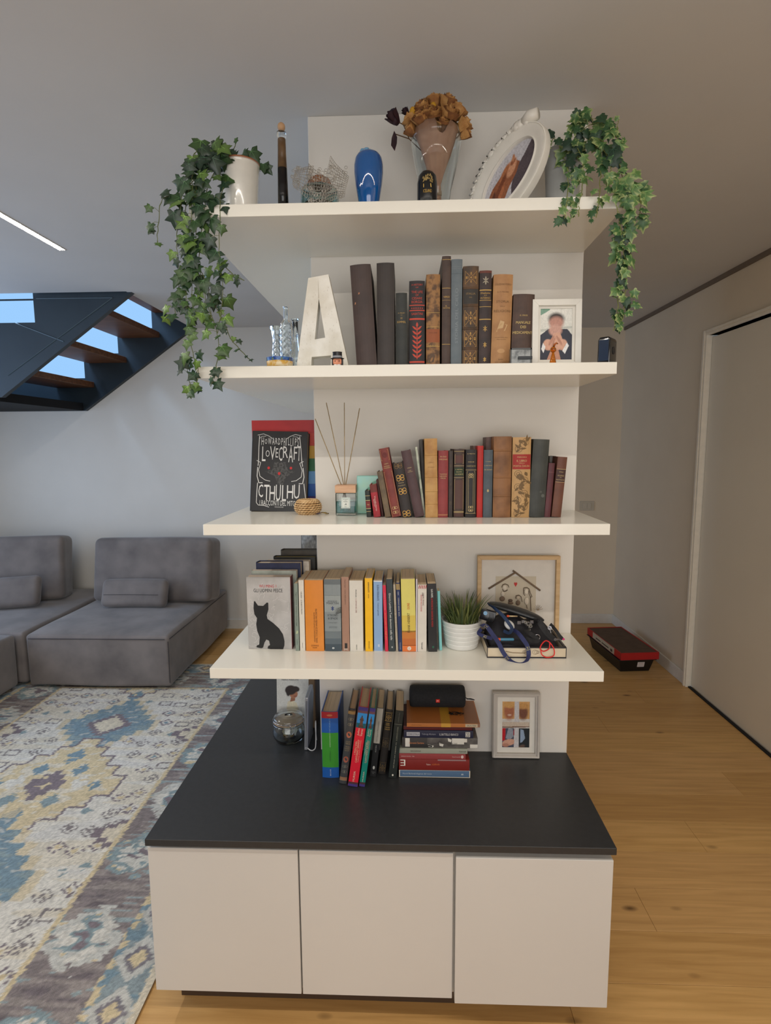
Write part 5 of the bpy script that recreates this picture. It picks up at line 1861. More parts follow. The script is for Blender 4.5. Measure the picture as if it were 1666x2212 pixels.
t = thing('metal_clasp', 'silver curved clip at the front right of the heap', 'clasp', FP(1000, 815, -.001))
k = M().tube([(.008 * math.cos(a * .28), -.003, .008 * math.sin(a * .28)) for a in range(-3, 9)], .0009, 6)
k.obj('clasp_body', CHROME, t, smooth=True)
t = thing('silver_key', 'silver key lying by the pink bead', 'key', FP(1190, 838, .0))
k = M().box(-.008, .006, -.0008, .0008, -.002, .002)
k.tube([(-.008, -.001, 0), (-.008, .001, 0)], .0045, 10)
k.obj('blade_and_bow', CHROME, t)
# ----------------------------------------------------------------- worktop under the lowest shelf
H_ = zz(540, 1450, 4.628)
K_ = zz(820, 1450, 3.967)
G5 = 'books standing on the black worktop'


def b5(label, q, col, d=.14, **kw):
    kw.setdefault('mk', 'plain')
    kw.setdefault('bump', .02)
    kw.setdefault('rough', .4)
    kw.setdefault('c2', tuple(min(255, int(x * 1.03)) for x in col))
    return pbook(label, *q, ZW, d, col, group=G5, **kw)


b5('thick blue and green hardback with a red band at its head', H_(712, 405, 884, 403, 727, 1058, 890, 1064), (24, 84, 160), hard=True, d=.15, boards=(20, 40, 90), bulge=.003,
   deco=[('band', .905, 1.0, (164, 28, 36)), ('band', .16, .685, (52, 140, 36)), ('orn', 'disc', 0, .95, .34, .03, (190, 110, 70)), ('text', 'LINGUA', .80, .2, .08, (120, 160, 200), 'd'), ('text', 'il DIZIONARIO', .58, .22, .08, (160, 200, 150), 'd'), ('text', 'ITALIANO', .33, .15, .08, (40, 90, 40), 'd'), ('text', 'EDITORE', .08, .1, .06, (200, 210, 225), 'd')])
DRK = (52, 54, 56)
VG = (150, 134, 104)
b5('grey and gold patterned hardback leaning right with two coppery medallions', H_(985, 372, 1065, 378, 893, 1122, 966, 1130), (60, 62, 64), hard=True,
   deco=[('band', .93, .99, (150, 118, 70)), ('band', .97, 1.0, (34, 44, 58)), ('orn', 'scroll', 0, .83, .8, .14, (132, 122, 100), .04), ('orn', 'disc', 0, .66, .72, .085, (168, 96, 70)), ('text', 'JULES', .565, .6, .02, VG, 'h'), ('text', 'VERNE', .54, .66, .02, VG, 'h'), ('text', 'VIAGGI', .50, .6, .018, VG, 'h'), ('text', 'INCREDIBILI', .475, .7, .016, VG, 'h'), ('text', 'SULLA LUNA', .45, .6, .016, VG, 'h'),
         ('orn', 'disc', 0, .33, .72, .085, (150, 84, 66)), ('orn', 'scroll', 0, .2, .8, .14, (120, 118, 106), .04), ('band', .05, .09, (140, 104, 76)), ('band', .045, .05, VG)])
for lb, q, cc in (('red hardback leaning right with a lighthouse picture at the top of its spine', H_(1085, 352, 1190, 366, 980, 1155, 1076, 1157), (206, 26, 48)),
                  ('teal hardback leaning right with a lighthouse picture at the top of its spine', H_(1198, 362, 1262, 376, 1092, 1155, 1148, 1155), (12, 122, 108))):
    b5(lb, q, cc, hard=True, bulge=.001,
       deco=[('band', 0, .03, (62, 46, 120)), ('band', .03, .055, (70, 40, 44)), ('band', .955, 1.0, (62, 46, 120)), ('band', .925, .955, (96, 60, 70)), ('band', .74, .925, (40, 130, 196)), ('band', .74, .80, (40, 120, 100)), ('patch', -.3, .3, .745, .87, (92, 62, 48), 1.9), ('patch', -.5, .5, .745, .775, (78, 52, 42), 2.0), ('patch', -.12, .12, .87, .895, (60, 42, 40), 1.9), ('patch', -.42, .42, .835, .85, (70, 50, 42), 2.2),
             ('text', 'Jules', .69, .09, .24, (226, 200, 180), 'u', -.3), ('text', 'Verne', .685, .09, .24, (226, 200, 180), 'u', .3), ('text', 'I FIGLI DEL', .49, .17, .17, (228, 190, 160), 'u', -.48), ('text', 'CAPITANO GRANT', .45, .29, .19, (228, 190, 160), 'u', -.02), ('text', 'VIAGGI STRAORDINARI', .45, .28, .10, (226, 160, 140), 'u', .42), ('text', 'MURSIA', .13, .13, .2, (228, 200, 180), 'u')])
b5('slim book, white above and black below, leaning right', H_(1270, 367, 1340, 368, 1200, 1055, 1258, 1060), (22, 22, 24), d=.13,
   deco=[('band', .49, .995, (170, 164, 154)), ('text', 'ORGOGLIO E PREGIUDIZIO', .66, .3, .16, (60, 60, 60), 'u'), ('text', 'AUSTEN', .41, .1, .2, (150, 150, 148), 'u'), ('orn', 'disc', 0, .135, .34, .05, (190, 190, 186)), ('text', 'CLASSICI', .07, .6, .012, (120, 120, 120), 'h'), ('text', 'TEA', .05, .3, .012, (120, 120, 120), 'h')])
b5('black hardback with gilt ornaments, leaning right beside the green-black one', H_(1356, 382, 1440, 384, 1284, 1030, 1352, 1030), (34, 30, 27), hard=True,
   deco=[('band', .95, .955, GB), ('orn', 'square', 0, .885, .74, .1, (176, 140, 76), .03), ('band', .825, .83, GB), ('text', 'HOBBY', .79, .5, .018, GB, 'h'), ('text', 'WORKS', .765, .55, .018, GB, 'h'), ('text', 'CAPITANI', .73, .7, .018, GB, 'h'), ('text', 'CORAGGIOSI', .70, .72, .018, GB, 'h'), ('band', .56, .563, (110, 92, 60)), ('orn', 'square', 0, .49, .74, .1, (104, 88, 60), .03), ('band', .425, .428, (110, 92, 60)),
         ('orn', 'square', 0, .1, .74, .12, (120, 98, 60), .03), ('band', .18, .183, (110, 92, 60))])
b5('dark green-black paperback leaning right against the pile', H_(1453, 392, 1545, 396, 1388, 1070, 1462, 1070), (28, 34, 32), bulge=.001,
   deco=[('band', .795, .80, (120, 120, 104)), ('text', 'Mondadori', .90, .14, .09, (120, 120, 110), 'd'), ('text', 'PAOLO COGNETTI', .66, .2, .13, (150, 150, 130), 'd'), ('text', 'Le ventidue ore senza piu', .34, .38, .12, (206, 200, 180), 'd'), ('orn', 'disc', 0, .045, .2, .03, (220, 216, 204))])

# pile of books lying flat
G6 = 'books of the pile under the black speaker'
YP = onZ(940, 1680, ZW).y


def flat(label, x0, x1, yt, yb, z0, z1, col, d=.15, hard=False, dy=0, **kw):
    """x0,x1: left and right pixel of the spine in crop K_, z0,z1 real heights above the worktop"""
    a_, b_ = onY(*K_(x0, (yt + yb) / 2)[0], YP + dy), onY(*K_(x1, (yt + yb) / 2)[0], YP + dy)
    L = b_.x - a_.x
    w = z1 - z0 - .0008
    kw.setdefault('mk', 'plain')
    kw.setdefault('bump', .02)
    kw.setdefault('rough', .4)
    kw.setdefault('c2', tuple(min(255, int(x * 1.03)) for x in col))
    return book(label, w, L, d, col, (a_.x, YP + dy, ZW + (z0 + z1) / 2), lie=True, hard=hard, group=G6, **kw)


def hz(yt):
    return onY(*K_(470, yt)[0], YP).z - ZW


zs_ = [0.0008] + [hz(y_) for y_ in (848, 754, 706, 663, 575, 512, 478)]
CRW = (214, 204, 184)
flat('blue book with cream edges at the bottom of the pile', 168, 777, 848, 914, zs_[0], zs_[1], (78, 104, 134), deco=[('patch', -1.0, -.94, 0, 1, CRW), ('patch', .82, 1.0, 0, 1, CRW), ('text', 'Muriel Barbery', .14, .18, .26, (190, 200, 210), 'u'), ('text', 'L\'eleganza del riccio', .34, .24, .26, (190, 200, 210), 'u'), ('orn', 'diamond', 0, .89, .4, .04, (180, 190, 196)), ('patch', -1, 1, 0, .012, CRW), ('patch', -1, 1, .988, 1, CRW)])
flat('thick dark red book with a white letter at its left end, in the pile', 167, 771, 754, 848, zs_[1], zs_[2], (122, 32, 26), deco=[('text', 'Piazzese', .42, .06, .14, (220, 190, 180), 'u', -.1), ('text', 'LA DOPPIA VITA', .52, .11, .14, (222, 120, 60), 'u', -.1), ('text', 'E', .055, .07, .55, (226, 220, 210), 'd', -.35), ('patch', -1, -.78, .55, .95, (150, 120, 120))], pages=(150, 120, 110))
flat('slim dull pink book, third from the bottom of the pile', 168, 738, 706, 754, zs_[2], zs_[3], (144, 60, 60), deco=[('text', 'GEORGE ORWELL  1984', .13, .2, .2, (220, 180, 174), 'u'), ('text', 'Einaudi tascabili', .86, .12, .2, (220, 180, 174), 'u'), ('orn', 'disc', 0, .95, .6, .04, (216, 190, 184))])
flat('slim grey-green book in the middle of the pile', 170, 754, 663, 706, zs_[3], zs_[4], (150, 152, 138), deco=[('text', 'l\'EDUCAZIONE', .24, .15, .3, (90, 80, 70), 'u'), ('text', 'Feltrinelli', .93, .1, .3, (60, 60, 56), 'u')])
flat('thick book with a grey, black and white collage cover in the pile', 195, 841, 575, 663, zs_[4], zs_[5], (104, 100, 96), dy=.004, c2=(60, 56, 54),
     deco=[('patch', -1, 1, 0, .33, (58, 54, 52)), ('patch', -.9, -.2, .72, .86, (206, 200, 190)), ('patch', -.9, .8, .04, .10, (216, 212, 202), 1.9), ('patch', .3, .95, .05, .40, (40, 38, 38), 1.8), ('patch', -.95, .2, .66, .82, (210, 206, 196), 1.9), ('patch', .2, .95, .90, 1.0, (216, 212, 202)), ('orn', 'blot', .3, .52, .4, .06, (214, 210, 200)), ('orn', 'blot', -.6, .63, .4, .05, (214, 210, 200)), ('orn', 'blot', .6, .38, .3, .08, (214, 210, 200)),
           ('text', 'Giovanni Soriano', .19, .2, .2, (190, 120, 70), 'u'), ('text', 'L\'inconveniente di essere nati', .55, .36, .18, (70, 64, 60), 'u')])
flat('navy book with a white numbered square on its spine, near the top of the pile', 209, 803, 512, 575, zs_[5], zs_[6], (34, 36, 58), dy=.003, deco=[('patch', -.55, .55, .04, .23, (176, 176, 180)), ('text', 'STORIE D\'ITALIA', .135, .17, .3, (30, 30, 50), 'u'), ('text', 'Tullaroga Altomare', .36, .2, .3, (150, 150, 160), 'u'), ('text', 'IL BATTELLO BIANCO', .65, .27, .3, (206, 204, 200), 'u'), ('patch', -.7, .7, .89, .955, (200, 196, 188)), ('text', '20', .922, .045, .6, (30, 30, 30), 'u')])
flat('slim dark red book just under the orange-brown one on the pile', 206, 795, 478, 512, zs_[6], zs_[7], (84, 24, 24), dy=.006, d=.145)
tb = flat('orange-brown book with a yellow band across it, topmost of the pile', 234, 862, 450, 508, zs_[7], zs_[7] + .0125, (186, 116, 58), dy=.0, d=.160,
          deco=[('patch', -1, 1, .47, .60, (210, 160, 60)), ('patch', -.8, .8, .80, .965, (206, 190, 160)), ('text', 'SALA D\'ERA', .885, .13, .5, (60, 50, 44), 'u'), ('patch', -1, 1, .965, 1, (150, 110, 90)), ('text', 'SERGIO OSTERLA', .13, .14, .2, (120, 76, 40), 'u')])
# its front cover faces up: the yellow band and the print run over it
# (local -x of the lying book looks up)
wtop = zs_[7] + .0125 - zs_[7] - .0008
a_, b_ = onY(*K_(234, 480)[0], YP), onY(*K_(862, 480)[0], YP)
L = b_.x - a_.x
k = M().box(-wtop / 2 - .0005, -wtop / 2 - .0001, .0, .159, L * .47, L * .60)
k.obj('cover_band', mat((210, 160, 60), .4), tb)
k = M().box(-wtop / 2 - .0005, -wtop / 2 - .0001, .0, .159, L * .80, L * .985)
k.obj('cover_panel', mat((160, 110, 76), .4), tb)
topP = ZW + zs_[7] + .0125

# black speaker on the pile, with hand strap
l_, r_ = onY(*K_(256, 220)[0], YP + .10), onY(*K_(738, 220)[0], YP + .10)
ls = r_.x - l_.x
rs = .035
t = thing('portable_speaker', 'black cylindrical fabric speaker with a small red badge, lying on the book pile', 'speaker', ((l_.x + r_.x) / 2, YP + .114, topP + rs + .0006))
k = M()
n_ = 24
vs = []
sec = [(-ls / 2, .55), (-ls / 2 + .002, .86), (-ls / 2 + .006, .97), (-ls / 2 + .012, 1), (ls / 2 - .012, 1), (ls / 2 - .006, .97), (ls / 2 - .002, .86), (ls / 2, .55)]
for x, f in sec:
    for j in range(n_):
        a = 2 * PI * j / n_
        vs.append((x, rs * f * math.cos(a) * 1.05, rs * f * math.sin(a)))
fs = [(i * n_ + j, i * n_ + (j + 1) % n_, (i + 1) * n_ + (j + 1) % n_, (i + 1) * n_ + j) for i in range(len(sec) - 1) for j in range(n_)] + [tuple(range(n_))[::-1], tuple(range((len(sec) - 1) * n_, len(sec) * n_))]
k.add(vs, fs)
k.obj('fabric_body', mat((22, 24, 28), .85, c2=(30, 32, 36), scale=160, bump=.5), t, smooth=True)
k = M().prism([(-.0062, -.0055), (.0062, -.0055), (.0062, .0055), (-.0062, .0055)], 1, -.0378, -.0355)
k.obj('badge', mat((214, 44, 32), .35, bump=0), t, bevel=.0006, seg=1)
flat_text('JBL', t, 0, .0002, .0082, .0042, -.0380, mat((240, 220, 214), .5, bump=0))
k = M()
k.tube(smooth_path([(ls / 2 - .004, -.008, .002), (ls / 2 + .006, -.012, -.003), (ls / 2 + .016, -.014, -.002), (ls / 2 + .026, -.014, -.005), (ls / 2 + .028, -.012, -.007), (ls / 2 + .018, -.011, -.006), (ls / 2 + .004, -.008, -.006)], 5), .0016, 6)
k.obj('hand_strap', BLACKP, t, smooth=True)
c = onZ(*K_(640, 345)[0], topP)
t = thing('black_tassel', 'black thread tassel lying on the orange-brown book under the speaker', 'tassel', (c.x, c.y - .012, topP + .0006))
k = M()
for i in range(26):
    x = rnd.uniform(-.02, .022)
    y_ = rnd.uniform(-.004, .010)
    k.tube([(x, y_, .0012), (x + rnd.uniform(-.006, .012), y_ - rnd.uniform(.002, .010), .0022), (x + rnd.uniform(-.008, .022), y_ - rnd.uniform(.004, .018), .001)], .0007, 4)
k.obj('threads', BLACKP, t)

# grey-white frame with the photograph of children behind a window
img = raster(80, 120, .66, (214, 210, 204), [
    ('p', [(0, .62), (0, 1), (1, 1), (1, .62)], (214, 168, 110)), ('e', .26, .78, .19, .18, 0, (170, 104, 74), .5), ('e', .76, .76, .17, .16, 0, (120, 76, 58), .5), ('e', .27, .92, .2, .07, 0, (208, 160, 96), .6), ('e', .76, .90, .2, .07, 0, (200, 150, 90), .6),
    ('e', .27, .70, .07, .02, 0, (214, 180, 160), .6),
    ('p', [(.02, 0), (.02, .42), (.44, .42), (.44, 0)], (70, 76, 96)), ('p', [(.62, 0), (.62, .42), (1, .42), (1, 0)], (30, 36, 40)), ('p', [(.02, .14), (.02, .42), (.14, .42), (.12, .16)], (190, 24, 34)), ('p', [(.36, .28), (.46, .42), (.46, .26)], (150, 30, 44)),
    ('p', [(.14, .2), (.24, .42), (.40, .40), (.42, .24), (.28, .16)], (150, 156, 168)), ('p', [(.66, .1), (.66, .40), (.78, .38), (.84, .2), (.74, .12)], (150, 170, 196)), ('e', .26, .11, .24, .07, 10, SK1, .2), ('e', .14, .05, .12, .04, 0, SK2, .3), ('e', .72, .02, .12, .04, 20, (96, 76, 66), .4),
    ('p', [(.45, 0), (.45, 1), (.61, 1), (.61, 0)], (206, 204, 206)), ('p', [(0, .44), (0, .55), (1, .55), (1, .44)], (206, 190, 172)), ('p', [(0, .42), (1, .44), (1, .46), (0, .45)], (120, 90, 74))], .05, 9)
YF2 = onZ(1115, 1635, ZW).y
photo_frame('grey-white moulded frame with a photo of two children, on the worktop', YF2 - .008, (1064, 1636), (1166, 1634), 1500, ZW, .0155, .016, (196, 190, 182), img, 0, .09, lean=.05, profile=True)

# thin silver device standing on its edge, with white cable
q = H_(537, 795, 585, 800, 655, 760, 660, 120)
a_ = onZ(*q[0], ZW)
b_ = onZ(*q[2], ZW)
t = thing('silver_device', 'thin silver device standing on edge with a white cable, left of the dictionary', 'device', (a_.x + .008, a_.y + .002, ZW + .001), (0, R(2), 0))
zt = onY(*H_(560, 290)[0], a_.y).z - ZW
k = M()
dpt = .11
hh_ = zt * 1.04
prof_ = [(0, 0), (dpt, 0), (dpt, hh_ * .86), (dpt * .82, hh_ * 1.04), (dpt * .6, hh_ * 1.04), (0, hh_)]
k.prism(prof_, 0, -.006, .006)
k.obj('body', mat((176, 178, 182), .28, metal=.4, bump=0), t, bevel=.003, seg=3, smooth=True)
k = M().prism([(-.0002, .012), (-.0008, .012), (-.0008, hh_ - .012), (-.0002, hh_ - .012)], 0, -.003, .003)
k.obj('dark_slot', mat((120, 122, 126), .4, bump=0), t)
flat_text('SAMSUNG', t, .0, hh_ * .72, hh_ * .16, .003, -.0012, mat((90, 90, 94), .5), 'd')
k = M()
k.tube(smooth_path([(.006, .0, .008), (.016, -.004, .003), (.026, -.002, .003), (.032, .006, .012), (.030, .02, .05), (.026, .04, .085), (.022, .055, .06), (.028, .05, .01)], 6), .0018, 8)
k.obj('cable', mat((222, 222, 218), .4, bump=0), t, smooth=True)

# preserving jar with banknotes
c = onZ(*H_(372, 735)[0], ZW)
rj = .034
t = thing('preserving_jar', 'glass clip-top jar holding folded banknotes and coins on the black worktop', 'jar', (c.x + .001, c.y + rj * .9, ZW + .0006))
sc_ = (onY(*H_(535, 600)[0], c.y + .03) - onY(*H_(216, 600)[0], c.y + .03)).x / 2
rj = sc_
k = M()
pr = [(0.0001, 0), (rj * .62, 0), (rj * .80, .004), (rj * .98, .020), (rj, .032), (rj * .92, .046), (rj * .84, .054), (rj * .84, .058), (rj * .92, .060)]
pin = [(rj * .86, .060), (rj * .80, .056), (rj * .80, .052), (rj * .88, .044), (rj * .95, .031), (rj * .93, .021), (rj * .76, .007), (0.0001, .004)]
k.lathe(pr + pin, 32)
k.obj('glass_body', GL, t, smooth=True)
k = M().lathe([(rj * .86, .0615), (rj * .91, .0615), (rj * .94, .065), (rj * .94, .071), (rj * .86, .0745), (rj * .3, .0752), (0.0001, .0752), (0.0001, .0735), (rj * .3, .0735), (rj * .84, .0728), (rj * .90, .070), (rj * .90, .065), (rj * .86, .0616)], 32, cap=False)
k.obj('glass_lid', GL, t, smooth=True)
k = M().lathe([(rj * .86, .0598), (rj * .94, .0598), (rj * .94, .0614), (rj * .86, .0614)], 32)
k.obj('rubber_seal', mat((176, 150, 120), .6), t, smooth=True)
t.scale = (1, 1, 1.24)
k = M()
for z in (.0555, .0660):
    k.tube([(rj * .955 * math.cos(2 * PI * i / 28), rj * .955 * math.sin(2 * PI * i / 28), z) for i in range(29)], .0009, 5)
k.tube(smooth_path([(rj * .1, -rj * .97, .066), (rj * .30, -rj * 1.04, .068), (rj * .36, -rj * 1.05, .060), (rj * .34, -rj * 1.0, .044), (rj * .42, -rj * .96, .042), (rj * .5, -rj * .93, .052), (rj * .62, -rj * .88, .067)], 5), .0011, 5)
k.obj('wire_clasp', CHROME, t, smooth=True)
nr = random.Random(4)
for (x, y_, z, rx, ry, rz, w_, h_, cc) in ((.002, -.004, .020, 68, 8, 8, .044, .026, (206, 208, 190)), (-.012, .003, .017, 60, -30, 25, .030, .022, (180, 170, 140)), (.010, .004, .022, 78, 24, -20, .034, .022, (200, 204, 190)), (.0, .010, .015, 50, 0, 60, .03, .016, (120, 110, 90))):
    n2 = thing('banknote', 'folded banknotes inside the glass jar', 'banknote', (c.x + x, c.y + rj * .9 + y_, ZW + z * 1.25), (R(rx), R(ry), R(rz)), 'banknotes in the glass jar')
    k = M()
    vs = []
    for i in range(6):
        f = i / 5
        zz_ = .0016 * math.sin(f * 5)
        vs += [((f - .5) * w_, -h_ / 2, zz_), ((f - .5) * w_, h_ / 2, zz_ + .001)]
    k.add(vs + [(v[0], v[1], v[2] - .0006) for v in vs], [(2 * i, 2 * i + 2, 2 * i + 3, 2 * i + 1) for i in range(5)] + [(12 + 2 * i, 13 + 2 * i, 15 + 2 * i, 14 + 2 * i) for i in range(5)])
    k.obj('paper', mat(cc, .8, 'worn', c2=tuple(int(v * .8) for v in cc), scale=180), n2, fix=False)
for i in range(5):
    cn = thing('coin', 'small brass coins at the bottom of the glass jar', 'coin', (c.x + nr.uniform(-.018, .018), c.y + rj * .9 + nr.uniform(-.014, .006), ZW + .007 + .002 * i), (R(nr.uniform(-25, 25)), R(nr.uniform(-25, 25)), 0), 'coins in the glass jar')
    k = M().tube([(0, 0, 0), (0, 0, .0018)], .0085, 16)
    k.obj('disc', mat((150, 120, 60), .35, metal=.9, bump=0), cn)

# white paperback with a portrait, facing the camera behind the jar
Yt = onZ(625, 1600, ZW).y + .07
l_, r_ = onY(597, 1520, Yt), onY(666, 1520, Yt)
wt2 = r_.x - l_.x
ht2 = .205
t = thing('paperback_book', 'white paperback with a portrait on its front, behind the glass jar', 'book', ((l_.x + r_.x) / 2, Yt, ZW + .0005), (R(-5), 0, R(0)))
k = M().box(-wt2 / 2, wt2 / 2, .0005, .018, 0, ht2)
k.obj('page_block', mat((206, 196, 178), .8), t)
im = raster(80, 150, .5, (208, 210, 206), [
    ('p', [(.28, .30), (.34, .52), (.46, .56), (.62, .50), (.68, .40), (.72, .28), (.9, .0), (.2, 0)], (214, 206, 180)), ('p', [(.42, .52), (.46, .64), (.58, .62), (.58, .54)], (150, 100, 76)), ('e', .53, .66, .13, .075, 0, (170, 116, 88), .2), ('e', .44, .73, .18, .085, 20, (44, 34, 34), .2), ('e', .60, .75, .12, .05, -20, (44, 34, 34), .3),
    ('e', .36, .68, .06, .06, 0, (40, 32, 32), .4), ('e', .58, .62, .05, .008, 0, (130, 60, 56), .4)], .04, 5)
plate('front_cover', im, wt2, ht2, t, (0, 0, 0))
flat_text('ANN HOGNA', t, -wt2 * .16, ht2 * .945, wt2 * .38, .004, -.0006, mat((50, 54, 60), .5, bump=0))
flat_text('TERRA PERDUTA', t, -wt2 * .08, ht2 * .915, wt2 * .54, .0048, -.0006, mat((40, 44, 50), .5, bump=0))
for i in range(4):
    flat_text('romanzo di luce', t, wt2 * .2, ht2 * (.42 - .02 * i), wt2 * .2, .0018, -.0006, mat((90, 90, 94), .5, bump=0))
# dark lever frame right of it, half hidden
t = thing('hardback_book', 'brown-edged book standing behind the silver device', 'book', (onY(676, 1520, Yt + .03).x, Yt + .02, ZW + .0005), (0, 0, 0))
k = M().box(-.016, .012, 0, .12, 0, .20)
k.obj('cover', mat((90, 70, 54), .6), t)
k = M().box(-.013, .009, -.0006, .118, .002, .2005)
k.obj('page_block', mat((130, 108, 84), .8), t)
# ----------------------------------------------------------------- top shelf
A1 = zz(600, 200, 3.332)
A2 = zz(980, 200, 3.567)
A0 = zz(280, 200, 3.16)
ZT = Z1 + .0004

# blue vase with shells on top
c = onY(797, 428, -.22)
sx_ = (onY(831, 375, -.22) - onY(768, 375, -.22)).x / 2
ht_ = onY(797, 333, -.22).z - Z1
t = thing('blue_vase', 'glossy blue tapering glass vase in the middle of the top shelf', 'vase', (c.x, -.22, ZT))
f_ = lambda *a: [(r * sx_, z * ht_) for r, z in a]
k = M().lathe(f_((.0001, 0), (.46, 0), (.52, .02), (.74, .25), (.90, .48), (.99, .68), (1.0, .80), (.93, .91), (.80, .97), (.66, 1.0), (.58, 1.0), (.6, .96)), 40)
k.obj('body', mat((4, 86, 158), .06, bump=0, coat=1), t, smooth=True)
k = M().lathe(f_((.0001, 0), (.58, 0), (.62, .03), (.60, .04)), 32, c=(0, 0, .96 * ht_))
k.obj('mouth', mat((0, 60, 130), .2, bump=0), t)
vt = thing('shells', 'pale blue-white shells or petals heaped in the mouth of the blue vase', 'shells', (c.x, -.22, ZT + ht_ * .99))
sr = random.Random(3)
for i in range(9):
    a, r_ = sr.uniform(0, 6.28), sr.uniform(0, .45) * sx_
    k = M().ball((r_ * math.cos(a), r_ * math.sin(a), .003 + sr.uniform(0, .004)), 1, 8, (sr.uniform(.004, .009), sr.uniform(.004, .007), sr.uniform(.003, .006)))
    k.obj('shell', mat([(150, 190, 214), (206, 206, 200), (110, 160, 196)][i % 3], .5), vt, smooth=True)

# tall oil bottle
c = onY(612, 433, -.20)
hb = onY(612, 265, -.20).z - Z1
t = thing('glass_bottle', 'tall slim bottle of dark vinegar with a cork ball stopper on the top shelf', 'bottle', (c.x, -.20, ZT))
k = M().lathe([(.0001, 0), (.0152, 0), (.0152, .004), (.0140, hb * .30), (.0125, hb * .55), (.0112, hb * .72), (.0104, hb * .84), (.0125, hb * .855), (.0125, hb * .90), (.0085, hb * .905)], 28)
k.obj('glass', GL, t, smooth=True)
k = M().lathe([(.0001, .003), (.0138, .003), (.0126, hb * .30), (.0110, hb * .54), (.0001, hb * .54)], 24)
k.obj('dark_liquid', mat((16, 12, 14), .08, bump=0), t, smooth=True)
k = M().lathe([(.0001, hb * .545), (.0092, hb * .545), (.0086, hb * .72), (.0080, hb * .84), (.0001, hb * .84)], 24)
k.obj('amber_part', mat((170, 128, 80), .3, c2=(120, 84, 50), bump=0), t, smooth=True)
k = M().ball((0, 0, hb * .955), .0105, 14, (1, 1, 1.1))
k.obj('cork_ball', mat((196, 156, 116), .6), t, smooth=True)
# pale object and dark one by the pot
c = onY(571, 437, -.15)
t = thing('wax_cone', 'slim cream wedge-shaped candle half hidden behind the ivy pot', 'candle', (c.x - .008, -.12, ZT))
k = M().lathe([(.0001, 0), (.016, 0), (.006, .045), (.0001, .048)], 16)
k.obj('body', mat((216, 206, 168), .6), t, smooth=True)
c = onY(638, 433, -.16)
t = thing('dark_dish', 'small dark blue dish behind the dark bottle on the top shelf', 'dish', (c.x, -.13, ZT))
k = M().lathe([(.0001, 0), (.014, 0), (.020, .012), (.018, .012), (.012, .003), (.0001, .003)], 20)
k.obj('body', mat((34, 44, 62), .4, bump=0), t, smooth=True)

# jar with clay lid and lace bow
c = onY(691, 432, -.19)
wj = (onY(735, 400, -.19) - onY(646, 400, -.19)).x / 2 * .92
hj = onY(691, 380, -.19).z - Z1
t = thing('glass_jar', 'low glass jar with a terracotta lid and a silver lace bow on the top shelf', 'jar', (c.x, -.19, ZT))
k = M().lathe([(.0001, 0), (wj * .95, 0), (wj, .003), (wj, hj * .62), (wj * .9, hj * .70), (wj * .86, hj * .70), (wj * .94, hj * .60), (wj * .94, .004), (.0001, .003)], 32)
k.obj('glass', mat((190, 214, 210), .05, 'glass'), t, smooth=True)
k = M().lathe([(.0001, hj * .705), (wj * .62, hj * .705), (wj * .64, hj * .80), (wj * .56, hj * .90), (wj * .3, hj * .97), (.0001, hj * .99)], 28)
k.obj('clay_lid', mat((176, 112, 66), .6, c2=(150, 90, 50)), t, smooth=True)
k = M().lathe([(.0001, .004), (wj * .8, .004), (wj * .8, hj * .35), (.0001, hj * .38)], 20)
k.obj('dried_filling', mat((120, 92, 56), .8, 'worn', c2=(60, 46, 30), scale=90), t)
for i in range(3):
    k = M().box(-wj * .55 + i * .006, -wj * .55 + i * .006 + .004, -wj * .84, -wj * .80, .003, .019)
    k.obj('yellow_stick', mat((206, 180, 80), .6), t)
# lace: a net of thin wires in three puffs
LACE = mat((176, 170, 160), .35, metal=.5, bump=0)
k = M()


def net(cx, cz, w_, h_, tilt_, n_=7, bulge_=.01, yy=-wj - .004):
    for i in range(n_ + 1):
        for dirn in (0, 1):
            pts_ = []
            for j in range(9):
                u_, v_ = (i / n_ - .5, j / 8 - .5) if dirn else (j / 8 - .5, i / n_ - .5)
                u2 = u_ * (1 + .35 * u_)
                x, z = u2 * w_, v_ * h_ * (.55 + .9 * abs(u_ + (.5 if cx < 0 else -.5)) * .9)
                pts_.append((cx + x * math.cos(tilt_) - z * math.sin(tilt_), yy - bulge_ * (math.cos(PI * u_) * math.cos(PI * v_)) + .0015 * math.sin(9 * u_ + 7 * v_), cz + x * math.sin(tilt_) + z * math.cos(tilt_)))
            k.tube(pts_, .0008, 3, cap=False)
    for i in range(n_ * 4):
        u_, v_ = rnd.uniform(-.5, .5), rnd.uniform(-.5, .5)
        x, z = u_ * w_, v_ * h_ * .9
        r_ = h_ / n_ * .5
        P = [(cx + (x + r_ * math.cos(q)) * math.cos(tilt_) - (z + r_ * math.sin(q)) * math.sin(tilt_), yy - bulge_ * .8, cz + (x + r_ * math.cos(q)) * math.sin(tilt_) + (z + r_ * math.sin(q)) * math.cos(tilt_)) for q in [i2 * PI / 3 for i2 in range(7)]]
        k.tube(P, .0007, 3, cap=False)


net(-wj * .80, hj * .72, wj * .85, hj * .5, R(-14), 9)
net(wj * .90, hj * .62, wj * 1.1, hj * .78, R(-14), 12)
net(0, hj * .55, wj * .9, hj * .72, 0, 9, .014)
o = k.obj('lace_bow', LACE, t)
o['kind'] = 'stuff'

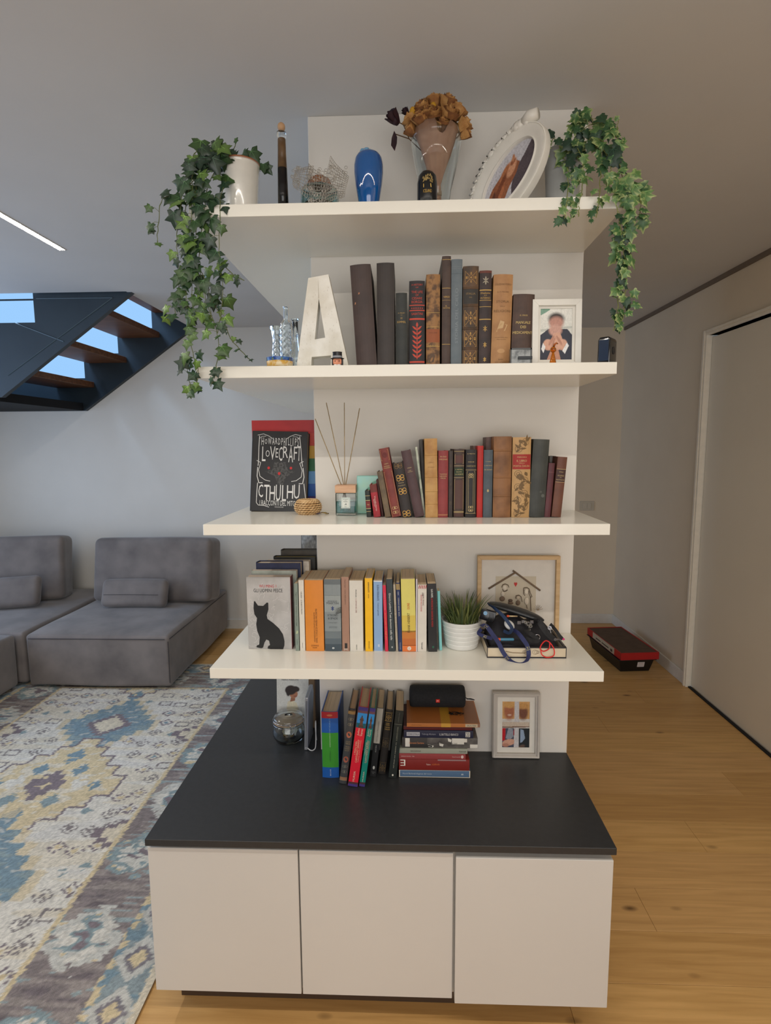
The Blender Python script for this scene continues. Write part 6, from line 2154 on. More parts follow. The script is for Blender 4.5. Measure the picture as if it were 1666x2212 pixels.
# clear vase
c = onY(945, 425, -.16)
YV = -.16
wtop_ = (onY(993, 330, YV) - onY(884, 330, YV)).x / 2
wbot_ = (onY(968, 424, YV) - onY(920, 424, YV)).x / 2
hv = onY(945, 285, YV).z - Z1
t = thing('glass_vase', 'large clear glass vase widening upwards, holding the dried roses', 'vase', (c.x - .004, YV, ZT))
k = M().lathe([(.0001, 0), (wbot_, 0), (wbot_ * 1.02, .004), (wbot_ * 1.35, hv * .35), (wtop_ * .86, hv * .65), (wtop_, hv * .88), (wtop_ * .98, hv), (wtop_ * .96, hv), (wtop_ * .975, hv * .88), (wtop_ * .83, hv * .65), (wbot_ * 1.28, hv * .35), (wbot_ * .94, .010), (.0001, .009)], 40)
k.obj('glass', GL, t, smooth=True)

# bouquet
bq = thing('dried_rose_bouquet', 'bouquet of dried brown roses wrapped in pinkish paper, in the clear vase', 'bouquet', (c.x - .004, YV, ZT + .010))
k = M()
for i in range(9):
    a = 2 * PI * i / 9
    k.tube([(.006 * math.cos(a), .006 * math.sin(a), .001), (.008 * math.cos(a + .5), .008 * math.sin(a + .5), hv * .4), (.03 * math.cos(a + .6), .03 * math.sin(a + .6), hv * .95)], .0018, 5)
k.obj('stems', mat((120, 104, 70), .8), bq)
k = M()
nn = 30
vs = []
for i in range(7):
    f = i / 6
    for j in range(nn):
        a = 2 * PI * j / nn
        r_ = (.012 + (.062 - .012) * max(0, (f - .35) / .65)) * (1 + .07 * math.sin(5 * a + f * 3) + .04 * math.sin(11 * a))
        if f < .35:
            r_ = .013 + .006 * (.35 - f)
        vs.append((r_ * math.cos(a), r_ * math.sin(a) * .8, .02 + f * (hv * .90) * (1 + .06 * math.sin(3 * a + 1) * (f > .9))))
k.add(vs, [(i * nn + j, i * nn + (j + 1) % nn, (i + 1) * nn + (j + 1) % nn, (i + 1) * nn + j) for i in range(6) for j in range(nn)])
k.obj('wrapping_paper', mat((206, 158, 128), .7, c2=(190, 140, 112), scale=20, bump=.2), bq, smooth=True, fix=False)
k = M().lathe([(.0145, .058), (.0155, .060), (.0155, .072), (.0145, .074)], 20)
k.obj('tie', mat((190, 160, 130), .6), bq, smooth=True)


def rose(T, r, cols, seed, n=26):
    k = M()
    k.ball(T @ Vector((0, 0, -r * .1)), r * .62, 8, mi=len(cols) - 1)
    rr = random.Random(seed)
    for i in range(n):
        ring = i / n
        a0 = i * 2.4 + rr.uniform(-.2, .2)
        R0 = r * (.18 + .72 * ring)
        H0 = r * (1.5 - .35 * ring) * rr.uniform(.9, 1.1)
        span = 2.3 - .7 * ring
        vs = []
        for iv in range(5):
            v_ = iv / 4
            for iu in range(6):
                u_ = iu / 5 - .5
                rad_ = R0 * (.35 + .75 * math.sin(v_ * PI * .62)) * (1 + .25 * ring * max(0, v_ - .7) * 4) + r * .05 * math.sin(9 * u_ + seed + i)
                a = a0 + u_ * span * (1 - .22 * abs(v_ - .5))
                z = -r * .75 + (H0 + r * .5) * v_ * (1 - .10 * abs(u_) * 2 * v_) + rr.uniform(-.03, .03) * r
                vs.append(T @ Vector((rad_ * math.cos(a), rad_ * math.sin(a), z)))
        k.add(vs, [(p * 6 + q, p * 6 + q + 1, (p + 1) * 6 + q + 1, (p + 1) * 6 + q) for p in range(4) for q in range(5)], i % len(cols))
    return k


RC = [mat((186, 136, 76), .75, c2=(150, 100, 54), scale=60, bump=.4), mat((206, 158, 96), .75, c2=(178, 126, 70), scale=60, bump=.4), mat((150, 100, 56), .75, c2=(120, 76, 44), scale=60, bump=.4)]
px_roses = [(893, 265, .0, .020), (916, 242, -.01, .021), (940, 232, .01, .020), (965, 228, -.01, .020), (985, 248, .0, .021), (968, 255, -.03, .022), (938, 258, -.03, .021), (912, 262, -.03, .019), (998, 275, -.01, .019), (890, 285, -.01, .015), (1003, 292, -.005, .014), (950, 245, .03, .02), (936, 226, .0, .019), (925, 252, -.03, .019), (955, 272, -.035, .017)]
for i, (u_, v_, dy, r_) in enumerate(px_roses):
    p = onY(u_, v_, YV - .012 + dy) - Vector((c.x - .004, YV, ZT + .010))
    dirv = Vector((p.x * 1.2, p.y - .02, .05 + rnd.uniform(0, .03))).normalized()
    T = Matrix.Translation(p) @ dirv.to_track_quat('Z', 'Y').to_matrix().to_4x4()
    k = rose(T, r_ * 1.12, RC, i)
    k.obj('rose', RC if i % 4 else [RC[1], RC[1], RC[0]], bq, smooth=True, fix=False)
for (u_, v_) in ((892, 240), (961, 219), (936, 230)):
    p = onY(u_, v_, YV - .03) - Vector((c.x - .004, YV, ZT + .010))
    k = M().ball(p, .009, 10, (1, 1, 1.2))
    k.obj('yellow_billy_button', mat((200, 150, 40), .8, bump=.4), bq, smooth=True)
DR = [mat((52, 22, 30), .7, c2=(36, 14, 22), bump=.3)]
for (u_, v_, r_, s_) in ((853, 258, .020, 31), (878, 243, .011, 33)):
    p = onY(u_, v_, YV - .01) - Vector((c.x - .004, YV, ZT + .010))
    T = Matrix.Translation(p) @ Vector((-.6, -.4, .5)).to_track_quat('Z', 'Y').to_matrix().to_4x4()
    k = rose(T, r_, DR, s_, 9)
    o = k.obj('rose', DR[0], bq, smooth=True, fix=False)
    lab(o, 'dark purple dried rose at the left of the bouquet')
k = M()
p = onY(852, 306, YV - .01) - Vector((c.x - .004, YV, ZT + .010))
P = [(0, 0, .028), (.008, -.003, .010), (.007, -.002, -.006), (.001, 0, -.024), (-.009, -.002, -.010), (-.007, 0, .010), (0, .003, 0)]
k.add([p + Vector(q_) for q_ in P], [(0, 1, 6), (1, 2, 6), (2, 3, 6), (3, 4, 6), (4, 5, 6), (5, 0, 6)])
o = k.obj('dark_petal', DR[0], bq, fix=False)
k = M()
k.tube([onY(884, 300, YV - .01) - Vector((c.x - .004, YV, ZT + .010)), onY(872, 270, YV - .01) - Vector((c.x - .004, YV, ZT + .010)), onY(858, 262, YV - .01) - Vector((c.x - .004, YV, ZT + .010))], .0014, 5)
k.tube([onY(915, 330, YV) - Vector((c.x - .004, YV, ZT + .010)), onY(884, 300, YV - .01) - Vector((c.x - .004, YV, ZT + .010)), onY(855, 290, YV - .01) - Vector((c.x - .004, YV, ZT + .010))], .0014, 5)
k.obj('side_stem', mat((90, 66, 44), .8), bq)

# black round souvenir with gold print
c = onY(923, 425, -.255)
rr_ = (onY(945, 400, -.255) - onY(902, 400, -.255)).x / 2
hc2 = onY(923, 374, -.255).z - Z1
t = thing('souvenir_cup', 'small black rounded cup with gold lettering in front of the clear vase', 'cup', (c.x, -.255, ZT))
k = M().lathe([(.0001, 0), (rr_ * .9, 0), (rr_ * .97, .003), (rr_, hc2 * .3), (rr_, hc2 * .7), (rr_ * .88, hc2 * .9), (rr_ * .6, hc2), (.0001, hc2 * 1.01)], 32)
k.obj('body', mat((16, 18, 20), .25, bump=0), t, smooth=True)
GO = mat((196, 160, 80), .35, metal=.7, bump=0)
qf, fs = text2d('ICELAND', 0, hc2 * .40, rr_ * .85, hc2 * .085)
k = M()
k.add([(p[0], -math.sqrt(max(0, (rr_ + .0005) ** 2 - p[0] ** 2)), p[1]) for p in qf], fs)
k.obj('lettering', GO, t, fix=False)
k = M()
for (x0, x1, z0, z1) in ((-.42, .38, .50, .60),):
    k.add([(rr_ * x, -math.sqrt((rr_ + .0005) ** 2 - (rr_ * x) ** 2), hc2 * z) for x, z in ((x0, z0), (x1, z0), (x1 * .9, z1), (x0, z1))], [(0, 1, 2, 3)])
k.obj('gold_bar', GO, t, fix=False)
k = M()
ir = random.Random(6)
for i in range(34):
    a = ir.uniform(0, PI)
    r1 = ir.uniform(.2, .62)
    x, z = r1 * math.cos(a) * .95, .64 + r1 * math.sin(a) * .34
    k.add([(rr_ * xx, -math.sqrt((rr_ + .0005) ** 2 - (rr_ * xx) ** 2), hc2 * zz_) for xx, zz_ in ((x - .07, z - .02), (x + .08, z - .01), (x + .03, z + .05))], [(0, 1, 2)])
k.obj('gold_map', mat((150, 128, 78), .4, metal=.5, bump=0), t, fix=False)

# oval white baroque frame, lying on its long side crest up-left
cO = onY(*A2(430, 505)[0], -.17)
t = thing('oval_photo_frame', 'ornate white oval frame tilted to the right on the top shelf', 'picture frame', cO)
AX = (onY(*A2(640, 190)[0], -.17) - onY(*A2(225, 830)[0], -.17))
AX = Vector((AX.x / .72, 0, AX.z))
ang = math.atan2(AX.z, AX.x)
a_, b_ = AX.length / 2 * .95, AX.length / 2 * .62
# frame: local x = long axis, local z = short axis (crest side), facing -y and turned left
Rm = Matrix.Rotation(R(-42), 4, 'Z') @ Matrix.Rotation(R(-4), 4, 'X') @ Matrix.Rotation(-ang, 4, 'Y')
t.rotation_euler = Rm.to_euler()
FWc = mat((232, 228, 218), .35, c2=(226, 222, 212), bump=0)
k = M()
n_ = 56
prof_ = [(1.0, .012), (1.0, -.008), (.985, -.0115), (.955, -.0125), (.94, -.0105), (.93, -.0125), (.88, -.012), (.72, -.008), (.64, -.006), (.62, -.009), (.60, -.0095), (.585, -.007), (.575, .0), (.575, .010)]
vs = []
for f, y_ in prof_:
    for j in range(n_):
        q = 2 * PI * j / n_
        dd = (1 - f)
        ra_, rb_ = a_ - dd * b_, b_ - dd * b_
        vs.append((ra_ * math.cos(q), y_, rb_ * math.sin(q)))
m_ = len(prof_)
k.add(vs, [(i * n_ + j, i * n_ + (j + 1) % n_, ((i + 1) % m_) * n_ + (j + 1) % n_, ((i + 1) % m_) * n_ + j) for i in range(m_) for j in range(n_)])
k.obj('frame', FWc, t, smooth=True, angle=.6)
k = M()
k.add([((a_ - .3 * b_) * math.cos(2 * PI * j / n_), .011, .7 * b_ * math.sin(2 * PI * j / n_)) for j in range(n_)], [tuple(range(n_))])
k.obj('backing', mat((120, 100, 80), .8), t, fix=False)
iw, ih = 2 * (a_ - .42 * b_), 2 * .58 * b_
# the portrait is upright when the frame's long axis stands: rotate the print's content by the tilt
HR, HR2 = (150, 92, 62), (104, 62, 46)
im = raster(130, 90, iw / ih, (196, 194, 200), [
    ('p', [(.30, 0), (.42, .25), (.60, .45), (.80, .48), (1.0, .55), (1, 0)], (84, 74, 80)),
    ('p', [(.0, .2), (.05, .62), (.25, .74), (.52, .74), (.70, .62), (.72, .48), (.58, .36), (.40, .30), (.22, .18), (.05, .05)], HR),
    ('e', .60, .60, .13, .12, 20, (206, 150, 116), .3), ('e', .50, .70, .13, .07, 10, (176, 112, 74), .4), ('e', .30, .52, .22, .07, 18, (124, 70, 48), .4), ('e', .24, .38, .18, .05, 22, (176, 108, 72), .4), ('e', .14, .50, .12, .05, 30, (96, 54, 40), .4), ('e', .66, .66, .05, .05, 0, (150, 90, 62), .4), ('e', .70, .72, .05, .04, 40, (186, 128, 92), .3),
    ('e', .07, .28, .10, .12, 0, (112, 64, 50), .5)], .10, 12)
ms = np.zeros((90, 130), bool)
yy_, xx_ = np.mgrid[0:90, 0:130]
ms[((xx_ / 129 - .5) * 2) ** 2 + ((yy_ / 89 - .5) * 2) ** 2 <= 1.0] = True
plate('photograph', im, iw, ih, t, (0, .001, -ih / 2), mask=ms)
k = M()
cr = random.Random(9)
for i in range(34):
    q = PI * (.16 + .68 * i / 33)
    env = 1 + .9 * math.exp(-((i - 30) / 4.0) ** 2) + .3 * math.exp(-((i - 17) / 3.0) ** 2)
    rr2 = .0078 * env * cr.uniform(.8, 1.15)
    k.ball(((a_ + .002) * math.cos(PI - q), -.006 + cr.uniform(-.002, .002), (b_ + .003) * math.sin(q)), rr2, 8, (1.15, .8, .9))
    if i % 2 == 0:
        k.tube([(a_ * .99 * math.cos(PI - q), -.012, b_ * .99 * math.sin(q)), ((a_ + .006 * env) * math.cos(PI - q + .06), -.013, (b_ + .006 * env) * math.sin(q)), ((a_ + .009 * env) * math.cos(PI - q - .03), -.008, (b_ + .008 * env) * math.sin(q))], [.0035, .003, .001], 6)
k.obj('carved_crest', FWc, t, smooth=True)
k = M()
k.tube([(a_ * .84, -.004, b_ * .62), (a_ * .98, -.006, b_ * .52), (a_ * 1.10, -.004, b_ * .34)], [.012, .017, .014], 12)
k.obj('crest_end_scroll', FWc, t, smooth=True)
# lower the whole frame so that it stands on the shelf
bpy.context.view_layer.update()
mz = 9
for ch in t.children:
    for v in ch.data.vertices:
        mz = min(mz, (t.matrix_world @ v.co).z if False else (Matrix.Translation(t.location) @ Rm @ v.co).z)
t.location.z += ZT - mz
print('oval frame moved', ZT - mz)
# two small pale frames behind the oval one
c = onY(1140, 418, -.10)
t = thing('photo_frame', 'small pale frame leaning behind the ornate oval frame', 'picture frame', (c.x, -.085, ZT), (R(-8), 0, 0))
k = M()
for q in ((-.03, -.024, 0, .05), (.024, .03, 0, .05), (-.024, .024, 0, .006), (-.024, .024, .044, .05)):
    k.box(q[0], q[1], 0, .008, q[2], q[3])
k.obj('rim', mat((206, 200, 188), .5), t, bevel=.0008, seg=1)
k = M().box(-.024, .024, .004, .006, .006, .044)
k.obj('panel', mat((150, 150, 148), .5), t)


# ----------------------------------------------------------------- hanging plants
def leaf_mesh(kind, seed):
    rr = random.Random(seed)
    half = [(0, .0), (.20, -.16), (.46, -.10), (.36, .14), (.60, .42), (.27, .50), (.14, .72)]
    if kind == 'var':
        half = [(0, .0), (.22, -.12), (.40, .02), (.30, .18), (.52, .40), (.34, .46), (.30, .62), (.14, .66)]
    pts = [(x * rr.uniform(.9, 1.1), y_ * rr.uniform(.92, 1.08) + rr.uniform(-.02, .02)) for x, y_ in half] + [(0, 1.0)]
    outl = pts + [(-x * rr.uniform(.9, 1.1), y_) for x, y_ in pts[1:-1]][::-1]
    cx, cy = 0, .30
    vs = [(cx, cy, .05)]
    inner = [(cx + (x - cx) * .62, cy + (y_ - cy) * .62, .035) for x, y_ in outl]
    outer = [(x, y_, -.10 * (abs(x) ** 1.2) - .08 * max(0, y_ - .3) + rr.uniform(-.025, .025)) for x, y_ in outl]
    n_ = len(outl)
    vs += inner + outer
    fs = [(0, 1 + i, 1 + (i + 1) % n_) for i in range(n_)] + [(1 + i, 1 + n_ + i, 1 + n_ + (i + 1) % n_, 1 + (i + 1) % n_) for i in range(n_)]
    # veins
    tips = [i for i, p in enumerate(outl) if p in (pts[-1],)] + [2 if kind != 'var' else 2, 4, n_ - 4, n_ - 2]
    base = (0, .03, .058)
    vf = []
    for ti in tips:
        tx_, ty_ = outl[ti]
        ex, ey = tx_ * .8, .03 + (ty_ - .03) * .8
        dx, dy = ex - base[0], ey - base[1]
        l = math.hypot(dx, dy)
        nx, ny = -dy / l * .014, dx / l * .014
        o = len(vs)
        vs += [(base[0] - nx, base[1] - ny, .062), (base[0] + nx, base[1] + ny, .062), (ex * .55, base[1] + dy * .55, .062), (ex, ey, .03)]
        vf.append((o, o + 1, o + 3))
    me = bpy.data.meshes.new('leaf')
    me.from_pydata(vs, [], fs + vf)
    for p in me.polygons:
        p.use_smooth = True
    return me, n_, len(fs)


def colour_leaf(me, n_, nf, kind, base, rim, vein, seed):
    rr = random.Random(seed)
    at = me.color_attributes.new('Col', 'FLOAT_COLOR', 'POINT')
    for i in range(len(me.vertices)):
        if i == 0:
            c_ = base
        elif i <= n_:
            c_ = base if kind == 'ivy' or rr.random() < .8 else rim
        elif i <= 2 * n_:
            if kind == 'ivy':
                c_ = rim
            else:
                c_ = rim if rr.random() < .55 else base
        else:
            c_ = vein
        at.data[i].color = (*lin(c_), 1)
    return me


LEAFM = mat((255, 255, 255), .38, 'attr', bump=0)
LEAFM2 = mat((254, 255, 255), .45, 'attr', bump=0)
ivy_leaves = []
for i in range(8):
    me, n_, nf = leaf_mesh('ivy', i)
    base = [(48, 74, 42), (40, 66, 44), (60, 88, 44), (34, 56, 40), (78, 106, 52), (52, 78, 50), (94, 124, 56), (42, 62, 44)][i]
    colour_leaf(me, n_, nf, 'ivy', base, tuple(int(x * .82) for x in base), tuple(min(255, int(x * 1.5 + 26)) for x in base), i)
    me.materials.append(LEAFM)
    ivy_leaves.append(me)
var_leaves = []
for i in range(8):
    me, n_, nf = leaf_mesh('var', i + 20)
    base = [(60, 96, 52), (48, 84, 46), (82, 116, 60), (38, 68, 42), (66, 104, 54), (30, 56, 40), (90, 124, 70), (54, 90, 48)][i]
    rim = base if i in (3, 5, 1) else (160, 172, 112)
    colour_leaf(me, n_, nf, 'var', base, rim, tuple(min(255, int(x * 1.3 + 14)) for x in base), i)
    me.materials.append(LEAFM2)
    var_leaves.append(me)


def place_leaf(plant, me, p, tip, nrm, size):
    y_ = Vector(tip).normalized()
    z_ = Vector(nrm)
    z_ = (z_ - y_ * z_.dot(y_)).normalized()
    x_ = y_.cross(z_)
    mt = Matrix((x_, y_, z_)).transposed().to_4x4()
    mt.translation = p
    o = bpy.data.objects.new('leaf', me)
    COL.objects.link(o)
    o.parent = plant
    o.matrix_local = mt @ Matrix.Diagonal((size, size, size, 1))
    return o


def strand(plant, org, stems, pix, n, size, leaves, spread, lr, up=False, petiole=.018, yj=.014):
    """pix: (u, v, Y) points down the strand"""
    pts = [onY(u_, v_, Y_) - org for u_, v_, Y_ in pix]
    sp_ = smooth_path(pts, 6)
    for i in range(1, len(sp_) - 1):
        sp_[i] = sp_[i] + Vector((lr.uniform(-.002, .002), 0, 0))
    stems.tube(sp_, .0011, 4)
    for i in range(n):
        f = (i + lr.uniform(.1, .9)) / n
        q = f * (len(sp_) - 1)
        b0 = sp_[int(q)].lerp(sp_[min(len(sp_) - 1, int(q) + 1)], q - int(q))
        dr = Vector((lr.uniform(-1, 1) * spread, lr.uniform(-yj, yj * .4), lr.uniform(-.010, .012)))
        e_ = b0 + dr
        if dr.length > .008:
            stems.tube([b0, b0 + dr * .5 + Vector((0, 0, .003)), e_], .0006, 3, cap=False)
        tip = Vector((dr.x * 14 + lr.uniform(-.5, .5), lr.uniform(-.5, .2), -.75 + lr.uniform(-.4, .55) + (.9 if up else 0)))
        nrm = Vector((lr.uniform(-.7, .7), -1, lr.uniform(-.1, .9)))
        place_leaf(plant, lr.choice(leaves), e_, tip, nrm, size * 1.42 * lr.uniform(.6, 1.15) * (1 - .25 * f))


lr = random.Random(21)
# left ivy
YPt = -.185
c = onY(521, 438, YPt)
rp = (onY(565, 362, YPt) - onY(479, 362, YPt)).x / 2
hp_ = onY(521, 358, YPt).z - Z1
org = Vector((c.x, YPt, ZT))
t = thing('ivy_plant', 'trailing dark green ivy in a glazed white pot, left on the top shelf', 'plant', org)
prof_ = [(.0001, 0), (rp * .74, 0), (rp * .77, .003)]
for i in range(9):
    f = (i + 1) / 9
    r_ = rp * (.77 + .21 * f)
    prof_ += [(r_ - .0008, .003 + (hp_ - .006) * (f - .05)), (r_, .003 + (hp_ - .006) * f)]
prof_ += [(rp, hp_ - .002)]
k = M().lathe(prof_ + [(rp * .9, hp_ - .003), (rp * .86, hp_ - .012), (.0001, hp_ - .014)], 40)
k.obj('pot', mat((224, 220, 210), .12, bump=0, coat=.6), t, smooth=True)
k = M().lathe([(rp * .985, hp_ - .003), (rp * 1.005, hp_ - .001), (rp * .99, hp_ + .002), (rp * .93, hp_ + .001), (rp * .92, hp_ - .004)], 40)
k.obj('terracotta_rim', mat((160, 98, 60), .6), t, smooth=True)
stems = M()
YL = SY - .022
L_strands = [
    ([(505, 352, -.20), (470, 318, -.22), (430, 322, -.27), (405, 370, -.31), (392, 440, YL - .01), (382, 520, YL), (388, 600, YL), (385, 650, YL)], 27, .034),
    ([(500, 350, -.20), (462, 330, -.24), (420, 365, -.30), (415, 450, YL - .01), (410, 560, YL), (402, 650, YL), (410, 740, YL), (428, 800, YL), (418, 855, YL)], 34, .030),
    ([(505, 352, -.19), (480, 350, -.22), (450, 400, -.29), (440, 470, YL), (430, 560, YL), (445, 650, YL), (470, 720, YL), (468, 790, YL), (455, 835, YL)], 32, .030),
    ([(495, 350, -.19), (455, 345, -.25), (400, 410, -.31), (352, 430, YL), (342, 480, YL), (340, 528, YL)], 11, .024),
    ([(490, 380, -.22), (478, 420, -.29), (475, 470, YL - .006), (474, 560, YL - .006), (482, 640, YL - .006), (470, 720, YL - .006)], 15, .030),
    ([(500, 350, -.20), (440, 330, -.26), (410, 400, -.31), (400, 480, YL), (420, 560, YL), (450, 620, YL), (455, 690, YL)], 26, .034),
    ([(500, 352, -.2), (470, 325, -.24), (440, 350, -.28), (420, 420, -.32)], 18, .038),
    ([(500, 352, -.17), (520, 335, -.18), (545, 342, -.17), (562, 370, -.17)], 9, .034),
    ([(500, 352, -.18), (505, 325, -.18), (512, 300, -.18)], 3, .020),
    ([(455, 640, YL), (480, 690, YL - .004), (505, 740, YL - .004), (545, 782, YL - .004)], 12, .014),
    ([(395, 640, YL), (380, 660, YL), (378, 690, YL)], 6, .03),
    ([(478, 560, YL - .006), (500, 590, YL - .006), (528, 606, YL - .006)], 6, .022),
    ([(410, 760, YL), (405, 800, YL), (415, 850, YL)], 6, .024),
    ([(432, 420, -.32), (425, 500, YL), (415, 600, YL), (420, 700, YL)], 26, .032),
]
for pix, n, sz in L_strands:
    strand(t, org, stems, pix, n, sz, ivy_leaves, .022 if sz > .02 else .01, lr)
k = stems
k.obj('vine_stems', mat((92, 100, 54), .6, bump=0), t, fix=False)
k = M().lathe([(.0001, .0), (rp * .88, 0), (rp * .6, .012), (.0001, .016)], 20, c=(0, 0, hp_ - .012))
k.obj('moss', mat((50, 52, 34), .9, bump=.5), t)

# right variegated ivy
YPr = -.13
c = onY(1215, 418, YPr)
rp = .052
hp_ = onY(1215, 330, YPr).z - Z1
org = Vector((c.x, YPr, ZT))
t = thing('variegated_ivy', 'trailing cream-edged ivy in a pale grey pot, right on the top shelf', 'plant', org)
k = M().lathe([(.0001, 0), (rp * .72, 0), (rp * .76, .004), (rp, hp_), (rp * .93, hp_), (rp * .90, hp_ - .01), (.0001, hp_ - .012)], 36)
k.obj('pot', mat((190, 192, 190), .4, bump=0), t, smooth=True)
stems = M()
YR_ = SY - .02
R_strands = [
    ([(1215, 335, -.14), (1225, 290, -.16), (1250, 255, -.18), (1262, 245, -.18)], 13, .030),
    ([(1215, 335, -.14), (1200, 300, -.16), (1190, 310, -.18), (1185, 330, -.18)], 9, .026),
    ([(1215, 335, -.14), (1260, 280, -.18), (1300, 265, -.22), (1330, 290, -.25), (1340, 330, -.27)], 20, .030),
    ([(1215, 335, -.14), (1240, 310, -.2), (1260, 350, -.25), (1255, 380, -.27)], 16, .032),
    ([(1215, 335, -.16), (1225, 360, -.24), (1228, 400, -.29), (1225, 440, YR_), (1218, 485, YR_)], 16, .024),
    ([(1225, 335, -.16), (1250, 370, -.24), (1258, 410, -.30), (1252, 440, YR_), (1250, 468, YR_)], 9, .022),
    ([(1230, 320, -.16), (1290, 300, -.22), (1330, 340, -.27), (1350, 400, -.30), (1355, 450, YR_), (1348, 520, YR_)], 30, .032),
    ([(1230, 320, -.16), (1300, 320, -.24), (1320, 370, -.28), (1330, 430, YR_), (1340, 500, YR_), (1338, 580, YR_), (1335, 660, YR_ + .01), (1325, 715, YR_ + .02)], 46, .025),
    ([(1350, 420, -.30), (1372, 400, -.30), (1385, 440, YR_), (1378, 470, YR_)], 10, .034),
    ([(1340, 500, YR_), (1350, 560, YR_), (1352, 620, YR_), (1345, 690, YR_ + .01)], 24, .026),
    ([(1300, 320, -.22), (1298, 380, -.28), (1293, 430, YR_), (1288, 470, YR_)], 12, .022),
    ([(1335, 290, -.24), (1335, 265, -.24), (1338, 258, -.24)], 4, .018),
    ([(1240, 270, -.16), (1275, 250, -.18), (1290, 300, -.2)], 12, .03),
]
for pix, n, sz in R_strands:
    strand(t, org, stems, pix, n, sz, var_leaves, .016, lr, yj=.018)
stems.obj('vine_stems', mat((126, 134, 70), .6, bump=0), t, fix=False)
# ================================================================= living room: sofa, rug
SUEDE = mat((128, 120, 116), .85, 'suede', c2=(100, 94, 92), scale=5, bump=.15, name='grey_suede')


def cushion(name, parent, sx, sy, sz, T, cuts=8, bev=.05, puff=.0, m=SUEDE, wob=.004, seed=0):
    """soft block sx*sy*sz standing on its local z=0"""
    bm = bmesh.new()
    bmesh.ops.create_cube(bm, size=1)
    for v in bm.verts:
        v.co = Vector((v.co.x * sx, v.co.y * sy, (v.co.z + .5) * sz))
    bmesh.ops.bevel(bm, geom=list(bm.edges), offset=bev, segments=4, profile=.5, affect='EDGES', clamp_overlap=True)
    es = [e for e in bm.edges if e.calc_length() > .12]
    bmesh.ops.subdivide_edges(bm, edges=es, cuts=cuts, use_grid_fill=True)
    rr = random.Random(seed)
    a, b = rr.uniform(0, 6), rr.uniform(0, 6)
    for v in bm.verts:
        fx, fy = 1 - (2 * v.co.x / sx) ** 2, 1 - (2 * v.co.y / sy) ** 2
        fz = 1 - (2 * v.co.z / sz - 1) ** 2
        p = v.co.copy()
        if v.co.z > sz * .6:
            v.co.z += puff * max(0, fx) ** .5 * max(0, fy) ** .5
        v.co += Vector((math.sin(9 * p.y + a + 5 * p.z), math.sin(8 * p.x + b), math.sin(7 * p.x + 6 * p.y + a))) * wob * .5
    me = bpy.data.meshes.new(name)
    bm.to_mesh(me)
    bm.free()
    me.materials.append(m)
    me.polygons.foreach_set('use_smooth', [True] * len(me.polygons))
    o = bpy.data.objects.new(name, me)
    COL.objects.link(o)
    o.parent = parent
    o.matrix_local = T
    return o


TR = lambda x, y_, z, rz=0, rx=0: Matrix.Translation((x, y_, z)) @ Matrix.Rotation(R(rz), 4, 'Z') @ Matrix.Rotation(R(rx), 4, 'X')
sf = thing('sofa_module', 'grey suede sofa module with a loose backrest, beside the black worktop', 'sofa', (-2.02, 2.24, 0))
cushion('seat', sf, .96, 1.19, .345, TR(-.005, 0, .03), bev=.022, puff=.03, wob=.006, seed=1)
cushion('backrest', sf, .93, .26, .49, TR(.05, .20, .392, 0, -9), bev=.045, puff=.015, seed=2)
k = M()
for y0 in (-.597,):
    k.tube([(-.46, y0 - .001, .356), (.45, y0 - .001, .356)], .0025, 5)
k.tube([(.476, -.58, .354), (.476, .55, .354)], .0025, 5)
k.tube([(.470, -.594, .06), (.470, -.594, .34)], .0025, 5)
k.obj('seam', mat((66, 62, 64), .9), sf)
k = M()
for x in (-.38, .38):
    for y_ in (-.5, .5):
        k.box(x - .03, x + .03, y_ - .03, y_ + .03, 0, .045)
k.obj('feet', mat((20, 20, 20), .6), sf)
cu = thing('cushion', 'small grey rectangular cushion on the sofa module next to the worktop', 'cushion', (-2.04, 2.18, .415))
cushion('pillow', cu, .50, .085, .21, TR(0, 0, -.004, 0, -20), cuts=5, bev=.04, puff=0, wob=.008, seed=3)
k = M()
k.tube([(-.20, -.075 + .04, .10), (0, -.078 + .04, .102), (.21, -.075 + .04, .10)], .002, 5)
k.obj('seam', mat((60, 58, 60), .9), cu)
sf2 = thing('sofa_module', 'grey suede sofa module cut off by the left edge, with its own backrest', 'sofa', (-3.07, 1.9, 0))
cushion('seat', sf2, 1.06, 1.15, .345, TR(0, .36, .03), bev=.022, puff=.03, wob=.006, seed=4)
cushion('backrest', sf2, .98, .26, .50, TR(-.13, .47, .395, 16, -10), bev=.045, puff=.015, seed=5)
k = M()
for x in (-.42, .42):
    for y_ in (-.1, .85):
        k.box(x - .03, x + .03, y_ - .03, y_ + .03, 0, .045)
k.obj('feet', mat((20, 20, 20), .6), sf2)
cu = thing('cushion', 'grey rectangular cushion on the sofa module cut off by the left edge', 'cushion', (-3.03, 2.10, .425), (0, 0, R(16)))
cushion('pillow', cu, .58, .09, .23, TR(0, 0, -.004, 0, -20), cuts=5, bev=.04, puff=0, wob=.008, seed=6)
sf3 = thing('chaise_module', 'grey suede chaise block reaching towards the camera at the left edge', 'sofa', (-3.07, 1.05, 0))
cushion('seat', sf3, 1.02, 1.09, .345, TR(0, .05, .03, 2), bev=.022, puff=.03, wob=.006, seed=7)
k = M()
for x in (-.42, .42):
    for y_ in (-.35, .45):
        k.box(x - .03, x + .03, y_ - .03, y_ + .03, 0, .045)
k.obj('feet', mat((20, 20, 20), .6), sf3)

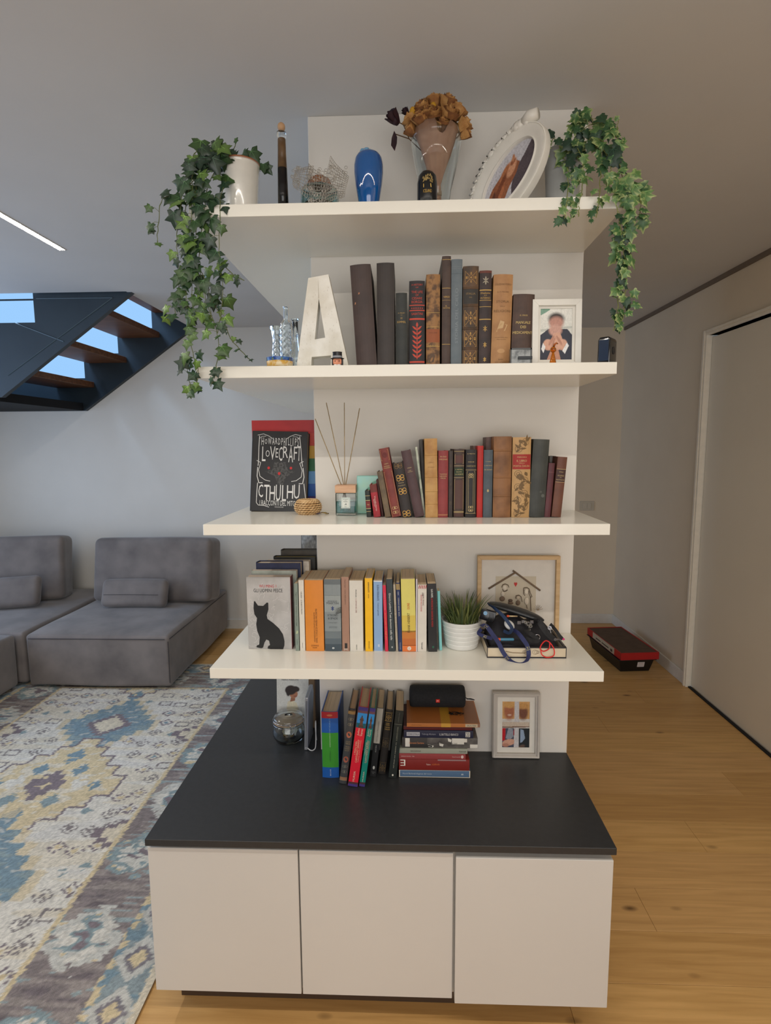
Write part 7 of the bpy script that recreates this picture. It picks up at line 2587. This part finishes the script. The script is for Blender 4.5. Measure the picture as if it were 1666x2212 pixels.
# rug: flat weave, its pattern coloured thread by thread
RX0, RX1, RY0, RY1 = -2.70, -.756, -1.25, 2.09
cell = .0062
nx, ny = int((RX1 - RX0) / cell), int((RY1 - RY0) / cell)
xs, ys = np.meshgrid(np.linspace(RX0, RX1, nx), np.linspace(RY0, RY1, ny))
rs = np.random.RandomState(4)
CREAM, BEIGE, BLUE, TEAL, MAUVE, GREY, LTG = [np.array(lin(c_)) for c_ in ((214, 208, 196), (206, 188, 152), (122, 144, 154), (136, 152, 154), (128, 116, 120), (130, 122, 120), (192, 190, 182))]
# jitter along the weft so that edges look woven
jit = rs.randn(ny, 1) * .0022 + rs.randn(ny, nx) * .0022
X = xs + jit * 1.0
Y = ys + rs.randn(ny, nx) * .002
img = np.zeros((ny, nx, 3)) + CREAM


def noise(sx_, sy_, seed):
    g = np.random.RandomState(seed).rand(max(3, int(ny / sy_)) + 2, max(3, int(nx / sx_)) + 2)
    yi = np.linspace(0, g.shape[0] - 1.001, ny)
    xi = np.linspace(0, g.shape[1] - 1.001, nx)
    y0, x0 = yi.astype(int), xi.astype(int)
    fy, fx = (yi - y0)[:, None], (xi - x0)[None]
    return g[y0][:, x0] * (1 - fy) * (1 - fx) + g[y0 + 1][:, x0] * fy * (1 - fx) + g[y0][:, x0 + 1] * (1 - fy) * fx + g[y0 + 1][:, x0 + 1] * fy * fx


def put(m, col, a=1.0):
    global img
    img = np.where(m[..., None], img * (1 - a) + col * a, img)


XC = -1.737
XL_, XRt = -2.29, -1.185
n1, n2 = noise(40, 6, 1), noise(6, 3, 2)
put(n1 > .55, (CREAM + BEIGE) / 2, .6)
put(n1 < .3, np.array(lin((204, 200, 194))), .6)


def stepped(cx, cy, hx, hy, n_=5):
    """stepped diamond distance: <=1 inside"""
    dx, dy = np.abs(X - cx) / hx, np.abs(Y - cy) / hy
    q = np.ceil(dy * n_) / n_
    return dx + q * .85


def outline(m, k_=2):
    e = m.copy()
    for a in (-k_, k_):
        e &= np.roll(m, a, 0) & np.roll(m, a, 1)
    return m & ~e


med = [(XC + .02, 1.19, .30, .30, 'b'), (XC + .02, .62, .44, .42, 'g'), (XC + .0, .02, .40, .36, 'b'), (XC, -.62, .44, .42, 'g'), (XC, 1.80, .34, .26, 'g')]
for cx, cy, hx, hy, kd in med:
    d = stepped(cx, cy, hx, hy)
    if kd == 'b':
        put(d < 1.12, BEIGE, .7)
        put(d < 1.0, BLUE)
        put((d < 1.0) & (n2 > .62), TEAL)
        put((d < 1.0) & (n2 < .22), LTG, .7)
        d2 = stepped(cx, cy, hx * .5, hy * .42)
        put(d2 < 1.0, MAUVE)
        put(d2 < .72, (CREAM + BEIGE) / 2)
    else:
        put(d < .99, (BEIGE * 1.03))
        OUTL = outline(d < .99)
        put((d < .99) & (n2 > .6), CREAM, .6)
        for (ox_, oy_, s_, cc) in ((0, .24, .07, BLUE), (.0, -.24, .07, BLUE), (.16, .02, .06, CREAM), (-.16, .02, .06, CREAM), (0, 0, .12, MAUVE), (.1, .12, .05, BLUE), (-.1, .12, .05, BLUE), (.1, -.12, .05, TEAL), (-.1, -.12, .05, TEAL), (.24, 0, .04, BLUE), (-.24, 0, .04, BLUE)):
            e2 = stepped(cx + ox_, cy + oy_, s_, s_, 3)
            put((e2 < 1) & (n2 > .25), cc)
        put(OUTL, MAUVE)
# small motifs in the field
mr = random.Random(12)
mot = []
for iy in range(30):
    for sgn in (-1, 1):
        for kx in (.12, .22, .33, .43, .51):
            cy = -1.15 + iy * .112 + (kx * 7 % 1) * .06
            cx = XC + sgn * kx + mr.uniform(-.02, .02)
            if any((abs(cx - m_[0]) / (m_[2] + .05) + abs(cy - m_[1]) / (m_[3] + .05)) < 1.0 for m_ in med):
                continue
            mot.append((cx, cy, mr.choice((0, 1, 1, 2, 3, 4, 4))))
for cx, cy, kd in mot:
    dx, dy = np.abs(X - cx), np.abs(Y - cy)
    dd = dx / .045 + dy / .040
    if kd == 0:
        put((dd < 1.0) & (dd > .68), MAUVE)
        put(dd < .35, BLUE)
    elif kd == 1:
        put((dd < 1.0) & (np.sin(dx * 260) * np.sin(dy * 260) > .1), GREY)
    elif kd == 2:
        put((dx < .04) & (dy < .028) & ~((dx < .030) & (dy < .019)), GREY)
    elif kd == 4:
        ang_ = np.arctan2(Y - cy, X - cx)
        put((dd < 1.0) & (dd > .55) & (np.sin(ang_ * 8) > -.1), MAUVE)
        put((dd < .4) & (n2 > .3), BEIGE)
    else:
        put((dd < .6) & (n2 > .3), TEAL)
# stepped corner figures at the field's edge
for cy in (.30, 1.1, -.5):
    for sgn, ex in ((1, XRt), (-1, XL_)):
        e2 = (np.abs(X - ex) / .16) + np.ceil(np.abs(Y - cy) / .11 * 4) / 4
        put((e2 < 1) & (e2 > .72), MAUVE)
        put(e2 < .72, (BEIGE + CREAM) / 2)
# borders
dx_in = np.maximum(X - XRt, XL_ - X)
dy_in = np.maximum(Y - (RY1 - .42), (RY0 + .42) - Y)
din = np.maximum(dx_in, dy_in)
main = (din > .0)
BG = np.array(lin((130, 120, 118)))
put(main, BG)
n3 = noise(18, 2.2, 31)
put(main & (n3 > .52), np.array(lin((150, 140, 134))))
put(main & (n3 > .74), np.array(lin((150, 162, 162))))
put(main & (n3 < .2), np.array(lin((112, 102, 104))))
# blossoms along the main border, alternating teal and cream
alng = np.where(dy_in > dx_in, X, Y)
acr = din - .135
per = .36
ph = (alng / per) % 1 - .5
qi = (np.floor(alng / per) % 2)
bl_ = (np.abs(ph) * per / .115) ** 1.4 + (np.abs(acr) / .125) ** 1.6
edge = bl_ + (n2 - .5) * .9 + (n3 - .5) * .5
put(main & (edge < 1.0) & (qi == 0), TEAL)
put(main & (edge < 1.0) & (qi == 1), LTG)
put(main & (edge < .9) & (n2 > .60), CREAM, .8)
put(main & (edge < .45) & (qi == 0) & (n2 < .5), CREAM, .9)
put(main & (edge < .40) & (qi == 1), TEAL)
put(main & (edge < .8) & (n2 < .16), BEIGE)
put(main & (edge < .15), MAUVE)
put((din > -.004) & (din < .014), BEIGE)
out = din > .262
put(out, np.array(lin((140, 152, 154))))
put((din > .262) & (din < .285), BEIGE)
ph2 = (alng / .17) % 1 - .5
d3 = np.abs(ph2) * .17 / .055 + np.abs(din - .345) / .05
put(out & (n2 > .62), BLUE)
put((d3 < 1.5) & (d3 > .95) & out, LTG)
put((d3 < .95) & out, MAUVE, .8)
put((d3 < .6) & out, BEIGE)
put(din > .405, (BEIGE + CREAM) / 2)
# uneven yarn
g = rs.rand(ny, nx, 1)
img = img * (.80 + .42 * g) * (0.92 + .16 * noise(3, 30, 8)[..., None])
img = np.clip(img, 0, 1)
RUGM = mat((253, 255, 255), .95, 'attr')
nt = RUGM.node_tree
N, L = nt.nodes, nt.links
b_ = N['Principled BSDF']
geo = N.new('ShaderNodeNewGeometry')
nz = N.new('ShaderNodeTexNoise')
nz.inputs['Scale'].default_value = 420
nz.inputs['Detail'].default_value = 2
L.new(geo.outputs['Position'], nz.inputs['Vector'])
bp = N.new('ShaderNodeBump')
bp.inputs['Strength'].default_value = .8
bp.inputs['Distance'].default_value = .003
L.new(nz.outputs['Fac'], bp.inputs['Height'])
L.new(bp.outputs['Normal'], b_.inputs['Normal'])
b_.inputs['Roughness'].default_value = .95
rug = thing('rug', 'faded blue, beige and mauve patterned rug lying under the sofa and beside the cabinet', 'rug', ((RX0 + RX1) / 2, RY0, .0015))
plate('woven_pile', img, RX1 - RX0, RY1 - RY0, rug, (0, 0, .0075), RUGM, plane='xy')
k = M().box(-(RX1 - RX0) / 2 + .0005, (RX1 - RX0) / 2 - .0005, .0005, RY1 - RY0 - .0005, 0, .0072)
k.obj('backing', mat((150, 128, 96), .9), rug)

# ================================================================= corridor: black tray with a red box on it
t = thing('plastic_tub', 'black plastic tub with flared sides on the floor by the corridor wall', 'tub', (1.605, 2.275, .0006), (0, 0, R(5)))
BP = mat((18, 20, 24), .4, bump=0)
b0, b1, dd0, dd1, hh = .104, .126, .236, .262, .098
k = M()
vs = []
for (bx_, by_, z) in ((b0, dd0, 0), (b1, dd1, hh), (b1 + .012, dd1 + .012, hh), (b1 + .012, dd1 + .012, hh - .006), (b1 - .004, dd1 - .004, hh - .002), (b0 - .004, dd0 - .004, .004)):
    vs += [(-bx_, -by_, z), (bx_, -by_, z), (bx_, by_, z), (-bx_, by_, z)]
fs = []
for a, b in ((0, 1), (1, 3), (3, 2), (2, 4), (4, 5)):
    for j in range(4):
        fs.append((a * 4 + j, a * 4 + (j + 1) % 4, b * 4 + (j + 1) % 4, b * 4 + j))
fs += [(3, 2, 1, 0), (20, 21, 22, 23)]
k.add(vs, fs)
k.obj('shell', BP, t, bevel=.006, seg=2, smooth=True)
k = M().box(.01, .06, -.3358, -.3348, .035, .075)
ob = k.obj('sticker', mat((220, 214, 214), .5), t)
ob.matrix_local = Matrix.Translation((0, -.0, 0)) @ Matrix.Translation((0, -.2505, .055)) @ Matrix.Rotation(R(15), 4, 'X') @ Matrix.Translation((0, .3345, -.055))
flat_text('PRODUCT', ob, .035, .064, .03, .005, -.3361, mat((170, 60, 70), .5, bump=0))
flat_text('prezzo 9,90', ob, .035, .050, .03, .005, -.3361, mat((60, 60, 60), .5, bump=0))
t = thing('flat_box', 'flat red box with a dark brown top, lying on the black tub', 'box', (1.615, 2.275, .1000), (0, R(.0), R(5.5)))
RD = mat((176, 26, 26), .5, bump=.02)
bw, bd, bh = .138, .276, .052
k = M()
k.box(-bw, bw, -bd, -bd + .006, 0, bh)
k.box(-bw, bw, bd - .006, bd, 0, bh)
k.box(-bw, -bw + .006, -bd, bd, 0, bh)
k.box(bw - .006, bw, -bd, bd, 0, bh)
k.box(-bw, bw, -bd, bd, 0, .004)
k.obj('red_sides', RD, t, bevel=.001, seg=1)
k = M().box(-bw + .006, bw - .006, -bd + .006, bd - .006, .006, bh - .004)
k.obj('brown_top', mat((96, 76, 60), .8, c2=(84, 66, 52), scale=20, bump=.2), t)
k = M().box(-bw - .001, -bw, -bd + .10, bd - .10, .004, bh - .002)
k.obj('cream_strip', mat((190, 176, 150), .6), t)
k = M()
for y0, y1, z0, z1 in ((-.15, -.12, .012, .03), (-.09, .02, .018, .026), (.04, .12, .018, .026)):
    k.box(-bw - .0016, -bw - .001, y0, y1, z0, z1)
k.obj('printed_marks', mat((60, 44, 36), .6), t)
